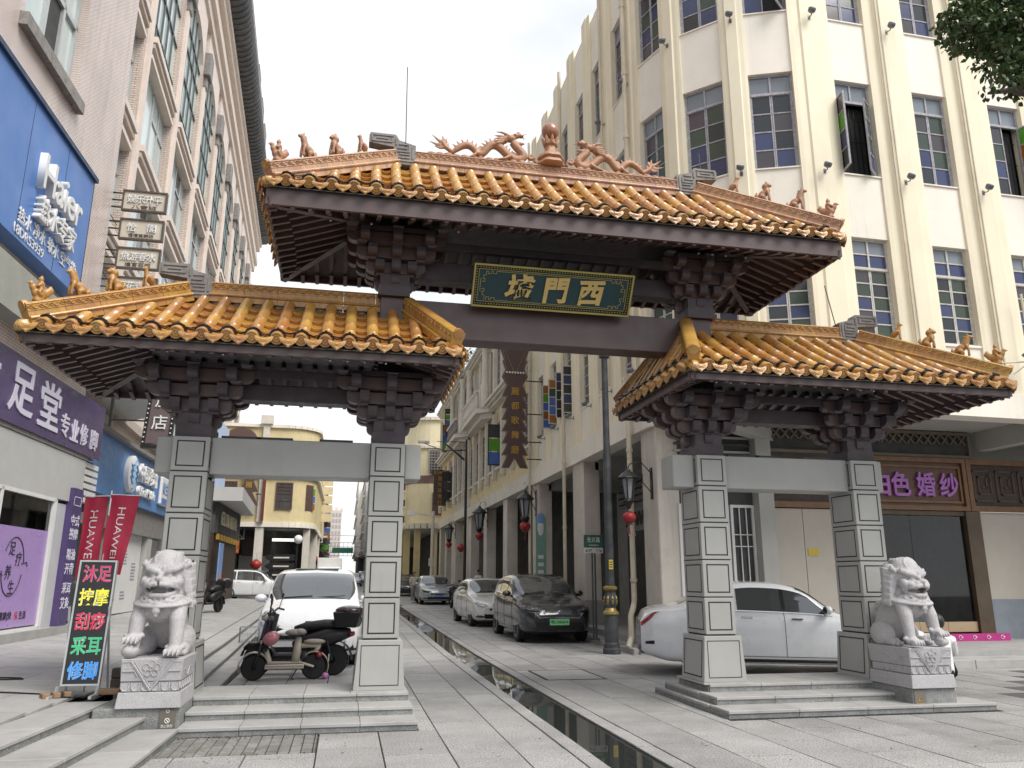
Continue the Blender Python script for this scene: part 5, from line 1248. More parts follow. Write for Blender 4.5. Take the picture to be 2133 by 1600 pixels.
s = MB(); s.hexa([qa(WY0 - .12, WZ0 - .22), qa(WY0 - .12, WZ0 - .22, .14), qa(WY1 + .12, WZ0 - .22, .14), qa(WY1 + .12, WZ0 - .22), qa(WY0 - .12, WZ0 + .02), qa(WY0 - .12, WZ0 + .02, .14), qa(WY1 + .12, WZ0 + .02, .14), qa(WY1 + .12, WZ0 + .02)])
s.build('window_sill', mat('stained_sill', (0.30, 0.28, 0.26), .8, var=.2, streak=.8, streak_col=(.05, .05, .05), dirt=.7, dirt_col=(.06, .06, .06), dirt_scale=6), tb, world=True)
f = MB()
for ya, yb, za, zb in ((WY0, WY0 + .09, WZ0, WZ1), (WY1 - .09, WY1, WZ0, WZ1), (WY0, WY1, WZ0, WZ0 + .09), (13.55, 13.66, WZ0, WZ1), (14.25, 14.34, WZ0, WZ1), (WY0, WY1, 12.0, 12.1)): f.hexa([qa(ya, za, -.26), qa(ya, za, -.14), qa(yb, za, -.14), qa(yb, za, -.26), qa(ya, zb, -.26), qa(ya, zb, -.14), qa(yb, zb, -.14), qa(yb, zb, -.26)])
wd = f.build('window', M_ALU, tb, world=True)
for ya, yb, m_ in ((12.64, 13.55, M_WGL), (14.34, 14.86, M_WGL), (13.66, 14.25, M_DARKIN)):  # middle sheet is painted dark as the unlit opening, not glass
 g = MB(); g.poly([qa(ya, WZ0 + .09, -.2), qa(yb, WZ0 + .09, -.2), qa(yb, WZ1, -.2), qa(ya, WZ1, -.2)]); g.build('pane', m_, wd, world=True)
PW = .92; bays = [17.0 + 4.8 * k for k in range(9)]
def wb(m, ya, yb, za, zb, d0=-.7, d1=0.0): wall(m, ya, yb, za, zb, 0, BX) if False else m.hexa([(BX(ya) + d0, ya, za), (BX(ya) + d1, ya, za), (BX(yb) + d1, yb, za), (BX(yb) + d0, yb, za), (BX(ya) + d0, ya, zb), (BX(ya) + d1, ya, zb), (BX(yb) + d1, yb, zb), (BX(yb) + d0, yb, zb)])
ROW = [(6.9, 9.7), (10.4, 13.2), (14.0, 16.9)]
for k, y in enumerate(bays):
 a, b = y + PW, y + 4.8
 m = MB(); wb(m, y, y + PW, 5.3, 24.0); m.build('tiled_pier', M_TILE2, tb, world=True)
 m = MB(); wb(m, y + PW * .30, y + PW * .70, 5.3, 22.4, -.1, .10); m.build('pier_strip', M_PINK, tb, world=True)
 m = MB(); wb(m, y + .1, y + PW - .1, 22.4, 23.5, -.1, .28); wb(m, y + .25, y + PW - .25, 21.9, 22.4, -.1, .16); m.build('pier_capital', M_FRET, tb, world=True, bevel=.04)
 for r, (z0, z1) in enumerate(ROW):
  zn = ROW[r + 1][0] if r < 2 else 17.7
  m = MB(); wb(m, a, b, z1, zn - .02, -.7, -.02); m.build('spandrel_wall', M_PINK, tb, world=True)
  for q, (za, zb, d) in enumerate(((z1 + .02, z1 + .16, .06), (zn - .42, zn - .28, .10), (zn - .22, zn - .02, .16))):
   m = MB(); wb(m, a + .002, b - .002, za, zb, -.1, d); m.build('ledge', M_LEDGE if q == 1 else M_PINK, tb, world=True)
  fr = MB()
  for ya, yb, za, zb in ((a, a + .07, z0, z1), (b - .07, b, z0, z1), (a, b, z0, z0 + .07), (a, b, z1 - .07, z1), (a + 1.9, a + 2.0, z0, z1), (a + 2.9, a + 2.98, z0, z1), (a + 1.95, b, z0 + 2.0, z0 + 2.07)): wb(fr, ya, yb, za, zb, -.28, -.2)
  wo = fr.build('window', M_ALU, tb, world=True)
  for ya, yb, m_ in ((a + .07, a + 1.9, M_WGL), (a + 2.0, a + 2.9, M_WGD if (k + r) % 3 else M_WGL), (a + 2.98, b - .07, M_WGL)):
   g = MB(); g.poly([(BX(ya) - .24, ya, z0 + .07), (BX(yb) - .24, yb, z0 + .07), (BX(yb) - .24, yb, z1 - .07), (BX(ya) - .24, ya, z1 - .07)]); g.build('pane', m_, wo, world=True)
 z0, zs = 17.7, 22.3; n = 10; cy = (a + b) / 2; R_ = (b - a) / 2
 arch = [(a, z0), (b, z0)] + [(cy + R_ * math.cos(PI * j / n), zs + 1.35 * math.sin(PI * j / n)) for j in range(n + 1)]
 g = MB(); g.poly([(BX(yy) - .16, yy, zz) for yy, zz in arch]); wo = g.build('arched_window', M_WGL, tb, world=True)
 gr = MB()
 for j in range(1, 5): yy = a + (b - a) * j / 5; zt = zs + 1.35 * math.sqrt(max(0, 1 - ((yy - cy) / R_) ** 2)); wb(gr, yy - .03, yy + .03, z0, zt, -.18, -.1)
 for zz in (18.6, 20.1, 21.4, 22.3): wb(gr, a, b, zz - .03, zz + .03, -.18, -.1)
 gr.build('glazing_bar', mat('dark_mullion', (0.10, 0.12, 0.12), .5) if k == 0 else bpy.data.materials['dark_mullion'], wo, world=True)
 m = MB()
 for j in range(n):
  p, q = arch[2 + j], arch[3 + j]; m.hexa([(BX(q[0]) - .5, q[0], q[1]), (BX(q[0]), q[0], q[1]), (BX(p[0]), p[0], p[1]), (BX(p[0]) - .5, p[0], p[1]), (BX(q[0]) - .5, q[0], 25.0), (BX(q[0]), q[0], 25.0), (BX(p[0]), p[0], 25.0), (BX(p[0]) - .5, p[0], 25.0)])
 m.build('arch_wall', M_PINK, tb, world=True)
YE = bays[-1] + 4.8
m = MB(); wb(m, YE, YE + PW, 5.3, 24.0); m.build('tiled_pier', M_TILE2, tb, world=True)
for za, zb, d in ((25.0, 25.5, .12), (25.5, 26.0, .3), (26.0, 26.7, .16), (26.7, 27.1, .4), (27.1, 27.5, .52)):
 m = MB(); wb(m, 17.0, YE + PW, za, zb, -.7, d); m.build('entablature', M_PINK, tb, world=True)
m = MB(); pts = [(BX(17 + .0) + .5, 17.0, 28.25), (BX(YE) + .5, YE + PW + .2, 28.25)]; m.tube(pts, .8, n=18)
n = int((YE - 17) / .42)
for j in range(n): yy = 17.1 + j * .42; m.lathe([(.86, 0), (.86, .14)], (BX(yy) + .5, yy, 28.25), n=16, axis='y')
m.build('rounded_tile_eave', mat('dark_grey_tile', (0.075, 0.075, 0.08), .6, var=.25, scale=3, dirt=.5, dirt_col=(.18, .18, .17)), tb, world=True, smooth=rad(50))
m = MB(); wb(m, 17.0, YE + .6, 28.6, 38.2, -3.0, -.9); m.build('upper_storey', M_PINK, tb, world=True)
for k, y in enumerate([17.6 + 2.4 * j for j in range(18)]):
 for z in (29.9, 33.4): 
  m = MB(); wb(m, y, y + 1.3, z, z + 2.3, -1.0, -.88); wo = m.build('window', M_WGL if k % 3 else M_WGD, tb, world=True)
 m = MB(); wb(m, y + 1.5, y + 1.75, 28.6, 38.2, -1.0, -.72); m.build('pier_strip', M_LEDGE, tb, world=True)
m = MB(); wb(m, 17.0, YE + 1.0, 38.2, 38.8, -3.2, -.2); m.build('roof_eave', M_FRET, tb, world=True)
for y in (50.0, 54.0, 57.5): m = MB(); wb(m, y, y + 1.8, 34.5, 36.0, -.9, .3); m.build('air_conditioner_cage', M_FRET, tb, world=True)
for za, zb, d in ((5.3, 5.55, .42), (5.55, 5.8, .62), (5.8, 6.05, .5), (6.05, 6.3, .3)):
 m = MB(); wb(m, 17.58, YE + PW, za, zb, -.6, d); m.build('cornice', M_PINK if za != 5.55 else M_LEDGE, tb, world=True)
m = MB()
for j in range(30): yy = 19 + j * .9; wb(m, yy, yy + .45, 5.12, 5.298, -.3, .45)
m.build('soffit_block', M_LEDGE, tb, world=True)
MB().box(-7.9, 17.56, .3, -6.9, YE, 5.3).build('ground_wall', M_DARKIN, tb, world=True)
m = MB(); m.extr([(-5.55, 18.6, 5.62), (-4.55, 19.3, 5.62), (-4.3, 20.9, 5.62), (-5.9, 22.5, 5.62), (-6.6, 22.5, 5.62), (-6.6, 18.6, 5.62)], (0, 0, .26)); m.build('canopy_slab', mat('white_canopy', (0.52, 0.52, 0.50), .6, var=.05), tb, world=True)
# ---- foot massage shop
fs = thing('massage_shop', 'foot massage shop with a long purple fascia and mauve glass stickers', 'shop front', (-5.5, 15, .4))
M_PSIGN = mat('purple_fascia', (0.085, 0.058, 0.155), .28, var=.06, scale=.5, coat=.3)
def slabA(m, ya, yb, za, zb, d0, d1): m.hexa([qa(ya, za, d0), qa(ya, za, d1), qa(yb, za, d1), qa(yb, za, d0), qa(ya, zb, d0), qa(ya, zb, d1), qa(yb, zb, d1), qa(yb, zb, d0)]); return m
slabA(MB(), 6, 18.9, 4.03, 5.23, -.2, .0).build('fascia_sign', M_PSIGN, fs, world=True, bevel=.01)
M_LIL = mat('pale_lilac_letter', (0.66, 0.64, 0.75), .5, var=.03)
for ch, y, z, hh, ww in (('沐', 13.25, 4.65, .86, 1.0), ('足', 14.64, 4.65, .86, 1.0), ('堂', 15.86, 4.63, .86, .95), ('专', 16.68, 4.42, .46, .44), ('业', 17.22, 4.41, .44, .44), ('修', 17.74, 4.41, .44, .46), ('脚', 18.36, 4.40, .44, .46)):
 lettering(ch, 'character', qa(y, z, .012), UA, (0, 0, 1), .5, M_LIL, fs, extrude=.008, offset=.016, fit=ww, fith=hh)
slabA(MB(), 6, 18.35, 3.95, 4.03, -.3, -.04).build('fascia_trim', M_FRET, fs, world=True)
slabA(MB(), 6, 18.3, 3.02, 3.94, -.4, -.06).build('shutter_box', mat('grey_white_cladding', (0.50, 0.50, 0.49), .5, var=.05), fs, world=True)
for k in range(6): slabA(MB(), 18.36, 19.3, 3.1 + .15 * k, 3.2 + .15 * k, -.25, -.12).build('louvre', M_WHITE, fs, world=True)
slabA(MB(), 18.3, 19.5, 2.95, 4.05, -.5, -.3).build('louvre_back', M_INLAY, fs, world=True)
slabA(MB(), 6, 18.3, .3, .58, -.4, .05).build('shop_plinth', M_STEP, fs, world=True)
fr = MB()
for ya, yb, za, zb in ((6, 17.0, 2.95, 3.02), (16.92, 17.05, .58, 3.0), (14.62, 14.70, .58, 3.0), (12.0, 12.08, .58, 3.0), (6, 17.0, .58, .63)): slabA(fr, ya, yb, za, zb, -.16, -.06)
fr.build('window_frame', M_WHITE, fs, world=True)
for ya, yb in ((6, 12.0), (12.08, 14.62), (14.70, 16.92)): MB().poly([qa(ya, .63, -.115), qa(yb, .63, -.115), qa(yb, 2.95, -.115), qa(ya, 2.95, -.115)]).build('glass', GLASS, fs, world=True)
m = MB(); slabA(m, 5.5, 17.3, .5, 3.2, -3.2, -3.1); slabA(m, 5.5, 17.3, .45, .5, -3.2, -.2); slabA(m, 5.5, 17.3, 3.1, 3.2, -3.2, -.42); slabA(m, 17.2, 17.3, .5, 3.1, -3.2, -.42); slabA(m, 5.5, 5.6, .5, 3.1, -3.2, -.42); m.build('shop_room', mat('massage_room', (0.34, 0.33, 0.31), .7, var=.2), fs, world=True)
for y in (13.4, 15.2, 16.2): slabA(MB(), y, y + .5, .5, 2.6, -2.0, -1.9).build('curtain_panel', mat('curtain_beige', (0.5, 0.47, 0.42), .8, var=.1) if y < 14 else bpy.data.materials['curtain_beige'], fs, world=True)
M_MAUVE = mat('mauve_sticker', (0.40, 0.27, 0.56), .35, var=.04, coat=.3)
slabA(MB(), 12.1, 14.6, .66, 2.38, -.104, -.10).build('glass_sticker', M_MAUVE, fs, world=True); slabA(MB(), 14.72, 16.9, .66, 2.38, -.104, -.10).build('glass_sticker', M_MAUVE, fs, world=True)
M_INK = mat('dark_ink', (0.03, 0.02, 0.04), .6, var=0)
M_REDINK = mat('red_ink', (0.5, 0.04, 0.03), .6, var=0)
m = MB(); cyc, czc = 15.55, 1.70
for a0, a1 in ((.15, 2.6), (3.3, 6.0)): m.tube([qa(cyc + .42 * math.cos(a), czc + .50 * math.sin(a), -.095) for a in [a0 + (a1 - a0) * j / 20 for j in range(21)]], .010, n=4)
m.tube([qa(cyc + .35, 1.75, -.095), qa(cyc + .55, 1.78, -.095), qa(cyc + .6, 1.70, -.095)], .010, n=4); m.tube([qa(cyc - .55, 1.60, -.095), qa(cyc - .35, 1.55, -.095)], .010, n=4)
m.build('ink_circle', M_INK, fs, world=True)
for ch, y, z in (('足', 15.45, 2.0), ('疗', 15.75, 1.83), ('养', 15.4, 1.6), ('生', 15.6, 1.35)): lettering(ch, 'character', qa(y, z, -.095), UA, (0, 0, 1), .26, M_INK, fs, extrude=.003)
lettering('乐', 'character', qa(15.0, .86, -.095), UA, (0, 0, 1), .15, M_INK, fs, extrude=.003); lettering('享', 'character', qa(15.17, .86, -.095), UA, (0, 0, 1), .15, M_REDINK, fs, extrude=.003)
lettering('健康|快', 'lettering', qa(15.55, .86, -.095), UA, (0, 0, 1), .15, M_INK, fs, extrude=.003); lettering('乐', 'character', qa(15.98, .86, -.095), UA, (0, 0, 1), .15, M_REDINK, fs, extrude=.003); lettering('生活', 'lettering', qa(16.25, .86, -.095), UA, (0, 0, 1), .15, M_INK, fs, extrude=.003)
slabA(MB(), 17.06, 17.62, .35, 2.95, -.4, -.1).build('side_wall', mat('pale_grey_wall', (0.5, 0.5, 0.52), .5, var=.05), fs, world=True)
slabA(MB(), 17.62, 18.15, .45, 3.3, -.35, .02).build('price_panel', mat('violet_panel', (0.075, 0.05, 0.15), .4), fs, world=True)
for s_, z in (('中式', 2.65), ('按摩', 2.38), ('精油', 1.97), ('开背', 1.69), ('采耳', 1.31), ('艾灸', 1.02)): lettering(s_, 'lettering', qa(17.88, z, .024), UA, (0, 0, 1), .24, M_LIL, fs, extrude=.003, offset=.008)
fr = MB(); 
for ya, yb, za, zb in ((17.68, 18.08, 2.95, 2.965), (17.68, 18.08, 3.12, 3.135), (17.68, 17.69, 2.95, 3.135), (18.07, 18.08, 2.95, 3.135)): slabA(fr, ya, yb, za, zb, .02, .025)
fr.build('small_badge', M_LIL, fs, world=True)
pp = slabA(MB(), 13.2, 14.4, .7, 2.9, -.106, -.103); 
slabA(MB(), 14.15, 14.55, 2.0, 2.9, -.099, -.095).build('wall_poster', mat('blue_poster', (0.12, 0.28, 0.55), .5), fs, world=True)
m = MB(); slabA(m, 3, 17.4, 5.55, 6.35, -.3, .35); m.build('concrete_band', mat('grey_concrete_band', (0.33, 0.34, 0.30), .7, var=.08, streak=.4), tb, world=True)
# ---- blue appliance sign
hs = thing('appliance_sign', 'big blue box sign with raised white lettering on the pink tiled wall', 'sign', (-5.5, 13, 6.7))
slabA(MB(), 7.5, 15.62, 6.72, 9.15, -.02, .30).build('sign_box', mat('blue_sign', (0.085, 0.20, 0.50), .4, var=.06, scale=.6), hs, world=True)
slabA(MB(), 7.45, 15.68, 9.15, 9.24, -.05, .36).build('top_flashing', mat('dark_blue_flashing', (0.02, 0.045, 0.10), .5), hs, world=True)
slabA(MB(), 15.622, 15.66, 6.72, 9.15, -.02, .30).build('side_flashing', bpy.data.materials['dark_blue_flashing'], hs, world=True)
for y in (9.6, 11.2, 12.8, 14.3): slabA(MB(), y, y + .012, 6.74, 9.13, .30, .303).build('panel_joint', bpy.data.materials['dark_blue_flashing'], hs, world=True)
lettering('Haier', 'lettering', qa(14.1, 8.12, .36), UA, (0, 0, 1), .8, M_WHITE, hs, extrude=.06, offset=.012, fit=1.75, fith=.62)
lettering('热水专家', 'lettering', qa(14.05, 7.50, .36), UA, (0, 0, 1), .5, M_WHITE, hs, extrude=.06, offset=.014, fit=1.6, fith=.46, shear=.15)
lettering('热水 净水 软水 空气能', 'lettering', qa(14.05, 7.12, .31), UA, (0, 0, 1), .3, M_WHITE, hs, extrude=.008, offset=.004, fit=2.5, fith=.27)
lettering('18DR53939', 'lettering', qa(13.3, 6.86, .31), UA, (0, 0, 1), .2, M_WHITE, hs, extrude=.006, fit=1.15, fith=.16)
# ---- phone shop
ph = thing('phone_shop', 'phone shop under a blue fascia with a round white emblem', 'shop front', (-5.9, 24, .6))
PX_ = -5.9
def slabP(ya, yb, za, zb, x0, x1): return MB().box(x0, ya, za, x1, yb, zb)
M_MBL = mat('sky_blue_fascia', (0.10, 0.25, 0.55), .4, var=.1, streak=.25, streak_col=(.2, .35, .6))
slabP(18.9, 29.0, 3.5, 4.95, PX_ - .3, PX_).build('fascia_sign', M_MBL, ph, bevel=.01, world=True)
slabP(18.9, 29.2, 4.95, 5.05, PX_ - .3, PX_ + .15).build('fascia_trim', M_FRET, ph, world=True)
ring = MB(); c = (PX_ + .06, 23.05, 4.26)
ring.lathe([(.50, -.08), (.50, .06), (.46, .08), (.001, .08)], c, n=28, axis='x'); ring.build('emblem_disc', M_WHITE, ph, world=True, smooth=rad(40))
em = MB()
for k in range(-2, 3): em.tube([(c[0] + .09, c[1] + u_ * .36, c[2] + .16 * k + .10 * math.sin(u_ * 4)) for u_ in [-1 + j * .25 for j in range(9)] if abs(u_ * .36) ** 2 + (.16 * k) ** 2 < .17], .022, n=5) if True else 0
em.build('emblem_wave', mat('emblem_blue', (0.12, 0.3, 0.55), .4), ph, world=True)
lettering('中国移动', 'lettering', (PX_ + .07, 24.85, 4.42), (0, 1, 0), (0, 0, 1), .5, M_WHITE, ph, extrude=.06, offset=.012, fit=2.1, fith=.52)
lettering('China Mobile', 'lettering', (PX_ + .07, 24.85, 3.92), (0, 1, 0), (0, 0, 1), .3, M_WHITE, ph, extrude=.05, offset=.006, fit=1.95, fith=.26)
slabP(26.55, 27.95, 3.75, 4.65, PX_ + .002, PX_ + .12).build('white_light_box', M_WHITE, ph, world=True, bevel=.05)
lettering('和生活', 'lettering', (PX_ + .126, 27.25, 4.28), (0, 1, 0), (0, 0, 1), .3, mat('blue_letter', (.08, .2, .5), .5), ph, extrude=.004, fit=1.1, fith=.38)
slabP(26.7, 27.8, 3.80, 3.98, PX_ + .121, PX_ + .126).build('label_strip', bpy.data.materials['blue_letter'], ph, world=True)
slabP(18.9, 29, 2.75, 3.5, PX_ - .5, PX_ - .12).build('shutter_box', M_FRET, ph, world=True)
for y0, y1, m_ in ((20.2, 22.4, M_WGD), (23.4, 26.6, M_WHITE), (27.2, 28.8, M_WGD)): slabP(y0, y1, .55, 2.75, PX_ - .45, PX_ - .3).build('shop_window', m_, ph, world=True)
for y in (19.0, 22.5, 26.7): slabP(y, y + .55, .4, 2.75, PX_ - .5, PX_ - .15).build('shop_pier', M_SOFFIT, ph, world=True)
M_PRN = mat('grey_print', (.3, .32, .38), .6); M_PRB = mat('blue_print', (.12, .16, .42), .6)
for y, z, wv, h_, mm in ((24.2, 2.2, .9, .3, M_PRN), (24.2, 1.85, .8, .25, M_PRN), (24.9, 2.25, .35, .5, M_PRN), (23.8, 1.25, .4, .1, M_PRB), (24.0, 1.0, .5, .2, M_PRN), (25.0, 1.1, .5, .3, M_PRN), (25.9, 1.9, .5, .6, M_PRN), (23.9, .75, .3, .35, M_PRN)):
 for j in range(max(2, int(h_ / .09))): slabP(y - wv / 2, y + wv / 2 * (1 if j % 3 else .7), z - j * .09, z - j * .09 + .045, PX_ - .299, PX_ - .295).build('print_line', mm, ph, world=True)
ls_ = thing('dark_front_shop', 'clothing shop with a dark fascia and gilt lettering under a grey canopy', 'shop front', (-5.3, 36, .7))
MB().box(-6.9, 29.2, .4, -5.6, 33.5, 5.0).build('shop_wall', M_SOFFIT, ls_, world=True)
MB().extr([(-6.5, 33.5, 4.55), (-4.2, 33.5, 4.55), (-4.6, 41.5, 4.55), (-6.5, 41.5, 4.55)], (0, 0, .55)).build('canopy', mat('pale_canopy', (.5, .5, .5), .5, var=.05), ls_, world=True)
MB().box(-5.25, 34.0, 3.3, -5.15, 41, 4.5).build('fascia_sign', M_DARKIN, ls_, world=True)
MB().box(-5.9, 33.6, .5, -5.25, 41, 3.3).build('shop_opening', M_BWOODD, ls_, world=True)
lettering('EURASIA', 'lettering', (-5.13, 37.2, 3.95), (0, 1, 0), (0, 0, 1), .5, M_CREAM, ls_, extrude=.03, fit=4.6, fith=.55)
for k in range(9): MB().box(-5.2, 34.2 + k * .75, 3.05, -5.1, 34.65 + k * .75, 3.28).build('gilt_letter_block', M_YG, ls_, world=True)
MB().box(-5.9, 33.5, 5.3, -5.6, 38, 8.2).build('blue_light_panel', mat('pale_blue_panel', (.42, .55, .75), .4, var=.1), ls_, world=True)
MB().box(-5.0, 33.9, .6, -4.95, 34.9, 2.9).build('banner_poster', mat('blue_orange_poster', (.2, .32, .6), .5), ls_, world=True)
MB().lathe([(.22, 0), (.22, .02), (.001, .02)], (-4.94, 34.4, 1.5), n=16, axis='x').build('poster_disc', mat('orange_print', (.6, .22, .08), .5), ls_, world=True)
# ---- three plaques on brackets, one more half hidden below
M_PLQ = mat('beige_plaque', (0.52, 0.48, 0.40), .6, var=.05); M_PLF = mat('brown_plaque_frame', (0.085, 0.065, 0.05), .5)
texts = [('娱乐升平', '八音班'), ('怡　閣', '悟情英粥坊'), ('魚游春水', '煌宮石田'), ('百花齊放', '悟情')]
labs = ['beige plaque topmost of the bracketed stack, reading of entertainment', 'beige plaque second from the top with two large characters', 'beige plaque third from the top just above the ridge beasts', 'beige plaque lowest of the stack half hidden behind the roof']
for k, (a_, b_) in enumerate(texts):
 zc = 9.76 - .69 * k; xa, xb = -5.33 + .012 * k, -4.39 + .0 * k; y = 17.6
 t = thing('plaque_sign', labs[k], 'sign', (xa, y, zc - .25), group='bracketed plaques on the tiled corner')
 MB().box(xa + .03, y + .01, zc - .22, xb - .03, y + .07, zc + .22).build('plaque_board', M_PLQ, t, world=True)
 MB().frame(xa, zc - .25, xb, zc + .25, .035, y - .02, y + .09).build('frame', M_PLF, t, world=True)
 lettering(a_, 'lettering', ((xa + xb) / 2, y - .005, zc + .04), (1, 0, 0), (0, 0, 1), .2, M_WHITE, t, extrude=.015, offset=.004, fit=.72 if k != 1 else .6, fith=.2)
 lettering(b_, 'lettering', ((xa + xb) / 2, y + .004, zc - .145), (1, 0, 0), (0, 0, 1), .1, M_PLF, t, extrude=.004, fit=.52, fith=.09)
 r = MB()
 for dz in (-.17, 0, .17): r.box(-5.62, y + .02, zc + dz - .014, xa - .002, y + .05, zc + dz + .014)
 r.box(-5.62, y + .018, zc - .27, -5.585, y + .053, zc + .27); r.bar((-5.60, y + .03, zc - .28), (xa - .05, y + .03, zc - .62), .018); r.box(-5.66, y, zc + .2, -5.6, y + .08, zc + .36)
 r.build('bracket', M_BLACK, t, world=True)
# ---- hotel sign with a film-strip edge
t = thing('hotel_sign', 'vertical brown hotel sign edged with white bulbs like a film strip', 'sign', (-4.25, 17.6, 4.25))
cx, cz = -4.02, 4.95
MB().extr([(-4.30, 17.6, 4.26), (-3.79, 17.6, 4.29), (-3.74, 17.6, 5.62), (-4.22, 17.6, 5.64)], (0, .1, 0)).build('sign_board', mat('grey_brown_sign', (0.13, 0.095, 0.09), .5, var=.06), t, world=True)
m = MB(); m.extr([(-4.345, 17.59, 4.22), (-4.27, 17.59, 4.22), (-4.19, 17.59, 5.66), (-4.265, 17.59, 5.66)], (0, .12, 0)); m.extr([(-3.83, 17.59, 4.26), (-3.755, 17.59, 4.26), (-3.70, 17.59, 5.66), (-3.775, 17.59, 5.66)], (0, .12, 0)); m.box(-4.345, 17.592, 4.16, -3.755, 17.71, 4.25); m.build('film_edge', M_BLACK, t, world=True)
for k in range(14):
 f_ = k / 13
 for xa, xb in ((-4.308, -4.228), (-3.793, -3.738)): MB().box(xa + (xb - xa) * f_ - .013, 17.575, 4.28 + 1.33 * f_, xa + (xb - xa) * f_ + .013, 17.592, 4.305 + 1.33 * f_).build('bulb', M_WHITE, t, world=True)
lettering('旅', 'character', (-3.985, 17.585, 5.2), (1, 0, 0), (.04, 0, 1), .33, M_WHITE, t, extrude=.012, offset=.006); lettering('店', 'character', (-4.02, 17.585, 4.72), (1, 0, 0), (.04, 0, 1), .33, M_WHITE, t, extrude=.012, offset=.006)
MB().bar((-4.3, 17.66, 5.35), (-5.0, 17.66, 5.35), .03).bar((-4.32, 17.66, 4.75), (-5.0, 17.66, 4.75), .03).box(-5.03, 17.62, 4.6, -4.98, 17.7, 5.6).bar((-5.0, 17.66, 5.35), (-5.5, 17.66, 5.35), .03).build('bracket', M_BLACK, t, world=True)
# ---- light-emitting signboard leaning on its stand, with flags behind
t = thing('signboard', 'tall black signboard with glowing coloured characters on a white metal stand', 'sign', (-2.68, 9.66, .28))
ob = Vector((-2.885, 9.62, .395)); vx = Vector((1, 0, 0)).normalized(); vup = Vector((.012, .11, 1.30)).normalized(); nb = vx.cross(vup); Bm = basis(ob, vx, vup, nb)
def bpart(name, mb, m_): return putw(name, mb.mesh(name), m_, t, Bm)
Wb, Hb = .385, 1.305
bpart('board', MB().box(.012, .012, -.04, Wb - .012, Hb - .012, 0), mat('board_black', (0.008, 0.010, 0.011), .35, coat=.2))
f = MB(); f.box(0, 0, -.045, Wb, .018, .012).box(0, Hb - .018, -.045, Wb, Hb, .012).box(0, .018, -.045, .018, Hb - .018, .012).box(Wb - .018, .018, -.045, Wb, Hb - .018, .012); bpart('frame', f, M_ALU)
def led(n_, c): return mat(n_, c, .5, var=0, emit=.3)
cols = [led('led_crimson', (.36, .03, .10)), led('led_yellow', (.55, .52, .05)), led('led_red', (.42, .02, .06)), led('led_green', (.03, .34, .15)), led('led_blue', (.03, .22, .60))]
M_OUT = mat('led_outline', (.55, .55, .53), .5, var=0)
for k, s_ in enumerate(('沐足', '按摩', '刮痧', '采耳', '修脚')):
 y = Hb - .145 - .252 * k
 for off, z, mm in ((.028, .004, M_OUT), (.012, .008, cols[k])):
  me = text_mesh(s_, 1.0, .5, off).copy(); sx = .30 / me['w']; sy = .19 / me['h']; me.transform(Matrix.Diagonal((sx, sy, .003, 1))); o_ = putw('lettering', me, mm, t, Bm @ Matrix.Translation((Wb / 2, y, z)))
m = MB(); fl_ = lz(-2.9, 9.7)
for x in (-2.90, -2.50): m.bar((x, 9.60, .395), (x - .015, 9.57, fl_ + .01), .026); m.bar((x - .02, 9.38, fl_ + .014), (x - .02, 9.95, fl_ + .014), .028)
m.bar((-2.9, 9.64, 1.2), (-2.92, 9.95, fl_ + .02), .02); m.bar((-2.5, 9.64, 1.2), (-2.5, 9.95, fl_ + .02), .02); m.build('stand', M_ALU, t, world=True)
M_FLAG = mat('red_flag_cloth', (0.42, 0.018, 0.055), .6, var=.1, scale=5)
for k, (xa, xb, sk, lab, txo) in enumerate(((-2.735, -2.405, -.10, 'red banner flag on the near side of the pole with white lettering', .5), (-2.77, -3.02, .03, 'narrower red banner flag folded behind the pole with white lettering', .5))):
 t = thing('banner_flag', lab, 'flag', (xa, 10.0 + .05 * k, 1.6), group='red banner flags by the signboard'); y = 10.0 + .06 * k
 z1, z0 = (2.45, 1.55) if k == 0 else (2.43, 1.5)
 def P(u, v): return (xa + (xb - xa) * u + sk * (1 - v) * (1 if k == 0 else 1) * u + (-.02 + .02 * v if k == 0 else -.03 * (1 - v)), y + .018 * math.sin(u * 7 + v * 2) + .02 * u * k + .012 * math.sin(v * 9 + u * 3), z0 + (z1 - z0) * v + (-.01 * u))
 m = MB(); m.grid(P, 14, 18); b2 = MB(); b2.grid(lambda u, v: (P(u, v)[0], P(u, v)[1] + .004, P(u, v)[2]), 14, 18); m.add(b2); m.build('cloth', M_FLAG, t, world=True, smooth=True)
 me = text_mesh('HUAWEI', 1.0, .5, 0.0).copy(); L_ = .58 / me['w']; hh = .085 / me['h']
 for v in me.vertices:
  a_, b_, c_ = v.co.x * L_, v.co.y * hh, v.co.z * .002; u = txo + b_ / abs(xb - xa) * (1 if k == 0 else -1); vv = .52 - a_ / (z1 - z0); q = P(u, vv); v.co = Vector((q[0], q[1] - .006 - c_, q[2]))
 put('lettering', me, M_WHITE, t, world=True)
 if k == 0: MB().bar((-2.725, 10.03, 2.5), (-2.76, 10.03, lz(-2.7, 10)), .016).bar((-2.73, 10.03, 2.455), (-2.39, 10.03, 2.45), .008).bar((-2.73, 10.03, 2.44), (-3.02, 10.05, 2.43), .008).build('pole', M_STEEL, t, world=True)
M_WBLK = mat('timber_offcut', (0.30, 0.19, 0.11), .8, var=.3, scale=10, dirt=.4, dirt_col=(.12, .09, .06)); M_WBLD = mat('dark_timber_offcut', (0.055, 0.042, 0.035), .8, var=.3)
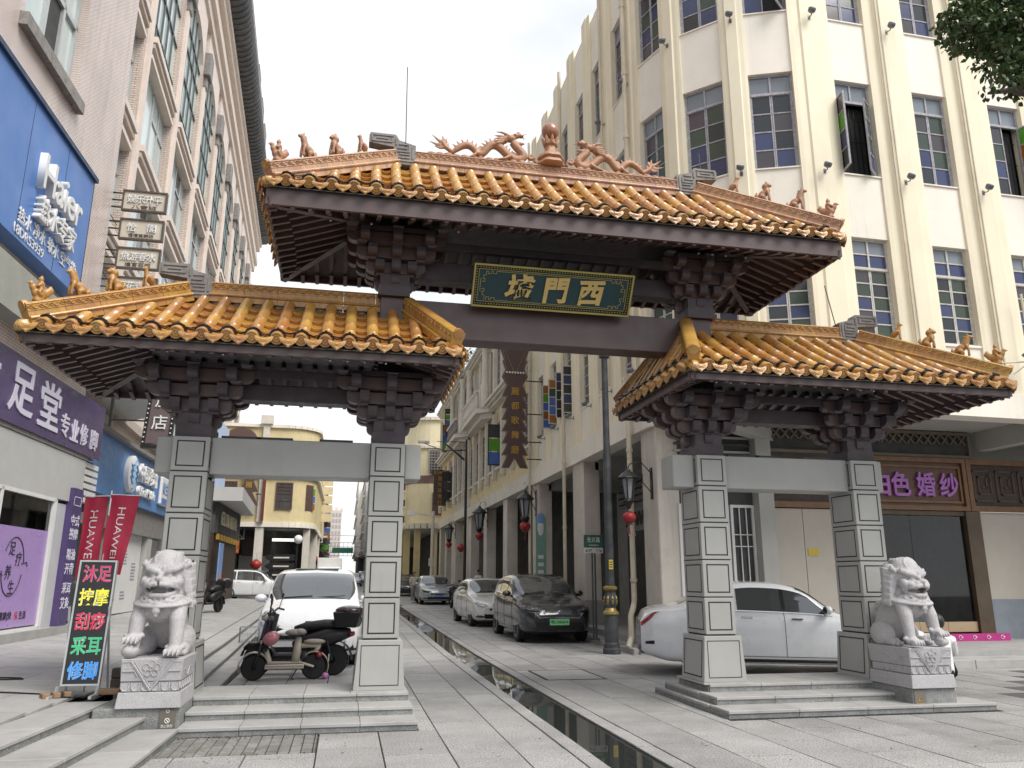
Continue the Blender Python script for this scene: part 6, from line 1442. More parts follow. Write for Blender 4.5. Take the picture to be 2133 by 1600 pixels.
def woodb(x, y, z, sx, sy, sz, rz_, lab, m_):
 c, s_ = math.cos(rz_), math.sin(rz_); o_ = MB().box(-sx / 2, -sy / 2, 0, sx / 2, sy / 2, sz).build('wood_block', m_, bevel=.006); o_.location = (x, y, z); o_.rotation_euler = (0, 0, rz_); return tag(o_, lab, 'wood block', 'timber offcuts weighing down the signboard stand')
for k in range(3): woodb(-2.99 + .085 * k, 9.52 + .06 * k, fl_ + .002, .07, .16, .05, .5, ('pale timber offcut, outermost under the signboard foot', 'pale timber offcut between two others under the signboard foot', 'pale timber offcut by the signboard leg')[k], M_WBLK)
woodb(-2.43, 9.75, fl_ + .0, .22, .12, .055, .1, 'brown timber plank lying against the lion pedestal', M_WBLK); woodb(-2.36, 9.86, fl_ + .06, .18, .14, .09, .2, 'dark timber block stacked on the brown plank by the pedestal', M_WBLD); woodb(-2.36, 9.88, fl_ + .155, .17, .12, .10, .0, 'dark timber block topmost of the stack by the pedestal', M_WBLD)
pts = [(-5.5, 9.6), (-4.6, 9.75), (-3.9, 9.8), (-3.4, 9.78), (-3.1, 9.74), (-2.95, 9.62), (-2.85, 9.55), (-2.7, 9.55), (-2.6, 9.68), (-2.5, 9.75)]
tag(MB().tube([(x, y, lz(x, y) + .010) for x, y in pts], .008, n=6).build('power_cable', M_RUBBER), 'black power cable running across the pavement to the signboard', 'cable')
pts = [(-5.5, 10.7), (-4.5, 10.9), (-3.75, 11.0), (-3.68, 10.9), (-3.9, 10.8), (-4.8, 10.7), (-5.6, 10.6)]
tag(MB().tube([(x, y, lz(x, y) + .010) for x, y in pts], .008, n=6).build('power_cable', M_RUBBER), 'looped end of black cable lying farther back on the pavement', 'cable')
# ================================================================== YELLOW CORNER BUILDING AND THE FAR STREET
M_YEL = mat('pale_yellow_plaster', (0.66, 0.56, 0.32), .8, var=.06, streak=.35, streak_col=(.36, .29, .16), dirt=.12, dirt_col=(.4, .33, .2))
yb = thing('yellow_building', 'pale yellow corner building with a rounded corner and dark windows above an arcade', 'building', (-5, 52, gz(52)))
g0 = gz(52)
path = [(-14, 52.0), (-4.0, 52.0)] + [(-4.0 + 1.9 * math.sin(a), 53.9 - 1.9 * math.cos(a)) for a in [PI / 2 * j / 8 for j in range(1, 9)]] + [(-2.1, 70)]
def band(name, z0, z1, d, mt_, th=.3, par=None):
 m = MB()
 for (a, b) in zip(path[:-1], path[1:]):
  u = Vector((b[0] - a[0], b[1] - a[1])).normalized(); n = Vector((u.y, -u.x)); A = Vector(a) + n * d; B = Vector(b) + n * d; C = Vector(b) - n * th; D = Vector(a) - n * th
  m.hexa([(A.x, A.y, z0), (B.x, B.y, z0), (C.x, C.y, z0), (D.x, D.y, z0), (A.x, A.y, z1), (B.x, B.y, z1), (C.x, C.y, z1), (D.x, D.y, z1)])
 return m.build(name, mt_, par or yb, world=True)
band('wall', 4.7, 11.0, 0, M_YEL); band('arcade_beam', 4.65, 4.95, .1, M_CREAML); band('string_course', 7.75, 7.95, .18, M_CREAML); band('parapet_cap', 10.95, 11.15, .15, M_CREAML); band('string_course', 5.55, 5.65, .06, M_YEL) if False else None
m = MB().extr([(x, y, 4.6) for x, y in path] + [(-14, 70, 4.6)], (0, 0, .04)); m.build('arcade_ceiling', M_DARKIN, yb, world=True)
m = MB().extr([(x, y + .4, 10.6) for x, y in path] + [(-14, 70, 10.6)], (0, 0, .04)); m.build('roof', M_SOFFIT, yb, world=True)
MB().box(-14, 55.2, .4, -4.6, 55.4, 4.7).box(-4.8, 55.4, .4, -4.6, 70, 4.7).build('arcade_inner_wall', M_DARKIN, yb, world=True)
for x, y, w in ((-5.62, 51.97, .5), (-2.75, 52.9, .42), (-9.6, 51.97, .5), (-2.55, 58, .5), (-2.55, 63.5, .5)): MB().box(x, y, g0 + .1, x + w, y + w, 4.7).build('arcade_column', M_TRIM, yb, world=True); 
for x in (-5.62, -9.6): MB().box(x + .05, 51.78, 4.95, x + .45, 52.0, 11.5).build('pier', M_TRIM, yb, world=True)
MB().box(-5.75, 51.65, 11.15, -5.0, 52.2, 11.7).build('pier_cap', M_TRIM, yb, world=True)
M_BFR = mat('brown_lattice_frame', (.10, .06, .055), .6)
for x0, x1, yy, z0, z1 in ((-4.55, -3.5, 51.96, 5.75, 7.45), (-8.0, -6.9, 51.96, 5.75, 7.45)):
 f = MB(); f.frame(x0, z0, x1, z1, .08, yy - .04, yy + .02); 
 for k in range(1, 6): x = x0 + (x1 - x0) * k / 6; f.box(x - .025, yy - .03, z1 - .5, x + .025, yy + .01, z1 - .08); f.box(x - .025, yy - .03, z0, x + .025, yy + .01, z1 - .5) if k in (1, 2, 5) else None
 for z in (z1 - .5, z1 - .28, z0 + .55, z0 + 1.0): f.box(x0, yy - .03, z - .025, x1, yy + .01, z + .025)
 wo = f.build('window', M_BFR, yb, world=True); MB().box(x0 + .05, yy - .005, z0 + .05, x1 - .05, yy + .03, z1 - .05).build('pane', M_DARKIN, wo, world=True)
m = MB(); c = [(-4.0 + 1.94 * math.sin(a), 53.9 - 1.94 * math.cos(a)) for a in (rad(42), rad(62))]
m.hexa([(c[0][0], c[0][1], 5.75), (c[1][0], c[1][1], 5.75), (c[1][0], c[1][1] + .1, 5.75), (c[0][0], c[0][1] + .1, 5.75), (c[0][0], c[0][1], 7.4), (c[1][0], c[1][1], 7.4), (c[1][0], c[1][1] + .1, 7.4), (c[0][0], c[0][1] + .1, 7.4)]); m.build('window', M_BFR, yb, world=True)
for j, cc in enumerate('aBl'): MB().box(-2.5, 53.0, 5.8 + j * .48, -2.15, 53.04, 6.22 + j * .48).build('shutter_pane', PCOL[cc], yb, world=True)
m = MB(); m.extr([(-6.9 + 1.0 * math.cos(a), 51.95, 10.1 + .75 * math.sin(a)) for a in [PI * j / 12 for j in range(13)]], (0, -.15, 0)); m.build('maroon_arch_panel', mat('maroon_panel', (.11, .06, .055), .6), yb, world=True)
MB().box(-5.32, 51.55, 5.0, -5.15, 51.7, 7.9).build('red_blade_sign', mat('dark_red_sign', (.14, .03, .025), .5), yb, world=True)
for x0, x1, nm, mm in ((-9.0, -6.9, 'roller_shutter', mat('brown_shutter', (.20, .16, .13), .6)), (-6.8, -4.9, 'shop_front', M_SOFFIT)): MB().box(x0, 54.9, .5, x1, 55.15, 3.0).build(nm, mm, yb, world=True)
for k in range(16): MB().box(-9.0, 54.86, .55 + k * .15, -6.9, 54.9, .60 + k * .15).build('shutter_slat', M_BWOODD, yb, world=True)
t = thing('rental_sign', 'red shop sign with large yellow characters in the yellow building arcade', 'sign', (-7.0, 52.4, 3.4)); MB().box(-8.6, 52.5, 3.05, -6.55, 52.6, 4.0).build('sign_board', mat('orange_red_sign', (.42, .09, .04), .5), t, world=True)
lettering('租售', 'lettering', (-7.3, 52.48, 3.62), (1, 0, 0), (0, 0, 1), .7, mat('yellow_letter', (.65, .48, .05), .5), t, extrude=.02, fit=1.3, fith=.5); lettering('6307080', 'lettering', (-7.3, 52.48, 3.2), (1, 0, 0), (0, 0, 1), .3, bpy.data.materials['yellow_letter'], t, extrude=.02, fit=1.35, fith=.2)
MB().box(-6.5, 53.6, 2.9, -4.7, 53.7, 4.1).build('carved_panel', M_BWOODD, yb, world=True); m = MB(); m.frame(-7.2, 3.9, -6.3, 4.8, .06, 52.55, 52.6); m.bar((-7.1, 52.57, 4.0), (-6.4, 52.57, 4.7), .06); m.bar((-7.1, 52.57, 4.7), (-6.4, 52.57, 4.0), .06); m.build('lattice_panel', M_WFRAME, yb, world=True)
MB().box(-5.0, 54.0, 3.9, -3.2, 54.6, 4.05).build('strip_light', mat('lit_tube', (.8, .8, .75), .5, emit=.8), yb, world=True)
pendant(-6.2, 51.4, 11.2, 1.3, '歌舞團'.rjust(5, '　'), 'maroon tiered pendant sign with three gold characters on the yellow building', 1.05, False) if False else None
t = thing('pendant_sign', 'maroon tiered pendant sign with small gold characters on the yellow building', 'sign', (-6.2, 51.5, 6.2))
pts = []
for k in range(4): z = 9.2 - k * .82; pts += [(.18 + .02 * k, z), (.5 + .05 * k, z - .78), (.25, z - .80)]
poly = [(x, z) for x, z in pts] + [(.45, 5.75), (.2, 5.7), (0, 6.2), (-.2, 5.7), (-.45, 5.75)] + [(-x, z) for x, z in pts[::-1]]
MB().extr([(-6.15 + x * .95, 51.5, z) for x, z in poly], (0, .1, 0)).build('sign_board', mat('maroon_board', (.085, .05, .045), .5), t, world=True)
for ch, z in (('歌', 8.85), ('舞', 8.0), ('團', 7.2)): lettering(ch, 'character', (-6.15, 51.48, z), (1, 0, 0), (0, 0, 1), .42, M_YG, t, extrude=.01)
MB().box(-5.7, 51.55, 8.2, -5.4, 51.6, 8.26).box(-5.7, 51.55, 6.6, -5.4, 51.6, 6.66).build('bracket_rod', M_BLACK, t, world=True)
M_PALEY = mat('pale_cream_plaster', (.72, .66, .47), .8, var=.05, streak=.3, streak_col=(.4, .36, .26))
fb = thing('rounded_building', 'pale cream building with a rounded end and a barred window beyond the junction', 'building', (6, 60, gz(60)))
path = [(4.3, 80)] + [(6.3 - 2.0 * math.cos(a), 62 - 2.0 * math.sin(a)) for a in [PI / 2 * j / 8 for j in range(0, 9)]] + [(14, 60)]
band('wall', 9.2, 13.6, 0, M_PALEY, par=fb); band('wall', 5.6, 8.6, 0, M_PALEY, par=fb); band('tile_band', 8.6, 9.2, .02, mat('brown_tile_band', (.16, .10, .095), .6, var=.2), par=fb); band('cornice', 13.5, 13.75, .2, M_TRIM, par=fb); band('string_course', 11.3, 11.5, .15, M_TRIM, par=fb); band('canopy', 5.2, 5.6, .5, M_TRIM, par=fb)
MB().extr([(x, y + .3, 5.15) for x, y in path] + [(14, 80, 5.15)], (0, 0, .05)).build('arcade_ceiling', M_SOFFIT, fb, world=True); MB().box(6.8, 64, .4, 14, 64.2, 5.2).box(6.8, 64.2, .4, 7, 80, 5.2).build('arcade_inner_wall', M_DARKIN, fb, world=True)
for x, y in ((6.2, 60.0), (4.35, 62.3), (8.6, 60), (4.35, 67), (4.35, 72), (5.0, 60.7)): MB().box(x, y, gz(60), x + .45, y + .45, 5.2).build('arcade_column', M_YEL, fb, world=True)
f = MB(); f.frame(5.85, 9.25, 7.2, 11.2, .08, 59.9, 59.98)
for k in range(1, 6): f.box(5.85 + k * .225 - .02, 59.9, 9.25, 5.85 + k * .225 + .02, 59.96, 11.2)
for k in range(1, 9): f.box(5.85, 59.9, 9.25 + k * .22 - .02, 7.2, 59.96, 9.25 + k * .22 + .02)
wo = f.build('window', M_WFRAME, fb, world=True); MB().box(5.9, 59.96, 9.3, 7.15, 60.0, 11.15).build('pane', P_GREY, wo, world=True); MB().box(6.2, 59.93, 6.2, 7.1, 60.0, 7.9).build('window', M_BFR, fb, world=True)
for k in range(5): 
 z = 5.7 + k * .62; f = MB(); f.frame(3.55, z, 4.25, z + .5, .05, 61.4, 61.5); f.box(3.6, 61.45, z + .05, 4.2, 61.47, z + .45); fo = f.build('lattice_bracket', M_YCR if k % 2 else M_BFR, fb, world=True)
cols_ = [M_TRIM, M_YCR, M_PALEY, M_GREYP, M_CREAML, M_PINK]
def far_house(x0, x1, y0, y1, h, lab, mt_, side, floors=4):
 t = thing('street_house', lab, 'building', ((x0 + x1) / 2, y0, gz(y0)), group='houses far down the street'); g0 = gz(y0)
 MB().box(x0, y0, g0 + 4.0, x1, y1, h).build('wall', mt_, t, world=True); MB().box(x0 + .5 if side > 0 else x0, y0 + .1, g0 - .1, x1 if side > 0 else x1 - .5, y1 - .1, g0 + 4.0).build('ground_floor', M_DARKIN, t, world=True)
 xs_ = x0 if side > 0 else x1
 for fl in range(floors - 1):
  z = g0 + 4.8 + fl * (h - g0 - 5) / max(1, floors - 1)
  n = max(2, int((y1 - y0) / 3.2))
  for k in range(n):
   yy = y0 + (y1 - y0) * (k + .3) / n
   MB().box(xs_ - .06, yy, z, xs_ + .06, yy + 1.2, z + 1.6).build('window', P_DARK if k % 2 else M_WFRAME, t, world=True)
  nf = max(1, int((x1 - x0) / 2.6))
  for k in range(nf):
   xx = x0 + (x1 - x0) * (k + .3) / nf; MB().box(xx, y0 - .06, z, xx + 1.0, y0 + .06, z + 1.5).build('window', P_GREY, t, world=True)
  MB().box(xs_ - .35, y0 + .3, z - .35, xs_ + .35, y1 - .3, z - .2).build('balcony', M_TRIM, t, world=True)
 MB().box(x0 - .15, y0 - .15, h, x1 + .15, y1 + .15, h + .3).build('roof', M_SOFFIT, t, world=True)
 for k in range(3): MB().box(x0 + (x1 - x0) * .3 * k + .4, y0 + 1, h + .3, x0 + (x1 - x0) * .3 * k + .46, y0 + 1.06, h + 2.2).build('aerial', M_WFRAME, t, world=True)
lf = [(70.2, 78, 8.2, 'narrow cream house just past the yellow building'), (78.2, 88, 9.5, 'white stained house with signs far along the nearer row'), (88.2, 100, 9.0, 'yellowish house midway down the far row'), (100.2, 116, 10.5, 'grey house near the green street sign'), (116.2, 140, 11, 'pale house beyond the green street sign'), (140.2, 170, 12, 'last pale house before the towers')]
for k, (a, b, h, lab) in enumerate(lf): far_house(-12, -2.0 - .022 * (a - 70), a, b, h, lab, cols_[k % 6], -1, 3)
rt = [(80.2, 90, 12.5, 3.75, 'cream house after the rounded building'), (90.2, 102, 15.5, 3.4, 'tall white house with roof aerials far on the arcade side'), (102.2, 118, 14.2, 3.0, 'white house with dark balconies behind the tall one'), (118.2, 140, 16.5, 2.4, 'stained white house toward the street end'), (140.2, 175, 18.5, 1.6, 'pale block at the end of the arcade row')]
for k, (a, b, h, x, lab) in enumerate(rt): far_house(x, 16, a, b, h, lab, [M_PALEY, M_TRIM, M_TRIM, M_GREYP, M_CREAML][k], 1, 5)
def tower(x0, x1, y, h, lab, mt_):
 t = thing('apartment_tower', lab, 'building', ((x0 + x1) / 2, y, 0), group='apartment towers beyond the street'); MB().box(x0, y, 0, x1, y + 14, h).build('wall', mt_, t, world=True)
 for k in range(int(h / 3) - 2):
  for j in range(4): xx = x0 + (x1 - x0) * (j + .25) / 4; MB().box(xx, y - .3, 6 + k * 3, xx + (x1 - x0) * .12, y + .02, 7.6 + k * 3).build('window', M_WFRAME, t, world=True)
 for j in (0, 1, 2): xx = x0 + (x1 - x0) * (.05 + .4 * j); MB().box(xx, y + 2, h, xx + (x1 - x0) * .2, y + 8, h + 2.2 - j * .5).build('roof_tank', mt_, t, world=True)
M_TOW = mat('tower_render', (.56, .50, .44), .8, var=.06); M_TOW2 = mat('pinkish_tower_render', (.60, .52, .44), .8, var=.06)  # pale base colours stand in for distance haze
tower(-9.6, -3.2, 420, 36.0, 'beige apartment tower with a roof tank, taller of the two', M_TOW); tower(-13.2, -7.2, 440, 35.0, 'slightly lower pinkish apartment tower beside the taller one', M_TOW2)
# ---- street furniture
def lantern(x, y, z, label, par_y=None, s=1.0):
 t = thing('red_lantern', label, 'lantern', (x, y, z), group='red lanterns hung along the arcade')
 MB().lathe([(.05 * s, -.115 * s), (.10 * s, -.10 * s), (.145 * s, -.03 * s), (.148 * s, .02 * s), (.12 * s, .08 * s), (.06 * s, .115 * s)], n=20, lobes=10, la=.03).build('lantern_body', M_RED, t, smooth=True)
 MB().lathe([(.075 * s, -.155 * s), (.065 * s, -.115 * s)], n=12).lathe([(.06 * s, .112 * s), (.055 * s, .14 * s)], n=12).build('cap_ring', M_BFR, t)
 MB().tube([(0, 0, -.15 * s), (0, 0, -.36 * s)], [.006, .016], n=6).build('tassel', M_RED, t); MB().tube([(0, 0, .14 * s), (0, 0, .32 * s)], .004, n=4).build('cord', M_BLACK, t); return t
def wall_lamp(x, y, z, s, label, ax=6.5):
 t = thing('wall_lamp', label, 'lamp', (x, y, z), group='black lantern lamps on the arcade columns')
 fr = MB(); n = 6
 top, bot = .26 * s, .0
 for k in range(n):
  a = 2 * PI * k / n; fr.bar((.13 * s * math.cos(a), .13 * s * math.sin(a), .0), (.075 * s * math.cos(a), .075 * s * math.sin(a), -.36 * s), .02 * s)
 fr.lathe([(.20 * s, 0), (.19 * s, .02 * s), (.10 * s, .10 * s), (.05 * s, .13 * s), (.03 * s, .17 * s), (.001, .18 * s)], n=12).lathe([(.085 * s, -.36 * s), (.10 * s, -.39 * s), (.05 * s, -.46 * s), (.03 * s, -.52 * s), (.001, -.53 * s)], n=12)
 fr.tube([(ax - x, 0, -.2 * s), (ax - x - .03, 0, .12 * s), ((ax - x) * .55, 0, .30 * s), (.05, 0, .26 * s), (0, 0, .18 * s)], .014, n=6); fr.tube([(ax - x, 0, -.25 * s), ((ax - x) * .6, 0, -.06 * s), ((ax - x) * .6, 0, .1 * s)], .012, n=6); fr.box(ax - x - .03, -.05, -.35 * s, ax - x, .05, .2 * s); fr.tube([(-.05, 0, .3 * s), (-.02, 0, .36 * s), (.03, 0, .34 * s)], .006, n=4)
 fr.build('lamp_frame', M_BLACK, t); MB().lathe([(.118 * s, -.01), (.07 * s, -.35 * s)], n=6).build('lamp_glass', mat('frosted_glass', (.30, .32, .33), .3, var=.1) if 'frosted_glass' not in bpy.data.materials else bpy.data.materials['frosted_glass'], t); return t
for x, y, z, s, nm in ((5.95, 16.32, 3.65, 1.25, 'first big arcade column nearest the gate'), (6.1, 27.3, 4.25, 1.7, 'third arcade column by the stained plaster'), (6.1, 37.2, 4.55, 1.9, 'column under the balustraded balcony'), (6.1, 48.6, 4.5, 1.7, 'column of the greyish shophouse')):
 wall_lamp(x, y, z, s, 'black lantern lamp on the %s' % nm); lantern(x, y, z - .84 * (s / 1.25) * (1 if s < 1.5 else .82), 'red paper lantern below the lamp on the %s' % nm, s=1.0 if s < 1.5 else 1.3)
lantern(6.2, 44.0, 2.9 + .3, 'red paper lantern hanging inside the arcade without a lamp', s=1.5)
t = thing('lamp_post', 'dark street lamp post with a gilded lotus collar on a fluted base', 'lamp post', (5.56, 16.57, 0))
MB().lathe([(.19, 0), (.19, .10), (.17, .12), (.17, .2), (.15, .23), (.15, .75), (.14, .78)], n=12).build('pedestal', mat('dark_grey_iron', (.045, .05, .055), .6, var=.4, scale=6, dirt=.5, dirt_col=(.12, .12, .12), dirt_scale=4), t, smooth=rad(30))
M_IRON = bpy.data.materials['dark_grey_iron']
MB().lathe([(.14, .78), (.17, .80), (.165, .84), (.12, .88), (.10, .93)], n=20).build('gilt_ring', mat('old_gold', (.32, .24, .08), .4, metal=.5, var=.2), t, smooth=rad(40)); MB().lathe([(.10, .93), (.14, 1.02), (.15, 1.10), (.11, 1.22), (.10, 1.27)], n=32, lobes=8, la=.08).build('lotus_collar', M_IRON, t, smooth=rad(40))
for k in range(8): a = 2 * PI * k / 8; MB().ball((.125 * math.cos(a), .125 * math.sin(a), 1.08), (.036, .036, .10), 8, 6).build('gilt_petal', bpy.data.materials['old_gold'], t, smooth=True)
MB().lathe([(.10, 1.27), (.15, 1.31), (.155, 1.35), (.10, 1.38)], n=20).build('gilt_ring', bpy.data.materials['old_gold'], t, smooth=rad(40)); MB().lathe([(.095, 1.38), (.088, 3.0), (.083, 4.2), (.074, 4.25), (.07, 6.42), (.12, 6.44), (.12, 6.52), (.001, 6.54)], n=20).build('post', M_IRON, t, smooth=rad(40))
m = MB(); m.box(-.05, -.108, 1.72, .04, -.09, 1.92); m.build('notice', mat('yellow_sticker', (.6, .45, .06), .6), t)
for k in range(3): MB().box(-.04, -.111, 1.76 + k * .05, .025, -.1085, 1.78 + k * .05).build('print_line', M_INK, t)
t = thing('road_sign', 'green street name sign on twin grey posts beside the lamp post', 'sign', (5.84, 18.6, gz(18.6) + .12))
MB().box(-.235, -.02, 2.12, .235, .02, 2.42).build('name_plate', mat('sign_green', (.02, .10, .065), .45), t); MB().box(-.235, -.02, 1.99, .235, .02, 2.118).build('number_strip', mat('sign_grey_white', (.52, .54, .52), .5), t)
for o_ in (lettering('光兴路', 'lettering', (5.84, 18.575, 2.305 + gz(18.6) + .12), (1, 0, 0), (0, 0, 1), .14, M_WHITE, t, extrude=.003, fit=.32, fith=.13, spacing=1.3), lettering('GUANGXING LU', 'lettering', (5.84, 18.575, 2.175 + gz(18.6) + .12), (1, 0, 0), (0, 0, 1), .05, M_WHITE, t, extrude=.003, fit=.24, fith=.035), lettering('109', 'lettering', (5.74, 18.575, 2.055 + gz(18.6) + .12), (1, 0, 0), (0, 0, 1), .05, M_INLAY, t, extrude=.002, fith=.06, fit=.1), lettering('111', 'lettering', (5.95, 18.575, 2.055 + gz(18.6) + .12), (1, 0, 0), (0, 0, 1), .05, M_INLAY, t, extrude=.002, fith=.06, fit=.09)): pass
for s in (-1, 1): MB().extr([(s * .185 - .02, -.023, 2.02), (s * .185 + .02, -.023, 2.02), (s * .185, -.023, 2.09)], (0, .002, 0)).build('arrow', M_INLAY, t)
MB().tube([(-.035, 0, 0), (-.035, 0, 1.99)], .022).tube([(.035, 0, 0), (.035, 0, 1.99)], .022).box(-.1, -.06, 0, .1, .06, .03).build('sign_post', M_IRON, t)
t = thing('street_light', 'slim black street light with a scrolled arm reaching over the road', 'lamp post', (6.05, 41.5, gz(41)))
MB().lathe([(.14, 0), (.14, .6), (.08, .7), (.07, 7.0), (.05, 8.6), (.001, 8.6)], n=12).build('post', M_BLACK, t); m = MB(); m.tube([(0, 0, 8.0), (-1.3, 0, 7.55 + .4), (-2.4, 0, 8.35)], [.03, .025, .02]); m.tube([(0, 0, 8.45), (-1.6, 0, 8.42)], .02); m.extr([(-1.3, -.02, 8.40), (-.1, -.02, 7.4), (-.1, -.02, 7.55), (-1.2, -.02, 8.40)], (0, .05, 0)); m.build('arm', M_BLACK, t); MB().box(-2.6, -.08, 8.3, -2.0, .08, 8.42).build('lamp_head', M_WFRAME, t)
t = thing('white_pole', 'white camera pole with short arms standing before the rounded building', 'pole', (5.45, 52, gz(52))); MB().lathe([(.12, 0), (.11, 5.5), (.001, 5.5)], n=10).bar((0, 0, 5.2), (-1.4, 0, 5.35), .06).box(-.2, -.1, 2.0, .2, .15, 2.5).build('pole', M_TRIM, t); MB().box(-1.7, -.1, 5.2, -1.2, .1, 5.5).build('camera', M_WHITE, t)
t = thing('jeweller_sign', 'maroon vertical sign with gold characters and a scrolled top board', 'sign', (5.85, 52, 6.2)); MB().box(-.42, 0, 0, .42, .12, 2.0).build('sign_board', bpy.data.materials['maroon_board'], t)
m = MB(); m.extr([(-.52, -.01, 2.0), (.52, -.01, 2.0), (.62, -.01, 2.2), (.58, -.01, 2.34), (.4, -.01, 2.30), (0, -.01, 2.42), (-.4, -.01, 2.30), (-.58, -.01, 2.34), (-.62, -.01, 2.2)], (0, .12, 0)); m.build('scroll_top', bpy.data.materials['maroon_board'], t)
lettering('KWO', 'lettering', (5.85, 51.97, 8.36), (1, 0, 0), (0, 0, 1), .2, M_YG, t, extrude=.01, fit=.8, fith=.22)
for k, ch in enumerate('寶光珠寶行'): lettering(ch, 'character', (5.85, 51.985, 7.98 - .39 * k), (1, 0, 0), (0, 0, 1), .33, M_YG, t, extrude=.01)
for z in (.3, 1.7): MB().bar((.42, .06, z), (.75, .06, z), .04).build('bracket_rod', M_BLACK, t)
t = thing('overhead_sign', 'green overhead street sign on a dark gantry far away', 'sign', (-.3, 108, gz(108) + 3)); MB().box(-1.5, -.05, .95, 1.2, .05, 1.65).build('sign_board', mat('overhead_green', (.03, .17, .10), .5), t)
m = MB()
for z in (.6, 1.0, 1.75, 2.3, 3.2): m.bar((-4.0, .1, z), (3.4, .1, z), .07)
for k in range(14): m.bar((-4 + k * .56, .1, .6), (-4 + k * .56, .1, 2.3), .05)
m.bar((-4.0, .1, -3), (-4.0, .1, 3.4), .16); m.bar((3.3, .1, -3), (3.3, .1, 3.4), .16); m.build('gantry', M_WFRAME, t)
for k in range(7):
 lantern(-2.35 + .16 * k, 60.5 + 1.2 * k, 3.05 - .16 * k, ('topmost', 'second', 'third', 'fourth', 'fifth', 'sixth', 'lowest')[k] + ' red lantern of the sloping string at the yellow building corner', s=1.8)
t = thing('finger_post', 'dark direction signpost with pointing boards under the yellow arcade', 'sign', (-2.9, 49.8, gz(50))); MB().tube([(0, 0, 0), (0, 0, 3.3)], .06).build('post', M_BLACK, t); MB().ball((.05, 0, 3.5), .26, 14, 10).build('globe', M_WHITE, t, smooth=True)
for k in range(3): MB().extr([(-.1 - .0, -.05, 2.6 - k * .5), (-1.6, -.05, 2.6 - k * .5), (-1.8, -.05, 2.42 - k * .5), (-1.6, -.05, 2.25 - k * .5), (-.1, -.05, 2.25 - k * .5)], (0, .06, 0)).build('pointing_board', M_BLACK, t); MB().box(-1.3, -.06, 2.38 - k * .5, -.4, -.052, 2.46 - k * .5).build('print_line', M_TRIM, t)
for k, (x, y, z, h, lab) in enumerate(((-1.75, 66, 6.0, 3.6, 'string of green and yellow roundels on the far facade'), (-1.9, 72, 4.0, 2.4, 'stack of coloured shutters on the far facade'))):
 t = thing('facade_panel', lab, 'sign', (x, y, z))
 for j in range(5): MB().box(-.45, -.05, j * h / 5, .45, .05, (j + .85) * h / 5).build('panel', PCOL['lnaBg'[j]] if k else M_YCR, t)
lantern(-5.37, 51.6, 2.35, 'small red lantern on the white pier of the yellow building', s=2.2)
t = thing('column_notice', 'tall green and white notice fixed to the stained arcade column', 'notice', (6.46, 27.9, 2.0)); MB().box(6.38, 26.86, 1.0, 6.72, 26.885, 3.6).build('notice_board', mat('pale_green_notice', (.20, .36, .30), .5), t, world=True); MB().ball((6.55, 26.87, 3.25), (.13, .02, .32), 14, 8).build('white_emblem', M_WHITE, t, world=True, smooth=True); MB().ball((6.55, 26.865, 3.55), (.15, .02, .2), 14, 8).build('blue_emblem', mat('pale_blue_print', (.2, .36, .6), .5), t, world=True, smooth=True)
for k in range(5): MB().box(6.45, 26.852, 1.2 + k * .25, 6.65, 26.858, 1.32 + k * .25).build('print_line', M_WHITE, t, world=True)
# ---- tree reaching in at the top corner
def leaf_cloud(m, c, r, n, s):
 for _ in range(n):
  while True:
   p = Vector((RND.uniform(-1, 1), RND.uniform(-1, 1), RND.uniform(-1, 1)))
   if p.length < 1: break
  p = Vector((c[0] + p.x * r[0], c[1] + p.y * r[1], c[2] + p.z * r[2])); l = s * RND.uniform(.7, 1.25); w = l * .30
  d = Vector((RND.gauss(0, 1), RND.gauss(0, 1), -.7 + RND.gauss(0, .5))).normalized(); u = Vector((RND.gauss(0, 1), RND.gauss(0, 1), 1.2)).normalized(); sd = d.cross(u).normalized(); up = sd.cross(d); m.cur = RND.uniform(-1, 1)
  a, b = p, p + d * l; md = p + d * l * .42
  i = m.vs([a, md + sd * w + up * l * .06, p + d * l * .75 + sd * w * .62, b - up * l * .05, p + d * l * .75 - sd * w * .62, md - sd * w + up * l * .06, md]); m.face([i[0], i[1], i[6]]); m.face([i[1], i[2], i[3], i[6]]); m.face([i[6], i[3], i[4], i[5]]); m.face([i[0], i[6], i[5]])
M_LEAF = mat('leaf_green', (0.06, 0.105, 0.032), .5, var=.25, scale=2, frnd=.45, hue=.02); M_BARK = mat('bark', (.11, .09, .075), .9, var=.3, bump=.5)
t = thing('street_tree', 'leafy green tree reaching in above the bridal shop', 'tree', (11.6, 7.2, 0))
m = MB(); m.tube([(0, 0, 0), (.05, .05, 2.5), (-.1, .2, 5.2), (-.5, .4, 7.2)], [.22, .18, .15, .11], n=12); m.build('trunk', M_BARK, t, smooth=True)
limbs = [[(-.5, .4, 7.0), (-1.6, .7, 8.4), (-2.6, .8, 9.0), (-3.6, .8, 8.95)], [(-.1, .2, 5.2), (-1.2, .6, 6.9), (-2.2, .8, 8.0), (-3.0, .8, 8.25)], [(-2.2, .8, 8.0), (-2.9, .8, 8.1), (-3.35, .75, 7.95)], [(-.5, .4, 7.2), (.6, .5, 8.6), (1.4, .2, 9.4)], [(-.1, .2, 5.0), (-1.0, .5, 5.4), (-2.1, .7, 5.5)], [(-2.6, .8, 9.0), (-3.2, .9, 9.7)], [(-1.6, .7, 8.4), (-2.4, .8, 9.8)], [(-.5, .4, 7.2), (-.6, -1, 9)]]
for l in limbs: MB().tube(l, [.07, .045, .02, .008][:len(l)], n=7).build('limb', M_BARK, t, smooth=True)
m = MB()
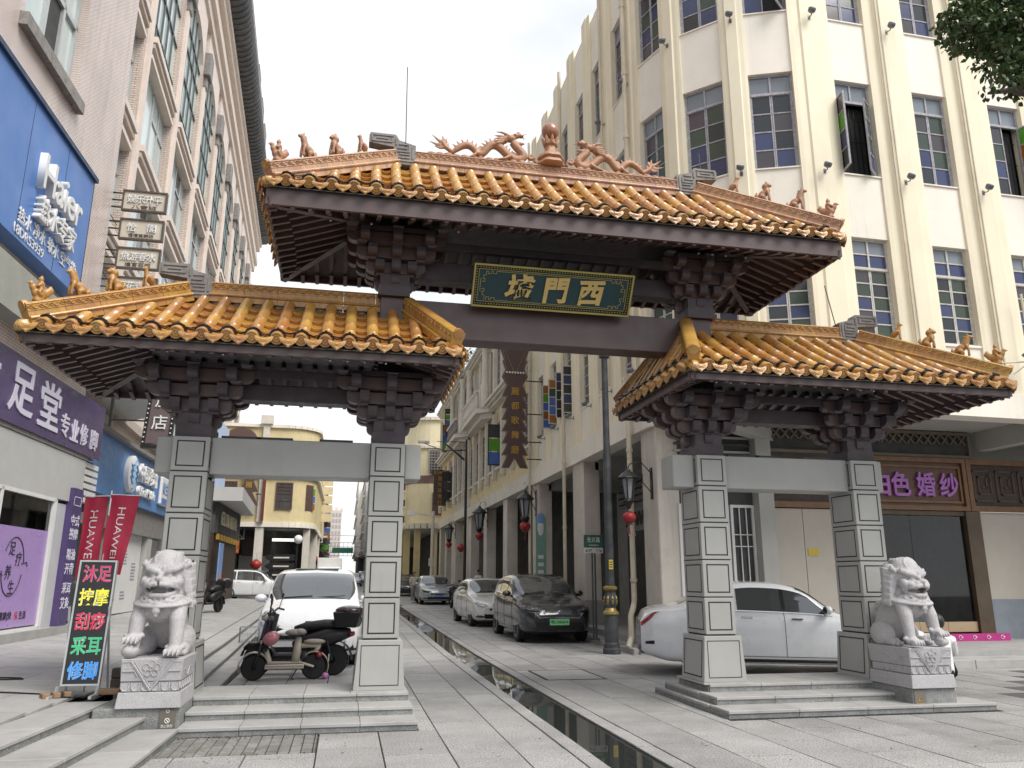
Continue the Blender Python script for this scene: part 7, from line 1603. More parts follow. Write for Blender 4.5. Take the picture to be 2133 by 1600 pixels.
for c, r, n in (((-2.75, .8, 9.35), (.85, .65, .62), 1900), ((-3.4, .8, 9.05), (.5, .45, .42), 700), ((-2.35, .8, 8.7), (.6, .5, .48), 900), ((-2.95, .8, 8.62), (.5, .35, .3), 380), ((-3.05, .75, 8.2), (.30, .25, .22), 90), ((-2.5, .8, 8.25), (.4, .35, .28), 260), ((-3.75, .8, 9.05), (.22, .2, .15), 40), ((-3.3, .75, 8.0), (.18, .15, .10), 22), ((-2.2, .7, 8.0), (.35, .3, .25), 180), ((-2.6, .8, 10.2), (.8, .7, .5), 600), ((-1.4, .6, 9.6), (1.2, 1.1, 1.1), 1500), ((0, .3, 10), (1.8, 1.6, 1.4), 1500), ((1.4, 0, 9.5), (1.2, 1.2, 1), 700), ((-2.25, .7, 5.55), (.22, .2, .17), 60), ((-1.6, .6, 5.6), (.5, .4, .3), 150), ((-.6, -1.2, 9.4), (1.3, 1.2, 1), 900)): leaf_cloud(m, c, r, n, .10)
m.build('crown', M_LEAF, t, kind='stuff')
t = thing('rooftop_shrub', 'small grey green shrub growing on the shophouse cornice', 'plant', (6.4, 44.5, 13.6)); m = MB(); leaf_cloud(m, (-.5, .5, .6), (1.2, 1.5, 1.1), 420, .22); m.build('foliage', mat('dull_leaf', (.10, .12, .07), .7, frnd=.4, var=.2), t, kind='stuff'); MB().tube([(0, .4, 0), (-.3, .5, .9)], .04).build('stem', M_BARK, t)
# ================================================================== VEHICLES
def interp(tab, x):
 if x <= tab[0][0]: return tab[0][1]
 for k in range(len(tab) - 1):
  a, b = tab[k], tab[k + 1]
  if x <= b[0]:
   t = (x - a[0]) / (b[0] - a[0]); p0 = tab[k - 1][1] if k else a[1]; p3 = tab[k + 2][1] if k + 2 < len(tab) else b[1]
   m0 = (b[1] - p0) * .5 * (1 if k else 0); m1 = (p3 - a[1]) * .5
   m0 = max(-abs(b[1] - a[1]) * 1.5, min(abs(b[1] - a[1]) * 1.5, m0)); m1 = max(-abs(b[1] - a[1]) * 1.5, min(abs(b[1] - a[1]) * 1.5, m1))
   t2, t3 = t * t, t * t * t
   return a[1] * (2 * t3 - 3 * t2 + 1) + b[1] * (3 * t2 - 2 * t3) + m0 * (t3 - 2 * t2 + t) + m1 * (t3 - t2)
 return tab[-1][1]
def paint(name, c, var=.02, metal=0.0): return mat(name, c, .32, metal=metal, var=var, coat=1.0)
C_WHITE = paint('white_car_paint', (0.76, 0.77, 0.78)); C_PEARL = paint('pearl_car_paint', (0.70, 0.70, 0.68)); C_DARK = paint('graphite_car_paint', (0.035, 0.038, 0.045), metal=.4); C_SILVER = paint('silver_car_paint', (0.42, 0.46, 0.48), metal=.3); C_BLACK = paint('black_car_paint', (0.01, 0.01, 0.012))
M_AGLASS = mat('tinted_auto_glass', (0.13, 0.14, 0.145), .03, metal=.55, var=0, spec=.9, coat=.6)
M_CHROME = mat('chrome', (0.65, 0.66, 0.68), .12, metal=1.0, var=.03)
M_GRILLE = mat('black_grille', (0.008, 0.008, 0.009), .35, var=.1)
M_ALLOY = mat('alloy_rim', (0.35, 0.36, 0.37), .3, metal=.9, var=.06); M_TAIL = mat('red_tail_lamp', (0.30, 0.012, 0.015), .12, var=.15, coat=.8)
M_LAMP = mat('lamp_lens', (0.42, 0.44, 0.46), .08, metal=.35, var=.25, scale=12, coat=.8); M_PLB = mat('blue_plate', (0.03, 0.08, 0.40), .4); M_PLG = mat('green_plate', (0.22, 0.62, 0.28), .4, var=.05)
SEDAN = dict(L=4.62, W=1.77, top=[(0, .60), (.012, .70), (.05, .77), (.14, .87), (.26, .95), (.30, .99), (.45, 1.40), (.52, 1.465), (.62, 1.48), (.72, 1.43), (.83, 1.19), (.88, 1.10), (.955, 1.06), (.985, 1.0), (1, .85)],
 belt=[(0, .58), (.05, .72), (.15, .83), (.28, .92), (.5, .96), (.8, 1.0), (.95, .99), (1, .82)], plan=[(0, .60), (.03, .76), (.09, .86), (.2, .885), (.75, .885), (.9, .85), (.965, .77), (1, .66)], under=[(0, .24), (.1, .19), (.9, .22), (1, .33)],
 ws=(.305, .455), rw=(.735, .86), side=[(.345, .50), (.515, .665), (.68, .775)], wheels=(.20, .785), R=.325)
MPV = dict(L=4.85, W=1.83, th=.20, top=[(0, .62), (.010, .72), (.035, .80), (.09, .93), (.16, 1.05), (.20, 1.12), (.33, 1.53), (.40, 1.64), (.52, 1.695), (.75, 1.68), (.90, 1.60), (.95, 1.40), (.985, 1.0), (1, .7)],
 belt=[(0, .58), (.04, .74), (.12, .90), (.2, .99), (.5, 1.02), (.9, 1.06), (.97, .95), (1, .66)], plan=[(0, .64), (.02, .78), (.06, .88), (.15, .915), (.8, .915), (.94, .88), (1, .78)], under=[(0, .23), (.1, .18), (.9, .2), (1, .3)],
 ws=(.205, .375), rw=(.90, .97), side=[(.29, .46), (.475, .66), (.675, .86)], wheels=(.19, .78), R=.335)
CROSS = dict(L=4.31, W=1.785, th=.27, top=[(0, .66), (.012, .78), (.05, .88), (.15, .98), (.24, 1.05), (.29, 1.10), (.43, 1.52), (.50, 1.61), (.62, 1.645), (.75, 1.61), (.88, 1.45), (.945, 1.18), (.98, 1.05), (1, .8)],
 belt=[(0, .62), (.05, .82), (.14, .93), (.28, 1.02), (.5, 1.05), (.85, 1.14), (.96, 1.0), (1, .76)], plan=[(0, .62), (.03, .78), (.09, .875), (.2, .895), (.8, .895), (.93, .85), (1, .74)], under=[(0, .28), (.1, .23), (.9, .25), (1, .36)],
 ws=(.295, .445), rw=(.87, .955), side=[(.335, .50), (.515, .685), (.70, .80)], wheels=(.195, .80), R=.345)
SUV = dict(L=4.7, W=1.86, top=[(0, .72), (.012, .84), (.05, .93), (.15, 1.02), (.25, 1.09), (.29, 1.13), (.41, 1.55), (.47, 1.66), (.6, 1.70), (.8, 1.68), (.93, 1.58), (.965, 1.30), (.985, 1.08), (1, .85)],
 belt=[(0, .66), (.05, .86), (.15, .97), (.28, 1.05), (.5, 1.07), (.85, 1.12), (.96, 1.05), (1, .82)], plan=[(0, .66), (.03, .82), (.09, .91), (.2, .93), (.8, .93), (.94, .89), (1, .80)], under=[(0, .3), (.1, .25), (.9, .27), (1, .4)],
 ws=(.295, .425), rw=(.93, .975), side=[(.335, .485), (.50, .68), (.695, .86)], wheels=(.19, .79), R=.37)
def car_surface(T):
 L = T['L']
 def S(f, r, off=0.0):
  def P(f, r):
   w = interp(T['plan'], f); zt = interp(T['top'], f); zb = min(interp(T['belt'], f), zt - .02); zu = interp(T['under'], f); h = zt - zb; g = min(1, max(0, (h - .08) / .25))
   wr = w - .05 - T.get('th', .33) * max(0, h - .05); wr = max(wr, .42 * w)
   hood = [(w * .93, zb + h * .35), (w * .74, zb + h * .72), (w * .55, zb + h * .9)]
   gh = [(w - .075 - .5 * (w - .075 - wr), zb + .50 * h), (wr + .01, zt - .095), (wr - .10, zt - .018)]
   q = [tuple(a[i] * (1 - g) + b[i] * g for i in (0, 1)) for a, b in zip(hood, gh)]
   pts = [(0, zu), (w * .80, zu), (w - .035, zu + .09), (w, zu + .42 * (zb - zu)), (w - .004, zb - .10), (w - .045, zb)] + q + [((q[2][0]) * .55, zt), (0, zt + .012)]
   r = max(0, min(9.9999, r)); i = int(r); t = r - i
   p0, p1, p2, p3 = pts[max(0, i - 1)], pts[i], pts[i + 1], pts[min(10, i + 2)]
   o = []
   for k in (0, 1):
    m0, m1 = (p2[k] - p0[k]) * .32, (p3[k] - p1[k]) * .32
    o.append(p1[k] * (2 * t ** 3 - 3 * t * t + 1) + p2[k] * (3 * t * t - 2 * t ** 3) + m0 * (t ** 3 - 2 * t * t + t) + m1 * (t ** 3 - t * t))
   return Vector((f * L, max(0, o[0]), o[1]))
  p = P(f, r)
  if off:
   df = P(min(1, f + .004), r) - P(max(0, f - .004), r); dr = P(f, min(9.99, r + .05)) - P(f, max(0, r - .05)); n = df.cross(dr)
   if n.length > 1e-9:
    n.normalize(); c = p - Vector((p.x, 0, .7)); p = p + n * (off if n.dot(c) > 0 else -off)
  return p
 return S
def patch(S, fr, nr, nf, nn, side=1, off=.006):
 """fr(v) -> (f0,f1) at ring fraction v; nr=(r0,r1)"""
 m = MB()
 def fn(u, v):
  r = nr[0] + (nr[1] - nr[0]) * v; f0, f1 = fr(v); p = S(f0 + (f1 - f0) * u, r, off); return (p.x, p.y * side, p.z)
 m.grid(fn, nf, nn); 
 if side < 0: m.f = [q[::-1] for q in m.f]
 return m
def wheel_mesh(R_, w=.2):
 t = MB(); t.lathe([(R_ * .66, -w / 2), (R_ * .93, -w / 2), (R_, -w * .36), (R_, w * .36), (R_ * .93, w / 2), (R_ * .66, w / 2)], n=28, axis='y')
 r = MB(); r.lathe([(R_ * .67, -w * .1), (R_ * .67, -w / 2 - .002), (R_ * .62, -w / 2 - .004), (R_ * .60, -w * .25), (R_ * .18, -w * .25), (R_ * .16, -w * .46), (.001, -w * .46)], n=28, axis='y')
 for k in range(10):
  a = 2 * PI * k / 10 + (.08 if k % 2 else -.08); c, s = math.cos(a), math.sin(a)
  r.bar((c * R_ * .14, -w * .42, s * R_ * .14), (c * R_ * .63, -w * .47, s * R_ * .63), R_ * .085, .02, up=(0, 1, 0))
 d = MB(); d.lathe([(R_ * .60, -w * .24), (R_ * .60, -w * .22), (.001, -w * .22)], n=20, axis='y')
 return t, r, d
def ln_tube(m, S, pts, side, rad_=.004, off=.0015):
 m.tube([(lambda p: (p.x, p.y * side, p.z))(S(f, r, off)) for f, r in pts], rad_, n=4)
def build_car(T, label, col, loc, rz, cat='car', name='parked_car', plate=None, plate_txt='', logo=False, face='sedan', group='parked cars', simple=False, rear=False, trim=None):
 """local frame: x from nose (0) to tail (L), y sideways; stands on z = 0"""
 t = thing(name, label, cat, loc, rz, group); S = car_surface(T); L = T['L']; NF, NRr = (46, 30) if not simple else (26, 14)
 m = MB(); rings = []
 fs_ = [(k / NF) ** 1.0 for k in range(NF + 1)]; fs_ = sorted(set([0, .004, .012, .025, .04] + fs_[2:-2] + [.965, .985, .996, 1.0]))
 for f in fs_:
  half = [S(f, 10 * j / NRr) for j in range(NRr + 1)]
  pts = [(p.x, p.y, p.z) for p in half] + [(p.x, -p.y, p.z) for p in half[1:-1][::-1]]
  rings.append(m.vs(pts))
 n = len(rings[0])
 for a, b in zip(rings[:-1], rings[1:]):
  for j in range(n): m.face([a[j], a[(j + 1) % n], b[(j + 1) % n], b[j]])
 m.face(rings[0][::-1]); m.face(rings[-1])
 me = m.mesh('body', rad(32)); body = put('body', me, None, t)
 Rw = T['R']; hw = T['W'] / 2
 if not simple:
  c = MB()
  for fx in T['wheels']:
   for s in (-1, 1): c.lathe([(Rw + .045, -.21), (Rw + .045, .21)], (fx * L, s * (hw - .08), Rw), n=28, axis='y')
  cm = c.mesh('cutter'); co = bpy.data.objects.new('cutter', cm); COL.objects.link(co)
  bo = bpy.data.objects.new('tmp', me); COL.objects.link(bo); bo.matrix_world = Matrix.Identity(4)
  md = bo.modifiers.new('b', 'BOOLEAN'); md.object = co; md.operation = 'DIFFERENCE'; md.solver = 'EXACT'
  dg = bpy.context.evaluated_depsgraph_get(); nm = bpy.data.meshes.new_from_object(bo.evaluated_get(dg))
  bpy.data.objects.remove(bo); bpy.data.objects.remove(co)
  nm.polygons.foreach_set('use_smooth', [True] * len(nm.polygons)); nm.set_sharp_from_angle(angle=rad(32)); body.data = nm
 body.data.materials.clear(); body.data.materials.append(col)
 def part(n_, mb, mt_, sm=False, par=None): return mb.build(n_, mt_, par or t, smooth=sm)
 both = lambda fn: [fn(s) for s in (1, -1)]
 w0, w1 = T['ws']; g = MB()
 for s in (1, -1): g.add(patch(S, lambda v: (w0 + .012 * (1 - v), w1 - .012 * v * 0), (7.55, 10), 8, 8, s))
 part('windscreen', g, M_AGLASS, True)
 r0, r1 = T['rw']; g = MB()
 for s in (1, -1): g.add(patch(S, lambda v: (r0, r1), (8.1, 10), 6, 8, s))
 part('rear_window', g, M_AGLASS, True)
 for s in (1, -1):
  for k, (a, b) in enumerate(T['side']):
   last = k == len(T['side']) - 1
   fa = (lambda v, a=a, b=b: (a + (.075 if k == 0 else .0) * v, b - (.03 if last else 0) * v))
   part('side_window', patch(S, fa, (5.25, 6.95), 6, 6, s, .005), M_AGLASS, True)
 if not simple:
  for s in (1, -1):   # black pillars between the side windows, door seams, handles
   a, b = T['side'][0][1], T['side'][1][0]; part('door_pillar', patch(S, lambda v: (a - .002, b + .002), (5.25, 6.95), 2, 6, s, .004), M_GRILLE, True)
   sm = MB(); 
   for f0 in (T['side'][0][0] - .045, (a + b) / 2, T['side'][-1][0] + .01): ln_tube(sm, S, [(f0, 2.2 + 3.0 * q / 10) for q in range(11)], s)
   ln_tube(sm, S, [(T['side'][0][0] - .045 + (T['side'][-1][0] + .055 - T['side'][0][0]) * q / 10, 2.2) for q in range(11)], s)
   part('door_seam', sm, M_INLAY)
   for f0 in (T['side'][0][1] - .035, T['side'][1][1] - .03):
    hm = MB(); p = S(f0 - .018, 4.35, .012); q = S(f0 + .018, 4.35, .012); hm.bar((p.x, p.y * s, p.z), (q.x, q.y * s, q.z), .02, .022); part('door_handle', hm, M_CHROME if face in ('side',) else col)
   bl = MB(); ln_tube(bl, S, [(T['side'][0][0] + (T['side'][-1][1] - T['side'][0][0]) * q / 14, 5.2) for q in range(15)], s, .009, .004); part('belt_moulding', bl, M_CHROME)
   sk = MB(); ln_tube(sk, S, [(T['wheels'][0] + .085 + (T['wheels'][1] - T['wheels'][0] - .17) * q / 8, 1.75) for q in range(9)], s, .03, .0); part('sill_trim', sk, trim or M_GRILLE)
   mi = MB(); p = S(T['side'][0][0] + .02, 5.35); cx = Vector((p.x, (p.y + .13) * s, p.z + .07)); mi.ball(cx, (.07, .115, .075), 14, 10); mi.bar((p.x, p.y * s * .98, p.z), (cx.x, cx.y - .05 * s, cx.z - .05), .05); mo = part('door_mirror', mi, col, True)
   mg = MB(); mg.ball(cx + Vector((.03, 0, 0)), (.045, .1, .062), 10, 8); part('mirror_glass', mg, M_GRILLE, True, mo)
  wi = MB(); 
  for y0, y1 in ((.55, .02), (-.02, -.58)): 
   p = S(w0 + .012, 9, .012); wi.bar((p.x + .01, y0, p.z + .0), (p.x + .015, y1, p.z + .03), .014)
  part('wiper', wi, M_RUBBER)
 tm, rm, dm = wheel_mesh(Rw); a_, b_, d_ = tm.mesh('tyre', rad(35)), rm.mesh('rim', rad(35)), dm.mesh('brake_disc')
 for fx in T['wheels']:
  for s in (1, -1):
   w_ = bpy.data.objects.new('wheel', a_); COL.objects.link(w_); w_.parent = t; w_.location = (fx * L, s * (hw - .115), Rw); w_.rotation_euler = (0, 0, PI if s > 0 else 0)
   if not a_.materials: a_.materials.append(M_RUBBER)
   put('rim', b_, M_ALLOY, w_); put('brake_disc', d_, M_GRILLE, w_)
 part('wheel_well', MB().box(T['wheels'][0] * L - Rw, -hw + .30, .2, T['wheels'][0] * L + Rw, hw - .30, .7).box(T['wheels'][1] * L - Rw, -hw + .30, .25, T['wheels'][1] * L + Rw, hw - .30, .7), M_INLAY)
 def fx_(y, z):   # nose x at given y, z (walk the surface)
  best = None
  for k in range(60):
   f = .2 * k / 60
   w = interp(T['plan'], f); zt = interp(T['top'], f); zu = interp(T['under'], f)
   if w >= abs(y) + .02 and zt - .03 >= z >= zu + .0: return f * L
  return .2 * L
 def strip(y0, y1, z0f, z1f, off, n=16):
  g = MB(); 
  def fn(u, v): 
   y = y0 + (y1 - y0) * u; z = z0f(y) + (z1f(y) - z0f(y)) * v; return (fx_(y, z) - off, y, z)
  g.grid(fn, n, 4); g.f = [q[::-1] for q in g.f]; return g
 def plate_at(x, z, txt, mt_, ink, wv=.44, sgn=-1):
  p = MB().box(x, -wv / 2, z - .07, x + .012, wv / 2, z + .07); po = part('number_plate', p, mt_)
  if txt:
   me = text_mesh(txt, 1, .5, .012).copy(); me.transform(Matrix.Diagonal((wv * .9 / me['w'], .09 / me['h'], .002, 1))); o_ = put('lettering', me, ink, po); o_.matrix_local = basis((x - .003, 0, z), (0, -1, 0), (0, 0, 1), (-1, 0, 0))
 def H_logo(x, z, s_=.055):
  lg = MB(); th = s_ * .22
  lg.box(x - .012, -s_, z + s_ * .8, x, s_, z + s_).box(x - .012, -s_ * .7, z - s_, x, s_ * .7, z - s_ * .84)
  for q in (-1, 1): lg.hexa([(x - .012, q * s_ * .7 - th / 2, z - s_ * .85), (x, q * s_ * .7 - th / 2, z - s_ * .85), (x, q * s_ * .7 + th / 2, z - s_ * .85), (x - .012, q * s_ * .7 + th / 2, z - s_ * .85), (x - .012, q * s_ - th / 2, z + s_ * .85), (x, q * s_ - th / 2, z + s_ * .85), (x, q * s_ + th / 2, z + s_ * .85), (x - .012, q * s_ + th / 2, z + s_ * .85)])
  for q in (-1, 1): lg.box(x - .014, q * s_ * .38 - th * .7, z - s_ * .72, x, q * s_ * .38 + th * .7, z + s_ * .66)
  lg.box(x - .014, -s_ * .38, z - s_ * .12, x, s_ * .38, z + s_ * .14); part('badge', lg, M_CHROME)
 if face == 'mpv':
  part('grille', strip(-.58, .58, lambda y: .50, lambda y: .70 + .06 * abs(y), .012), M_GRILLE); part('lower_grille', strip(-.62, .62, lambda y: .25, lambda y: .38, .012), M_GRILLE)
  part('upper_grille', strip(-.66, .66, lambda y: .735 + .10 * y * y, lambda y: .79 + .14 * y * y, .012), M_GRILLE)
  part('chrome_wing', strip(-.72, .72, lambda y: .685 + .14 * y * y, lambda y: .735 + .16 * y * y, .022, 24), M_CHROME); part('chrome_bar', strip(-.5, .5, lambda y: .565, lambda y: .585, .02), M_CHROME)
  for s in (1, -1): part('headlight', strip(.44 * s, .84 * s, lambda y: .70 + .10 * (abs(y) - .44), lambda y: .80 + .32 * (abs(y) - .44), .016, 10) if s > 0 else strip(-.84, -.44, lambda y: .70 + .10 * (abs(y) - .44), lambda y: .80 + .32 * (abs(y) - .44), .016, 10), M_LAMP); part('fog_lamp_recess', strip(.60 if s > 0 else -.84, .84 if s > 0 else -.60, lambda y: .30, lambda y: .46, .012, 8), M_GRILLE)
  H_logo(fx_(0, .74) - .03, .72, .075); plate_at(fx_(0, .44) - .03, .44, plate_txt, M_PLB, M_WHITE)
  part('sunroof', MB().box(L * .45, -.42, 1.69, L * .52, .42, 1.706), M_AGLASS)
 elif face == 'cross':
  part('grille', strip(-.60, .60, lambda y: .60, lambda y: .73 , .010), mat('graphite_grille', (.03, .032, .04), .35, metal=.4)); part('lower_grille', strip(-.64, .64, lambda y: .32, lambda y: .50, .012), M_GRILLE)
  part('chrome_bar', strip(-.66, .66, lambda y: .775 + .06 * y * y, lambda y: .790 + .06 * y * y, .014, 20), M_CHROME); part('chrome_lip', strip(-.52, .52, lambda y: .585, lambda y: .602, .016, 20), M_CHROME)
  for s in (1, -1):
   q = (lambda a, b: (a, b) if s > 0 else (-b, -a)); a, b = q(.46, .84); part('headlight', strip(a, b, lambda y: .74 + .14 * (abs(y) - .46), lambda y: .80 + .30 * (abs(y) - .46), .012, 10), mat('smoked_lamp', (.06, .065, .07), .08, coat=.8)); part('lamp_edge', strip(a, b, lambda y: .795 + .30 * (abs(y) - .46), lambda y: .812 + .30 * (abs(y) - .46), .016, 10), M_CHROME)
   a, b = q(.50, .82); part('fog_lamp_recess', strip(a, b, lambda y: .60 + .05 * (abs(y) - .5), lambda y: .70 + .1 * (abs(y) - .5), .010, 10), M_GRILLE); a, b = q(.50, .60); part('chrome_wing', strip(a, b, lambda y: .60 + .9 * (abs(y) - .5), lambda y: .63 + .9 * (abs(y) - .5), .016, 6), M_CHROME)
  H_logo(fx_(0, .84) - .02, .85, .05); plate_at(fx_(0, .5) - .03, .50, plate_txt, M_PLG, M_INLAY, .48)
 elif face in ('sedan', 'silver'):
  part('grille', strip(-.42, .42, lambda y: .52, lambda y: .66, .012), M_GRILLE); part('lower_grille', strip(-.56, .56, lambda y: .27, lambda y: .40, .012), M_GRILLE)
  for s in (1, -1):
   q = (lambda a, b: (a, b) if s > 0 else (-b, -a)); a, b = q(.44, .82); part('headlight', strip(a, b, lambda y: .60 + .08 * (abs(y) - .44), lambda y: .70 + .24 * (abs(y) - .44), .014, 10), M_LAMP if face == 'sedan' else M_GRILLE); a, b = q(.55, .80); part('fog_lamp_recess', strip(a, b, lambda y: .30, lambda y: .42, .012, 8), M_GRILLE)
  if face == 'silver': part('nose_band', strip(-.5, .5, lambda y: .64, lambda y: .70, .016), M_GRILLE)
  else: part('chrome_wing', strip(-.44, .44, lambda y: .50 + .2 * abs(y), lambda y: .53 + .2 * abs(y), .02, 16), M_CHROME)
  if plate_txt: plate_at(fx_(0, .44) - .03, .45, plate_txt, M_PLB, M_WHITE)
 if rear or face in ('side', 'suv'):
  for s in (1, -1):
   tl = patch(S, lambda v: (.93 + .03 * (1 - v), .998), (4.35, 5.1), 8, 5, s, .008) if face == 'side' else patch(S, lambda v: (.955, .997), (3.9, 4.8), 6, 5, s, .008)
   part('tail_lamp', tl, M_TAIL, True)
   if face == 'side': part('bumper_vent', patch(S, lambda v: (.955, .985), (2.6, 2.85), 3, 2, s, .006), M_GRILLE)
  part('rear_bumper_trim', MB().box(L - .06, -.6, .33, L - .0, .6, .45), M_GRILLE)
 if face == 'suv':
  for s in (1, -1):
   cl = MB(); 
   for fx in T['wheels']: 
    c = (fx * L, s * (hw - .015), Rw); cl.tube([(c[0] + (Rw + .065) * math.cos(a), c[1], c[2] + (Rw + .065) * math.sin(a)) for a in [-.2 + (PI + .4) * j / 16 for j in range(17)]], .035, n=6)
   part('arch_cladding', cl, M_GRILLE)
   rr = MB(); rr.tube([(S(.42 + .44 * q / 8, 7.6, .03).x, s * S(.42 + .44 * q / 8, 7.6).y, S(.42 + .44 * q / 8, 7.6).z + .035) for q in range(9)], .018, n=6); part('roof_rail', rr, M_ALLOY)
 return t
build_car(MPV, 'white people carrier with a chrome winged grille parked behind the scooters', C_WHITE, (-.55, 14.55, 0), rad(90), 'van', 'parked_van', face='mpv', plate_txt='粤J·', group='vehicles parked in the street')
build_car(CROSS, 'dark graphite crossover with a green number plate', C_DARK, (5.08, 19.0, gz(19)), rad(90.8), plate_txt='粤J D83676', face='cross', group='vehicles parked in the street')
build_car(SEDAN, 'pearl white sedan parked right behind the dark crossover', C_PEARL, (4.80, 24.6, gz(24.6)), rad(92), face='sedan', group='vehicles parked in the street')
build_car(SEDAN, 'silver sedan with a blue plate beside the black motorbike', C_SILVER, (4.75, 41.5, gz(41.5)), rad(91), face='silver', plate_txt='粤J·3K28', group='vehicles parked in the street')
_d = rad(-17)
build_car(SEDAN, 'white sedan seen from the side behind the gate pillars', C_WHITE, (5.02 + 4.62 * math.cos(_d), 13.5 + 4.62 * math.sin(_d), 0), _d + PI, face='side', group='vehicles parked in the street')
build_car(SUV, 'white sport utility car with black wheel arches crossing in front of the yellow building', C_WHITE, (-2.5, 46.9, gz(47) + .02), rad(177), face='suv', rear=True, group='vehicles parked in the street')
build_car(SUV, 'black car mostly hidden behind the white sport utility car', C_BLACK, (-6.9, 45.0, gz(45)), rad(180), face='suv', rear=True, group='vehicles parked in the street')
for (T_, lab, c, x, y, nm, ct) in ((SEDAN, 'small grey car far down the street next to the white van', C_SILVER, 1.05, 92, 'distant_car', 'car'), (MPV, 'small white van far down the street', C_WHITE, 2.55, 105, 'distant_van', 'van'), (SEDAN, 'pale car at the far kerb half hidden by the second gate pillar', C_PEARL, 3.2, 84, 'distant_car', 'car'), (SEDAN, 'dark car beyond the silver sedan, cut by the gate pillar', C_DARK, 4.2, 56, 'distant_car', 'car'), (SEDAN, 'white car parked beyond the silver sedan', C_WHITE, 3.1, 62, 'distant_car', 'car')):
 build_car(T_, lab, c, (x, y, gz(y)), rad(90), ct, nm, face='sedan', simple=True, group='vehicles far down the street')
t = thing('box_truck', 'white box truck whose cargo box shows above the people carrier', 'truck', (-1.2, 60, gz(60)))
MB().box(-2.0, 60, gz(60) + .75, -.25, 64, 3.0).build('cargo_box', M_WHITE, t, world=True, bevel=.03); MB().box(-1.95, 58.6, gz(60) + .35, -.3, 60, 2.35).build('cab', C_WHITE, t, world=True, bevel=.1)
MB().box(-1.85, 58.57, 1.65, -.4, 58.62, 2.2).build('windscreen', M_AGLASS, t, world=True)
for x in (-1.9, -.5): 
 for y in (59.2, 63.0): MB().lathe([(.33, 0), (.33, .2), (.001, .2)], (x, y, gz(60) + .33), n=14, axis='x').build('wheel', M_RUBBER, t, world=True)
# ---- two wheelers.  local frame: x forward, z up
def sk(pts, r, n=10): return MB().tube(pts, r, n)
def wheel2(t, x, R_, w, spoke=True):
 wo = MB(); a = [2 * PI * k / 24 for k in range(25)]; wo.lathe([(R_ * .62, -w * .5), (R_ * .9, -w * .5), (R_, -w * .22), (R_, w * .22), (R_ * .9, w * .5), (R_ * .62, w * .5)], (x, 0, R_), n=26, axis='y'); o_ = wo.build('wheel', M_RUBBER, t, smooth=rad(40))
 r = MB(); r.lathe([(R_ * .64, -w * .3), (R_ * .64, w * .3), (R_ * .58, w * .3), (R_ * .58, -w * .3)], (x, 0, R_), n=24, axis='y'); r.lathe([(R_ * .22, -w * .5), (R_ * .22, w * .5)], (x, 0, R_), n=14, axis='y')
 for k in range(6): q = PI * 2 * k / 6; r.bar((x, 0, R_), (x + R_ * .6 * math.cos(q), 0, R_ + R_ * .6 * math.sin(q)), .022, .03)
 r.build('rim', M_GRILLE, o_); return o_
M_BEI = mat('beige_scooter_paint', (0.50, 0.44, 0.35), .3, var=.03, coat=.6); M_TAUPE = mat('taupe_seat', (0.30, 0.26, 0.22), .5, var=.06, bump=.1); M_SEATB = mat('black_vinyl', (0.015, 0.015, 0.016), .45, var=.1)
t = thing('electric_scooter', 'beige electric scooter with a wire basket and a pink helmet hung on it', 'scooter', (-.83, 13.25, gz(13)), rad(180 + 3))
R_ = .19; xf, xr = .46, -.43
wheel2(t, xf, R_, .10); wheel2(t, xr, R_, .10)
def fender(x, a0, a1, R_, w, m_, n_='mudguard'):
 g = MB(); g.grid(lambda u, v: (x + (R_ + .015 * math.sin(PI * v)) * math.cos(a0 + (a1 - a0) * u), (v - .5) * w, .19 + (R_ + .018 * math.sin(PI * v)) * math.sin(a0 + (a1 - a0) * u)), 14, 8); g.grid(lambda u, v: (x + (R_ - .012) * math.cos(a0 + (a1 - a0) * u), (v - .5) * w, .19 + (R_ - .012) * math.sin(a0 + (a1 - a0) * u)), 14, 8); return g.build(n_, m_, t, smooth=True)
fender(xf, rad(-12), rad(20), .225, .13, M_BEI); fender(xf, rad(20), rad(178), .215, .135, M_BEI); fender(xr, rad(10), rad(170), .215, .14, M_BEI); fender(xr, rad(170), rad(205), .215, .12, M_BEI)
m = MB(); 
for s in (-1, 1): m.tube([(xf, s * .075, .19), (xf - .05, s * .07, .36), (xf - .10, s * .05, .52)], .018)
m.build('fork', M_GRILLE, t)
sk([(xf - .10, 0, .46), (xf - .15, 0, .70), (xf - .18, 0, .93)], .035, 12).build('steering_column', M_GRILLE, t, smooth=True)
m = MB(); m.grid(lambda u, v: (xf - .145 - .055 * u + .05 * math.cos((v - .5) * PI) - .02, (v - .5) * (.27 - .06 * u), .42 + .46 * u), 8, 10); m.grid(lambda u, v: (xf - .185 - .055 * u + .02 * math.cos((v - .5) * PI), (v - .5) * (.27 - .06 * u), .42 + .46 * u), 8, 10); m.build('leg_shield', M_SEATB, t, smooth=True)
m = MB(); m.tube([(xf - .08, 0, .58), (xf - .17, 0, .42), (xf - .22, 0, .28), (xf - .20, 0, .20)], [.03, .034, .04, .04], n=10); m.build('down_tube', M_BEI, t, smooth=True)
m = MB(); m.box(-.28, -.13, .165, .30, .13, .235); fl0 = m.build('floorboard', M_BEI, t, bevel=.03, seg=3); MB().box(-.26, -.115, .236, .27, .115, .262).build('floor_mat', M_TAUPE, t, bevel=.012); MB().box(-.27, -.134, .205, .29, .134, .215).build('chrome_bar', M_CHROME, t)
m = MB(); m.tube([(-.16, 0, .24), (-.17, 0, .46), (-.18, 0, .62)], [.075, .06, .045], n=10); m.build('seat_post', M_BEI, t, smooth=True)
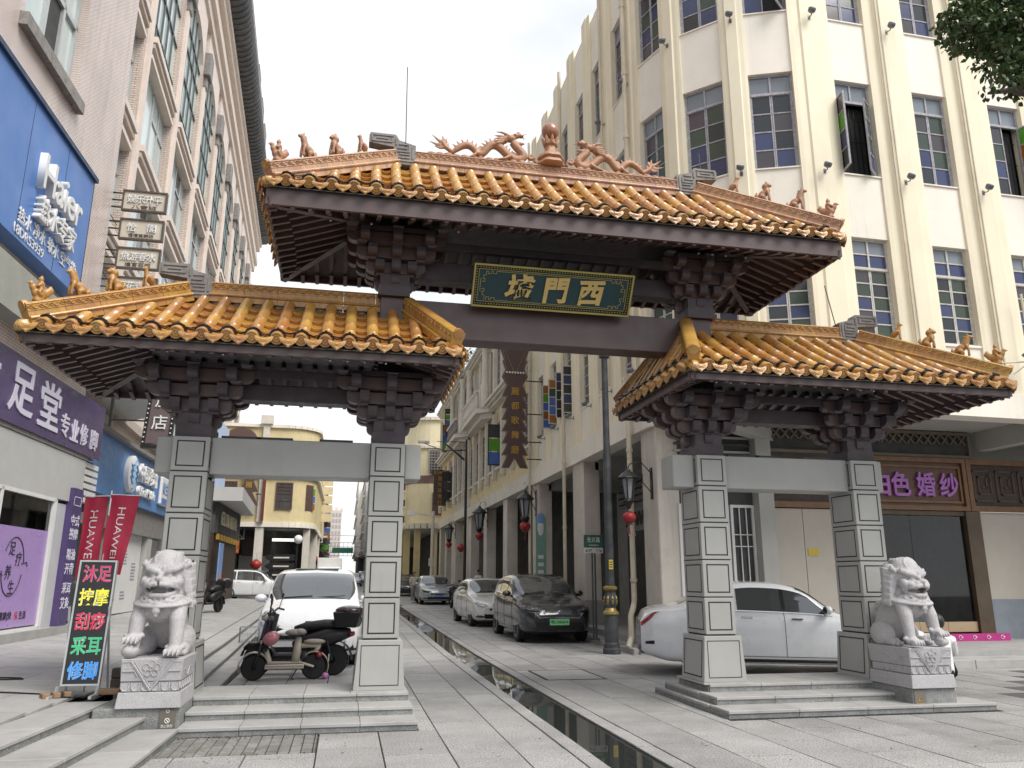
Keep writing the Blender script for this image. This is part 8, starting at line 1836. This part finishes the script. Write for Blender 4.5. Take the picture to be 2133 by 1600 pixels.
m = MB(); m.ball((-.13, 0, .69), (.165, .11, .055), 18, 10); m.ball((-.20, 0, .70), (.09, .13, .05), 14, 8); m.build('saddle', M_TAUPE, t, smooth=True); MB().box(-.24, -.09, .628, -.04, .09, .648).build('saddle_base', M_SEATB, t, bevel=.01)
m = MB(); m.tube([(-.18, 0, .49), (-.34, 0, .50), (-.52, 0, .49)], .035); m.tube([(-.50, .0, .48), (xr, .0, .40)], .03); m.build('rear_rack', M_BEI, t, smooth=True); MB().ball((-.42, 0, .55), (.17, .10, .045), 16, 8).build('pillion_pad', M_TAUPE, t, smooth=True)
m = MB(); 
for s in (-1, 1): m.tube([(-.2, s * .075, .26), (xr, s * .08, .19)], .02)
m.build('swing_arm', M_BEI, t)
m = MB(); m.tube([(xf - .17, -.30, .96), (xf - .20, -.2, .985), (xf - .18, 0, .95), (xf - .20, .2, .985), (xf - .17, .30, .96)], .013); 
for s in (-1, 1): m.tube([(xf - .175, s * .22, .985), (xf - .25, s * .34, .97)], .02); m.tube([(xf - .15, s * .2, .985), (xf - .10, s * .33, .95)], .007)
m.build('handlebar', M_GRILLE, t)
for s in (-1, 1):
 m = MB(); m.tube([(xf - .18, s * .18, .98), (xf - .19, s * .24, 1.10), (xf - .20, s * .25, 1.14)], .007); m.ball((xf - .2, s * .25, 1.17), (.015, .06, .05) if s > 0 else (.012, .022, .075), 12, 8); m.build('mirror', M_GRILLE, t, smooth=True)
m = MB(); m.ball((xf - .12, 0, .92), (.055, .06, .06)); m.build('headlight', M_BEI, t, smooth=True); MB().ball((xf - .085, 0, .92), (.03, .045, .045)).build('lens', M_LAMP, t, smooth=True)
m = MB(); bx0, bx1, by, bz0, bz1 = xf - .04, xf + .24, .15, .56, .78
for z in (bz0, (bz0 + bz1) / 2, bz1): 
 for a, b in (((bx0, -by), (bx1, -by)), ((bx1, -by), (bx1, by)), ((bx1, by), (bx0, by)), ((bx0, by), (bx0, -by))): m.bar((*a, z), (*b, z), .006 if z < bz1 else .009)
for k in range(9): x = bx0 + (bx1 - bx0) * k / 8; m.bar((x, -by, bz0), (x, -by, bz1), .004); m.bar((x, by, bz0), (x, by, bz1), .004); m.bar((x, -by, bz0), (x, by, bz0), .004)
for k in range(9): y = -by + 2 * by * k / 8; m.bar((bx0, y, bz0), (bx0, y, bz1), .004); m.bar((bx1, y, bz0), (bx1, y, bz1), .004)
m.build('wire_basket', M_STEEL, t)
m = MB(); m.tube([(-.2, .08, .2), (-.10, .16, .03), (-.14, .17, .02)], .012); m.build('kick_stand', M_GRILLE, t)
MB().box(-.655, -.06, .26, -.645, .06, .36).build('number_plate', M_WHITE, t)
m = MB(); m.ball((-.50, .05, .36), (.05, .09, .05)); m.build('rear_lamp', M_TAIL, t, smooth=True)
MB().ball((-.28, .0, .33), (.09, .07, .09), 12, 8).build('motor_cover', M_GRILLE, t, smooth=True)
hm = MB(); hm.ball((0, 0, 0), (.125, .11, .10), 20, 12); ho = hm.build('helmet', mat('pink_helmet', (0.52, 0.17, 0.20), .25, var=.06, coat=.7), smooth=True); ho.location = (-1.05, 13.08, .62); ho.rotation_euler = (.3, -.5, .2); tag(ho, 'shiny pink helmet hanging on the beige scooter', 'helmet')
def moped(label, loc, rz, box=True, col=None, plate=None, name='motorcycle'):
 col = col or M_SEATB; t = thing(name, label, 'motorcycle', loc, rz, group='motor scooters standing in the street'); R_ = .24; xf, xr = .62, -.60
 wheel2(t, xf, R_, .11); wheel2(t, xr, R_, .12)
 m = MB(); m.tube([(xf + .02, 0, .52), (xf + .24, 0, .40)], [.09, .03], flat=1.1); m.grid(lambda u, v: (xf + .28 * math.cos(rad(10) + rad(150) * u), (v - .5) * .14, .24 + .28 * math.sin(rad(10) + rad(150) * u)), 10, 4); m.build('front_mudguard', col, t, smooth=True)
 m = MB(); m.tube([(xf - .02, 0, .38), (xf - .14, 0, .66), (xf - .2, 0, .95)], [.05, .10, .09], n=12, flat=1.6); m.build('front_fairing', col, t, smooth=True)
 m = MB(); m.box(-.12, -.14, .26, .36, .14, .34); m.build('floorboard', col, t, bevel=.03)
 m = MB(); m.tube([(.02, 0, .40), (-.2, 0, .50), (-.5, 0, .60), (-.86, 0, .66)], [.13, .17, .16, .07], n=14, flat=.95); m.build('body_cowl', col, t, smooth=True)
 m = MB(); m.tube([(.04, 0, .70), (-.15, 0, .74), (-.45, 0, .78), (-.72, 0, .80)], [.06, .085, .085, .06], n=12, flat=1.5); m.build('seat', M_SEATB, t, smooth=True)
 m = MB(); m.grid(lambda u, v: (xr + .30 * math.cos(rad(30) + rad(150) * u), (v - .5) * .15, .24 + .30 * math.sin(rad(30) + rad(150) * u)), 10, 4); m.build('rear_mudguard', col, t, smooth=True)
 m = MB(); 
 for s in (-1, 1): m.tube([(xf, s * .07, .24), (xf - .1, s * .06, .6)], .02); m.tube([(xr, s * .1, .24), (xr + .1, s * .12, .58)], .025)
 m.build('suspension', M_GRILLE, t)
 m = MB(); m.tube([(xf - .26, -.34, 1.0), (xf - .22, -.15, 1.03), (xf - .2, 0, .98), (xf - .22, .15, 1.03), (xf - .26, .34, 1.0)], .017); m.build('handlebar', M_GRILLE, t)
 for s in (-1, 1): m = MB(); m.tube([(xf - .22, s * .2, 1.02), (xf - .24, s * .3, 1.2)], .007); m.ball((xf - .24, s * .31, 1.23), (.015, .06, .045)); m.build('mirror', M_GRILLE, t, smooth=True)
 m = MB().ball((xf - .1, 0, .92), (.07, .10, .08)); m.build('headlight', M_LAMP, t, smooth=True)
 if box:
  m = MB(); m.hexa([(-.98, -.17, .74), (-.64, -.17, .74), (-.64, .17, .74), (-.98, .17, .74), (-1.06, -.21, .99), (-.60, -.21, .99), (-.60, .21, .99), (-1.06, .21, .99)]); m.build('top_box', M_SEATB, t, bevel=.04, seg=3)
  m = MB(); m.ball((-.83, 0, 1.0), (.235, .215, .085), 18, 10); m.build('box_lid', mat('dark_plum_plastic', (.03, .012, .014), .2, coat=.6), t, smooth=True); MB().box(-1.05, -.06, .90, -1.03, .06, .925).build('reflector', M_WHITE, t)
 if plate: MB().box(-.93, -.11, .42, -.915, .11, .56).build('number_plate', mat('yellow_plate', (.6, .42, .03), .4), t)
 MB().box(-.92, -.08, .60, -.86, .08, .68).build('tail_lamp', M_TAIL, t, bevel=.015)
 return t
moped('black motor scooter with a top box standing behind the beige scooter', (-.70, 13.85, gz(13)), rad(180 - 13))
moped('black and white motorbike with a yellow plate seen from behind', (5.0, 37.5, gz(38)), rad(93), False, None, True)
moped('dark motor scooter parked at the clothing shop corner', (-4.2, 27.5, lz(-4.2, 27.5)), rad(250), True)
moped('dark motor scooter half hidden between the arcade columns', (5.95, 34.0, gz(34) + .12), rad(80), False)
tag(MB().ball((-.22, 13.25, .05), (.055, .05, .05), 10, 8).build('crumpled_bag', mat('pink_bag', (.45, .2, .42), .5), smooth=True), 'small pinkish purple bag lying on the ground by the scooter wheel', 'bag')
# ================================================================== STONE LIONS ON THEIR PEDESTALS
def lion_mesh(ball=True):
 m = MB(); B = m.ball; T = m.tube
 T([(0, -.02, .50), (0, .10, .42), (0, .26, .26), (0, .34, .14)], [.20, .20, .19, .16], n=16); B((0, -.10, .47), (.215, .15, .16)); B((0, -.04, .60), (.20, .16, .12))
 for s in (-1, 1):
  B((s * .19, .22, .13), (.10, .19, .15)); T([(s * .20, .12, .06), (s * .23, -.04, .035)], [.07, .055], n=10); 
  for q in range(3): B((s * (.20 + .03 * q), -.08, .03), (.022, .04, .028))
  T([(s * .17, -.12, .50), (s * .195, -.19, .34), (s * .205, -.22, .18), (s * .205, -.24, .07)], [.095, .082, .068, .062], n=14)
  B((s * .165, -.12, .42), (.085, .09, .12))
 for s in (-1, 1):
  z0 = .13 if (ball and s < 0) else .02
  if ball and s < 0: B((s * .205, -.30, .065), (.085, .085, .065), 20, 12)
  if not ball and s > 0: z0 = .11; B((s * .21, -.30, .055), (.10, .07, .05)); B((s * .15, -.33, .09), (.045, .045, .042)); T([(s * .25, -.28, .06), (s * .3, -.3, .03)], .02)
  B((s * .205, -.27, z0 + .045), (.085, .085, .05))
  for q in range(4):
   x = s * .205 + (q - 1.5) * .042; B((x, -.335, z0 + .035), (.024, .045, .036)); T([(x, -.365, z0 + .035), (x, -.39, z0 + .0)], [.014, .005], n=6)
  for q in range(3): B((s * (.13 + .075 * q), -.23, z0 + .075), (.03, .03, .025))
 B((0, -.09, .525), (.275, .225, .055), 24, 10, Euler((.18, 0, 0)))
 T([(.272 * math.cos(a), -.09 + .222 * math.sin(a), .515 + .042 * math.sin(a)) for a in [2 * PI * k / 40 for k in range(41)]], .016, n=6)
 B((0, -.13, .56), (.22, .155, .06))
 for s in (-1, 1):
  T([(s * .03, -.285, .50), (s * .08, -.28, .53), (s * .14, -.26, .52), (s * .2, -.2, .55)], [.012, .016, .014, .006], n=6); T([(s * .05, -.265, .57), (s * .11, -.26, .545), (s * .15, -.24, .57)], .011, n=6)
 B((0, -.295, .435), (.042, .036, .045)); B((0, -.29, .495), (.045, .03, .03)); T([(-.04, -.315, .43), (.04, -.315, .43)], .009); B((0, -.30, .39), (.022, .02, .02))
 B((0, -.06, .80), (.20, .185, .19), 20, 14); B((0, -.04, .90), (.165, .165, .13), 20, 14); B((0, -.05, .70), (.19, .16, .12))
 T([(.10 * math.cos(a), -.165 + .045 * math.sin(a) + .0, .935 + .085 * math.sin(a)) for a in [2 * PI * k / 24 for k in range(25)]], .010, n=6); 
 for s in (-1, 1):
  T([(s * .015, -.245, .80), (s * .07, -.245, .815), (s * .14, -.215, .835), (s * .195, -.14, .865)], [.03, .036, .034, .02], n=10)   # brow
  for q in range(6): B((s * (.02 + .032 * q), -.235 + .012 * q, .845 + .006 * q), .021, 8, 6)
  B((s * .075, -.235, .768), (.036, .028, .028), 12, 8); T([(s * .03, -.25, .75), (s * .08, -.25, .738), (s * .13, -.22, .75)], .012, n=6)
  B((s * .045, -.285, .715), (.05, .045, .036)); B((s * .11, -.25, .70), (.062, .05, .042)); B((s * .165, -.18, .71), (.05, .07, .065))
  T([(s * .01, -.325, .69), (s * .08, -.31, .682), (s * .145, -.25, .672), (s * .18, -.17, .64)], [.024, .026, .026, .022], n=8)      # upper lip
  T([(s * .0, -.275, .578), (s * .07, -.27, .578), (s * .13, -.22, .60), (s * .165, -.15, .645)], [.028, .028, .026, .022], n=8)         # lower lip
  T([(s * .085, -.295, .675), (s * .085, -.29, .635)], [.016, .005], n=6); T([(s * .075, -.255, .595), (s * .075, -.255, .63)], [.014, .005], n=6)
  B((s * .19, -.05, .86), (.035, .05, .06), rot=Euler((0, s * .5, 0))); T([(s * .18, -.09, .84), (s * .225, -.075, .885), (s * .215, -.06, .93)], [.03, .035, .012], n=8)
  for r in range(6):
   z = .88 - .072 * r; w0 = .175 + .012 * r
   for q in range(4):
    zz = z - .016 * q; T([(s * w0, -.12 + .012 * r, zz), (s * (w0 + .055), -.06, zz - .012), (s * (w0 + .085 - .006 * r), .03, zz + .012), (s * (w0 + .065 - .012 * r), .10, zz + .035)], [.010, .014, .014, .008], n=6)
   B((s * (w0 + .03), .02, z - .02), (.05, .10, .042))
  B((s * .195, .01, .72), (.075, .115, .20), 14, 10); B((s * .17, .03, .86), (.07, .10, .09))
  for r in range(5): B((s * (.10 + .02 * (r % 2)), .10, .92 - .09 * r), (.06, .06, .06))
  for q in range(6): B((s * (.03 + .025 * q), -.27 + .02 * q, .545 + .004 * q), .020, 8, 6)
 B((0, -.315, .742), (.042, .03, .028)); B((0, -.27, .775), (.03, .03, .03)); B((0, -.20, .575), (.10, .09, .035)); B((0, -.10, .635), (.15, .09, .07))
 for r in range(7): B((0, .10 + .015 * r, .95 - .09 * r), (.07, .06, .06))
 for k in range(14): B((.12 * math.cos(k * 2.4) , .0 + .09 * math.sin(k * 2.4), .985), (.03, .03, .03), 8, 6)
 T([(0, .34, .2), (.02, .42, .34), (-.02, .38, .48), (.03, .32, .50)], [.05, .07, .06, .02], n=10); B((.02, .42, .4), (.08, .05, .08))
 for s in (-1, 1): T([(s * .06, .42, .3), (s * .09, .43, .4), (s * .05, .42, .48)], [.02, .03, .01], n=6)
 return sculpt(m, .0085, 1, name='lion_figure', dec=.55)
LM = lion_mesh(True); LM.materials.append(M_STONE); LM2 = lion_mesh(False); LM2.materials.append(M_STONE)
M_CARVE = mat('carved_pedestal_stone', (.40, .39, .40), .75, var=.12, scale=5, speck=.25, speck_scale=120, bump=.4, bump_scale=120, dirt=.3, dirt_col=(.2, .2, .21), dirt_scale=5)
M_PLQ2 = mat('bronze_grey_notice', (.15, .135, .11), .5, var=.08)
def pedestal(xc, yf, ztop, label, side, yb, loc, notice):
 t = thing('lion_pedestal', label, 'pedestal', (xc, yf + .35, 0), group='granite pedestals under the lions'); h = .29; z0 = .255
 MB().box(xc - h - (.22 if side < 0 else 0), yf + .02, -.02, xc + h + .015, yb, z0 - .003).build('base_block', M_RISER, t, world=True, bevel=.006)
 MB().hexa([(xc - h - .015, yf - .015, z0), (xc + h + .015, yf - .015, z0), (xc + h + .015, yb - .05, z0), (xc - h - .015, yb - .05, z0), (xc - h, yf, z0 + .15), (xc + h, yf, z0 + .15), (xc + h, yb - .06, z0 + .15), (xc - h, yb - .06, z0 + .15)]).build('plinth_course', M_CARVE, t, world=True, bevel=.005)
 MB().box(xc - h + .018, yf + .018, z0 + .152, xc + h - .018, yb - .08, z0 + .25).build('petal_course', M_CARVE, t, world=True, bevel=.01)
 MB().hexa([(xc - h + .008, yf + .008, z0 + .252), (xc + h - .008, yf + .008, z0 + .252), (xc + h - .008, yb - .07, z0 + .252), (xc - h + .008, yb - .07, z0 + .252), (xc - h - .004, yf - .004, ztop), (xc + h + .004, yf - .004, ztop), (xc + h + .004, yb - .055, ztop), (xc - h - .004, yb - .055, ztop)]).build('carved_block', M_CARVE, t, world=True, bevel=.006)
 rl = MB(); y = yf - .002
 def fl(pts, r=.006, f=None):
  rl.tube(pts, r, n=5)
 for s in (-1, 1):
  fl([(xc + s * .20, y, ztop - .02), (xc, y + .014, z0 + .165)], .012); fl([(xc + s * .17, y, ztop - .02), (xc, y + .014, z0 + .20)], .006)
  fl([(xc + s * .27, y, z0 + .35), (xc + s * .16, y, z0 + .35), (xc + s * .13, y + .003, z0 + .30)], .007); fl([(xc + s * .28, y, ztop - .03), (xc + s * .2, y, ztop - .03)], .006)
 for k in range(6):
  x = xc - .235 + .094 * k; w = .036
  fl([(x - w, y + .018, z0 + .245), (x - w, y + .018, z0 + .19), (x - w * .5, y + .018, z0 + .165), (x + w * .5, y + .018, z0 + .165), (x + w, y + .018, z0 + .19), (x + w, y + .018, z0 + .245)], .009)
 for k in range(5):
  a = PI / 2 + 2 * PI * k / 5; cx, cz = xc + .055 * math.cos(a), ztop - .095 + .05 * math.sin(a); fl([(cx + .03 * math.cos(b), y - .001, cz + .03 * math.sin(b)) for b in [2 * PI * j / 10 for j in range(11)]], .005)
 fl([(xc + .015 * math.cos(b), y - .002, ztop - .095 + .015 * math.sin(b)) for b in [2 * PI * j / 8 for j in range(9)]], .006)
 for s in (-1, 1):     # reliefs on both flanks
  x = xc + s * (h - .004)
  for k in range(5):
   yy = yf + .08 + .12 * k; w = .045; xx = x - s * .012
   fl([(xx, yy - w, z0 + .245), (xx, yy - w, z0 + .19), (xx, yy, z0 + .165), (xx, yy + w, z0 + .19), (xx, yy + w, z0 + .245)], .009)
  fl([(x, yf + .05, z0 + .35), (x, yf + .18, z0 + .35), (x, yf + .24, z0 + .29), (x, yf + .33, z0 + .29), (x, yf + .40, z0 + .35), (x, yf + .56, z0 + .35)], .007)
  fl([(x, yf + .05, ztop - .03), (x, yf + .6, ztop - .03)], .006)
 rl.build('carved_relief', M_CARVE, t, world=True)
 nx = xc + notice; pl = MB().extr([(nx - .075, yf + .017, .02), (nx, yf + .017, .005), (nx + .075, yf + .017, .02), (nx + .075, yf + .017, .235), (nx - .075, yf + .017, .235)], (0, -.008, 0)); po = pl.build('notice_plate', M_PLQ2, t, world=True)
 sy = MB(); yq = yf + .008
 if side < 0: sy.tube([(nx + .022 * math.cos(b), yq, .135 + .022 * math.sin(b)) for b in [2 * PI * j / 16 for j in range(17)]], .004, n=4); sy.tube([(nx - .015, yq, .15), (nx + .015, yq, .12)], .004, n=4); sy.tube([(nx + .014 * math.cos(b), yq, .222 + .014 * math.sin(b)) for b in [2 * PI * j / 12 for j in range(13)]], .003, n=4)
 else: sy.tube([(nx - .022, yq, .12), (nx, yq, .16), (nx + .022, yq, .12), (nx - .022, yq, .12)], .004, n=4); sy.tube([(nx, yq, .145), (nx, yq, .128)], .004, n=4)
 sy.box(nx - .06, yq - .002, .02, nx + .06, yq, .035)
 sy.build('notice_symbol', M_WHITE if side < 0 else M_YG, t, world=True)
 lettering('禁止攀爬' if side < 0 else '注意安全', 'lettering', (nx, yq, .085), (1, 0, 0), (0, 0, 1), .03, M_WHITE if side < 0 else M_YG, t, extrude=.0015, fit=.11, fith=.03)
pedestal(-1.84, 8.87, .722, 'granite pedestal with petal carving under the lion by the signboard', -1, 9.66, None, .19)
pedestal(6.97, 8.78, .716, 'granite pedestal with petal carving under the lion by the bridal shop', 1, 9.62, None, -.2)
o_ = put('stone_lion', LM, None); o_.location = (-1.85, 9.22, .722); o_.rotation_euler = (0, 0, rad(-4)); o_.scale = (1.0, 1.0, 1.05); tag(o_, 'grey stone lion with open mouth and one paw on a ball beside the signboard', 'statue', 'pair of stone guardian lions')
o_ = put('stone_lion', LM2, None); o_.location = (6.97, 9.14, .716); o_.rotation_euler = (0, 0, rad(8)); o_.scale = (1.0, 1.0, 1.05); tag(o_, 'grey stone lion with one paw on a cub beside the bridal shop', 'statue', 'pair of stone guardian lions')
# ================================================================== PEOPLE
M_SKIN = mat('skin', (.42, .27, .20), .55, var=.05); M_HAIR = mat('brown_hair', (.06, .035, .025), .5, var=.2); M_HAIRB = mat('black_hair', (.012, .011, .011), .45, var=.2)
def person(label, loc, rz, J, top, leg, hair, shoe, long_hair=False):
 """one continuous body grown round a skeleton of joints, clothing and hair as children"""
 t = thing('person', label, 'person', loc, rz); b = MB()
 def limb(m, ks, rs): m.tube([J[k] for k in ks], rs, n=12)
 H = Vector(J['head']); b.ball(H, (.075, .092, .112), 16, 12); b.ball(H + Vector((0, -.085, -.012)), (.013, .02, .02), 8, 6); b.ball(H + Vector((0, -.05, -.075)), (.045, .045, .04))
 for s in (-1, 1): b.ball(H + Vector((s * .077, .01, -.005)), (.012, .02, .03), 8, 6)
 limb(b, ('head', 'neck', 'chest'), [.055, .05, .09]); limb(b, ('chest', 'pelvis'), [.13, .12])
 for s in 'lr':
  limb(b, ('sh' + s, 'el' + s, 'wr' + s), [.05, .04, .028]); limb(b, ('chest', 'sh' + s), [.09, .055]); limb(b, ('hip' + s, 'kn' + s, 'an' + s), [.082, .058, .04]); limb(b, ('pelvis', 'hip' + s), [.11, .085]); limb(b, ('an' + s, 'to' + s), [.042, .03])
  w = Vector(J['wr' + s]); d = (w - Vector(J['el' + s])).normalized(); p = Vector((d.y, -d.x, 0)); p = p.normalized() if p.length > .01 else Vector((1, 0, 0)); b.tube([w, w + d * .09], [.03, .036], n=8, flat=.6)
  for k in range(4): q = w + d * .085 + p * (k - 1.5) * .018; b.tube([q, q + d * .04, q + d * .07 + Vector((0, -.01, 0))], [.010, .009, .007], n=6)
  b.tube([w + d * .03 + p * .03, w + d * .07 + p * .055], [.012, .009], n=6)
 put('body', sculpt(b, .012, 2, name='body'), M_SKIN, t)
 c = MB(); limb(c, ('chest', 'pelvis'), [.165, .15]); c.ball(Vector(J['chest']) + Vector((0, 0, .06)), (.17, .11, .10))
 for s in 'lr': limb(c, ('chest', 'sh' + s), [.10, .075]); limb(c, ('sh' + s, 'el' + s), [.07, .06])
 put('shirt', sculpt(c, .014, 3, name='shirt'), top, t)
 c = MB()
 for s in 'lr': limb(c, ('pelvis', 'hip' + s), [.135, .11]); limb(c, ('hip' + s, 'kn' + s, 'an' + s), [.105, .078, .062])
 put('trousers', sculpt(c, .014, 3, name='trousers'), leg, t)
 c = MB()
 for s in 'lr': a, o2 = Vector(J['an' + s]), Vector(J['to' + s]); c.tube([a + Vector((0, .03, -.03)), a.lerp(o2, .5) + Vector((0, 0, -.01)), o2], [.05, .05, .036], n=10)
 c.build('shoes', shoe, t, smooth=True)
 c = MB(); c.ball(H + Vector((0, .018, .028)), (.09, .10, .108), 16, 12)
 if long_hair: c.tube([H + Vector((0, .05, .02)), H + Vector((0, .085, -.15)), H + Vector((0, .08, -.30))], [.085, .10, .05], n=12)
 put('hair', sculpt(c, .013, 2, name='hair'), hair, t); return t
STAND = dict(head=(0, -.02, 1.52), neck=(0, 0, 1.38), chest=(0, 0, 1.22), pelvis=(0, 0, .92), shl=(-.18, 0, 1.32), shr=(.18, 0, 1.32), ell=(-.24, .02, 1.05), elr=(.25, .0, 1.06), wrl=(-.22, -.12, .86), wrr=(.18, -.20, .98), hipl=(-.09, 0, .86), hipr=(.09, 0, .86), knl=(-.10, -.02, .48), knr=(.11, .03, .48), anl=(-.10, .0, .09), anr=(.12, .1, .09), tol=(-.11, -.15, .03), tor=(.13, -.05, .03))
person('woman with brown hair in a pale top walking by the silver sedan', (3.75, 44.8, gz(45)), rad(20), STAND, mat('pale_top', (.55, .48, .42), .8), mat('grey_skirt', (.25, .24, .25), .8), M_HAIR, M_WHITE, True)
person('dark haired person in a light shirt standing behind the pearl sedan', (6.2, 38.0, gz(38) + .12), rad(-60), STAND, mat('light_shirt', (.6, .6, .6), .8), mat('dark_trousers', (.03, .03, .04), .8), M_HAIRB, M_INLAY)
CROU = dict(head=(-.05, -.16, .92), neck=(-.02, -.08, .80), chest=(0, -.02, .66), pelvis=(0, .12, .30), shl=(-.17, -.05, .73), shr=(.17, -.05, .73), ell=(-.22, -.22, .52), elr=(.24, -.14, .50), wrl=(-.12, -.36, .46), wrr=(.16, -.34, .44), hipl=(-.09, .08, .30), hipr=(.10, .08, .30), knl=(-.13, -.28, .44), knr=(.15, -.26, .46), anl=(-.12, -.14, .09), anr=(.15, -.10, .09), tol=(-.13, -.30, .03), tor=(.17, -.26, .03))
person('person in a white shirt crouching behind the lion by the bridal shop', (8.06, 9.98, 0.0), rad(150), CROU, M_WHITE, mat('black_trousers', (.012, .012, .014), .8), M_HAIRB, M_WHITE)
bpy.context.view_layer.update()
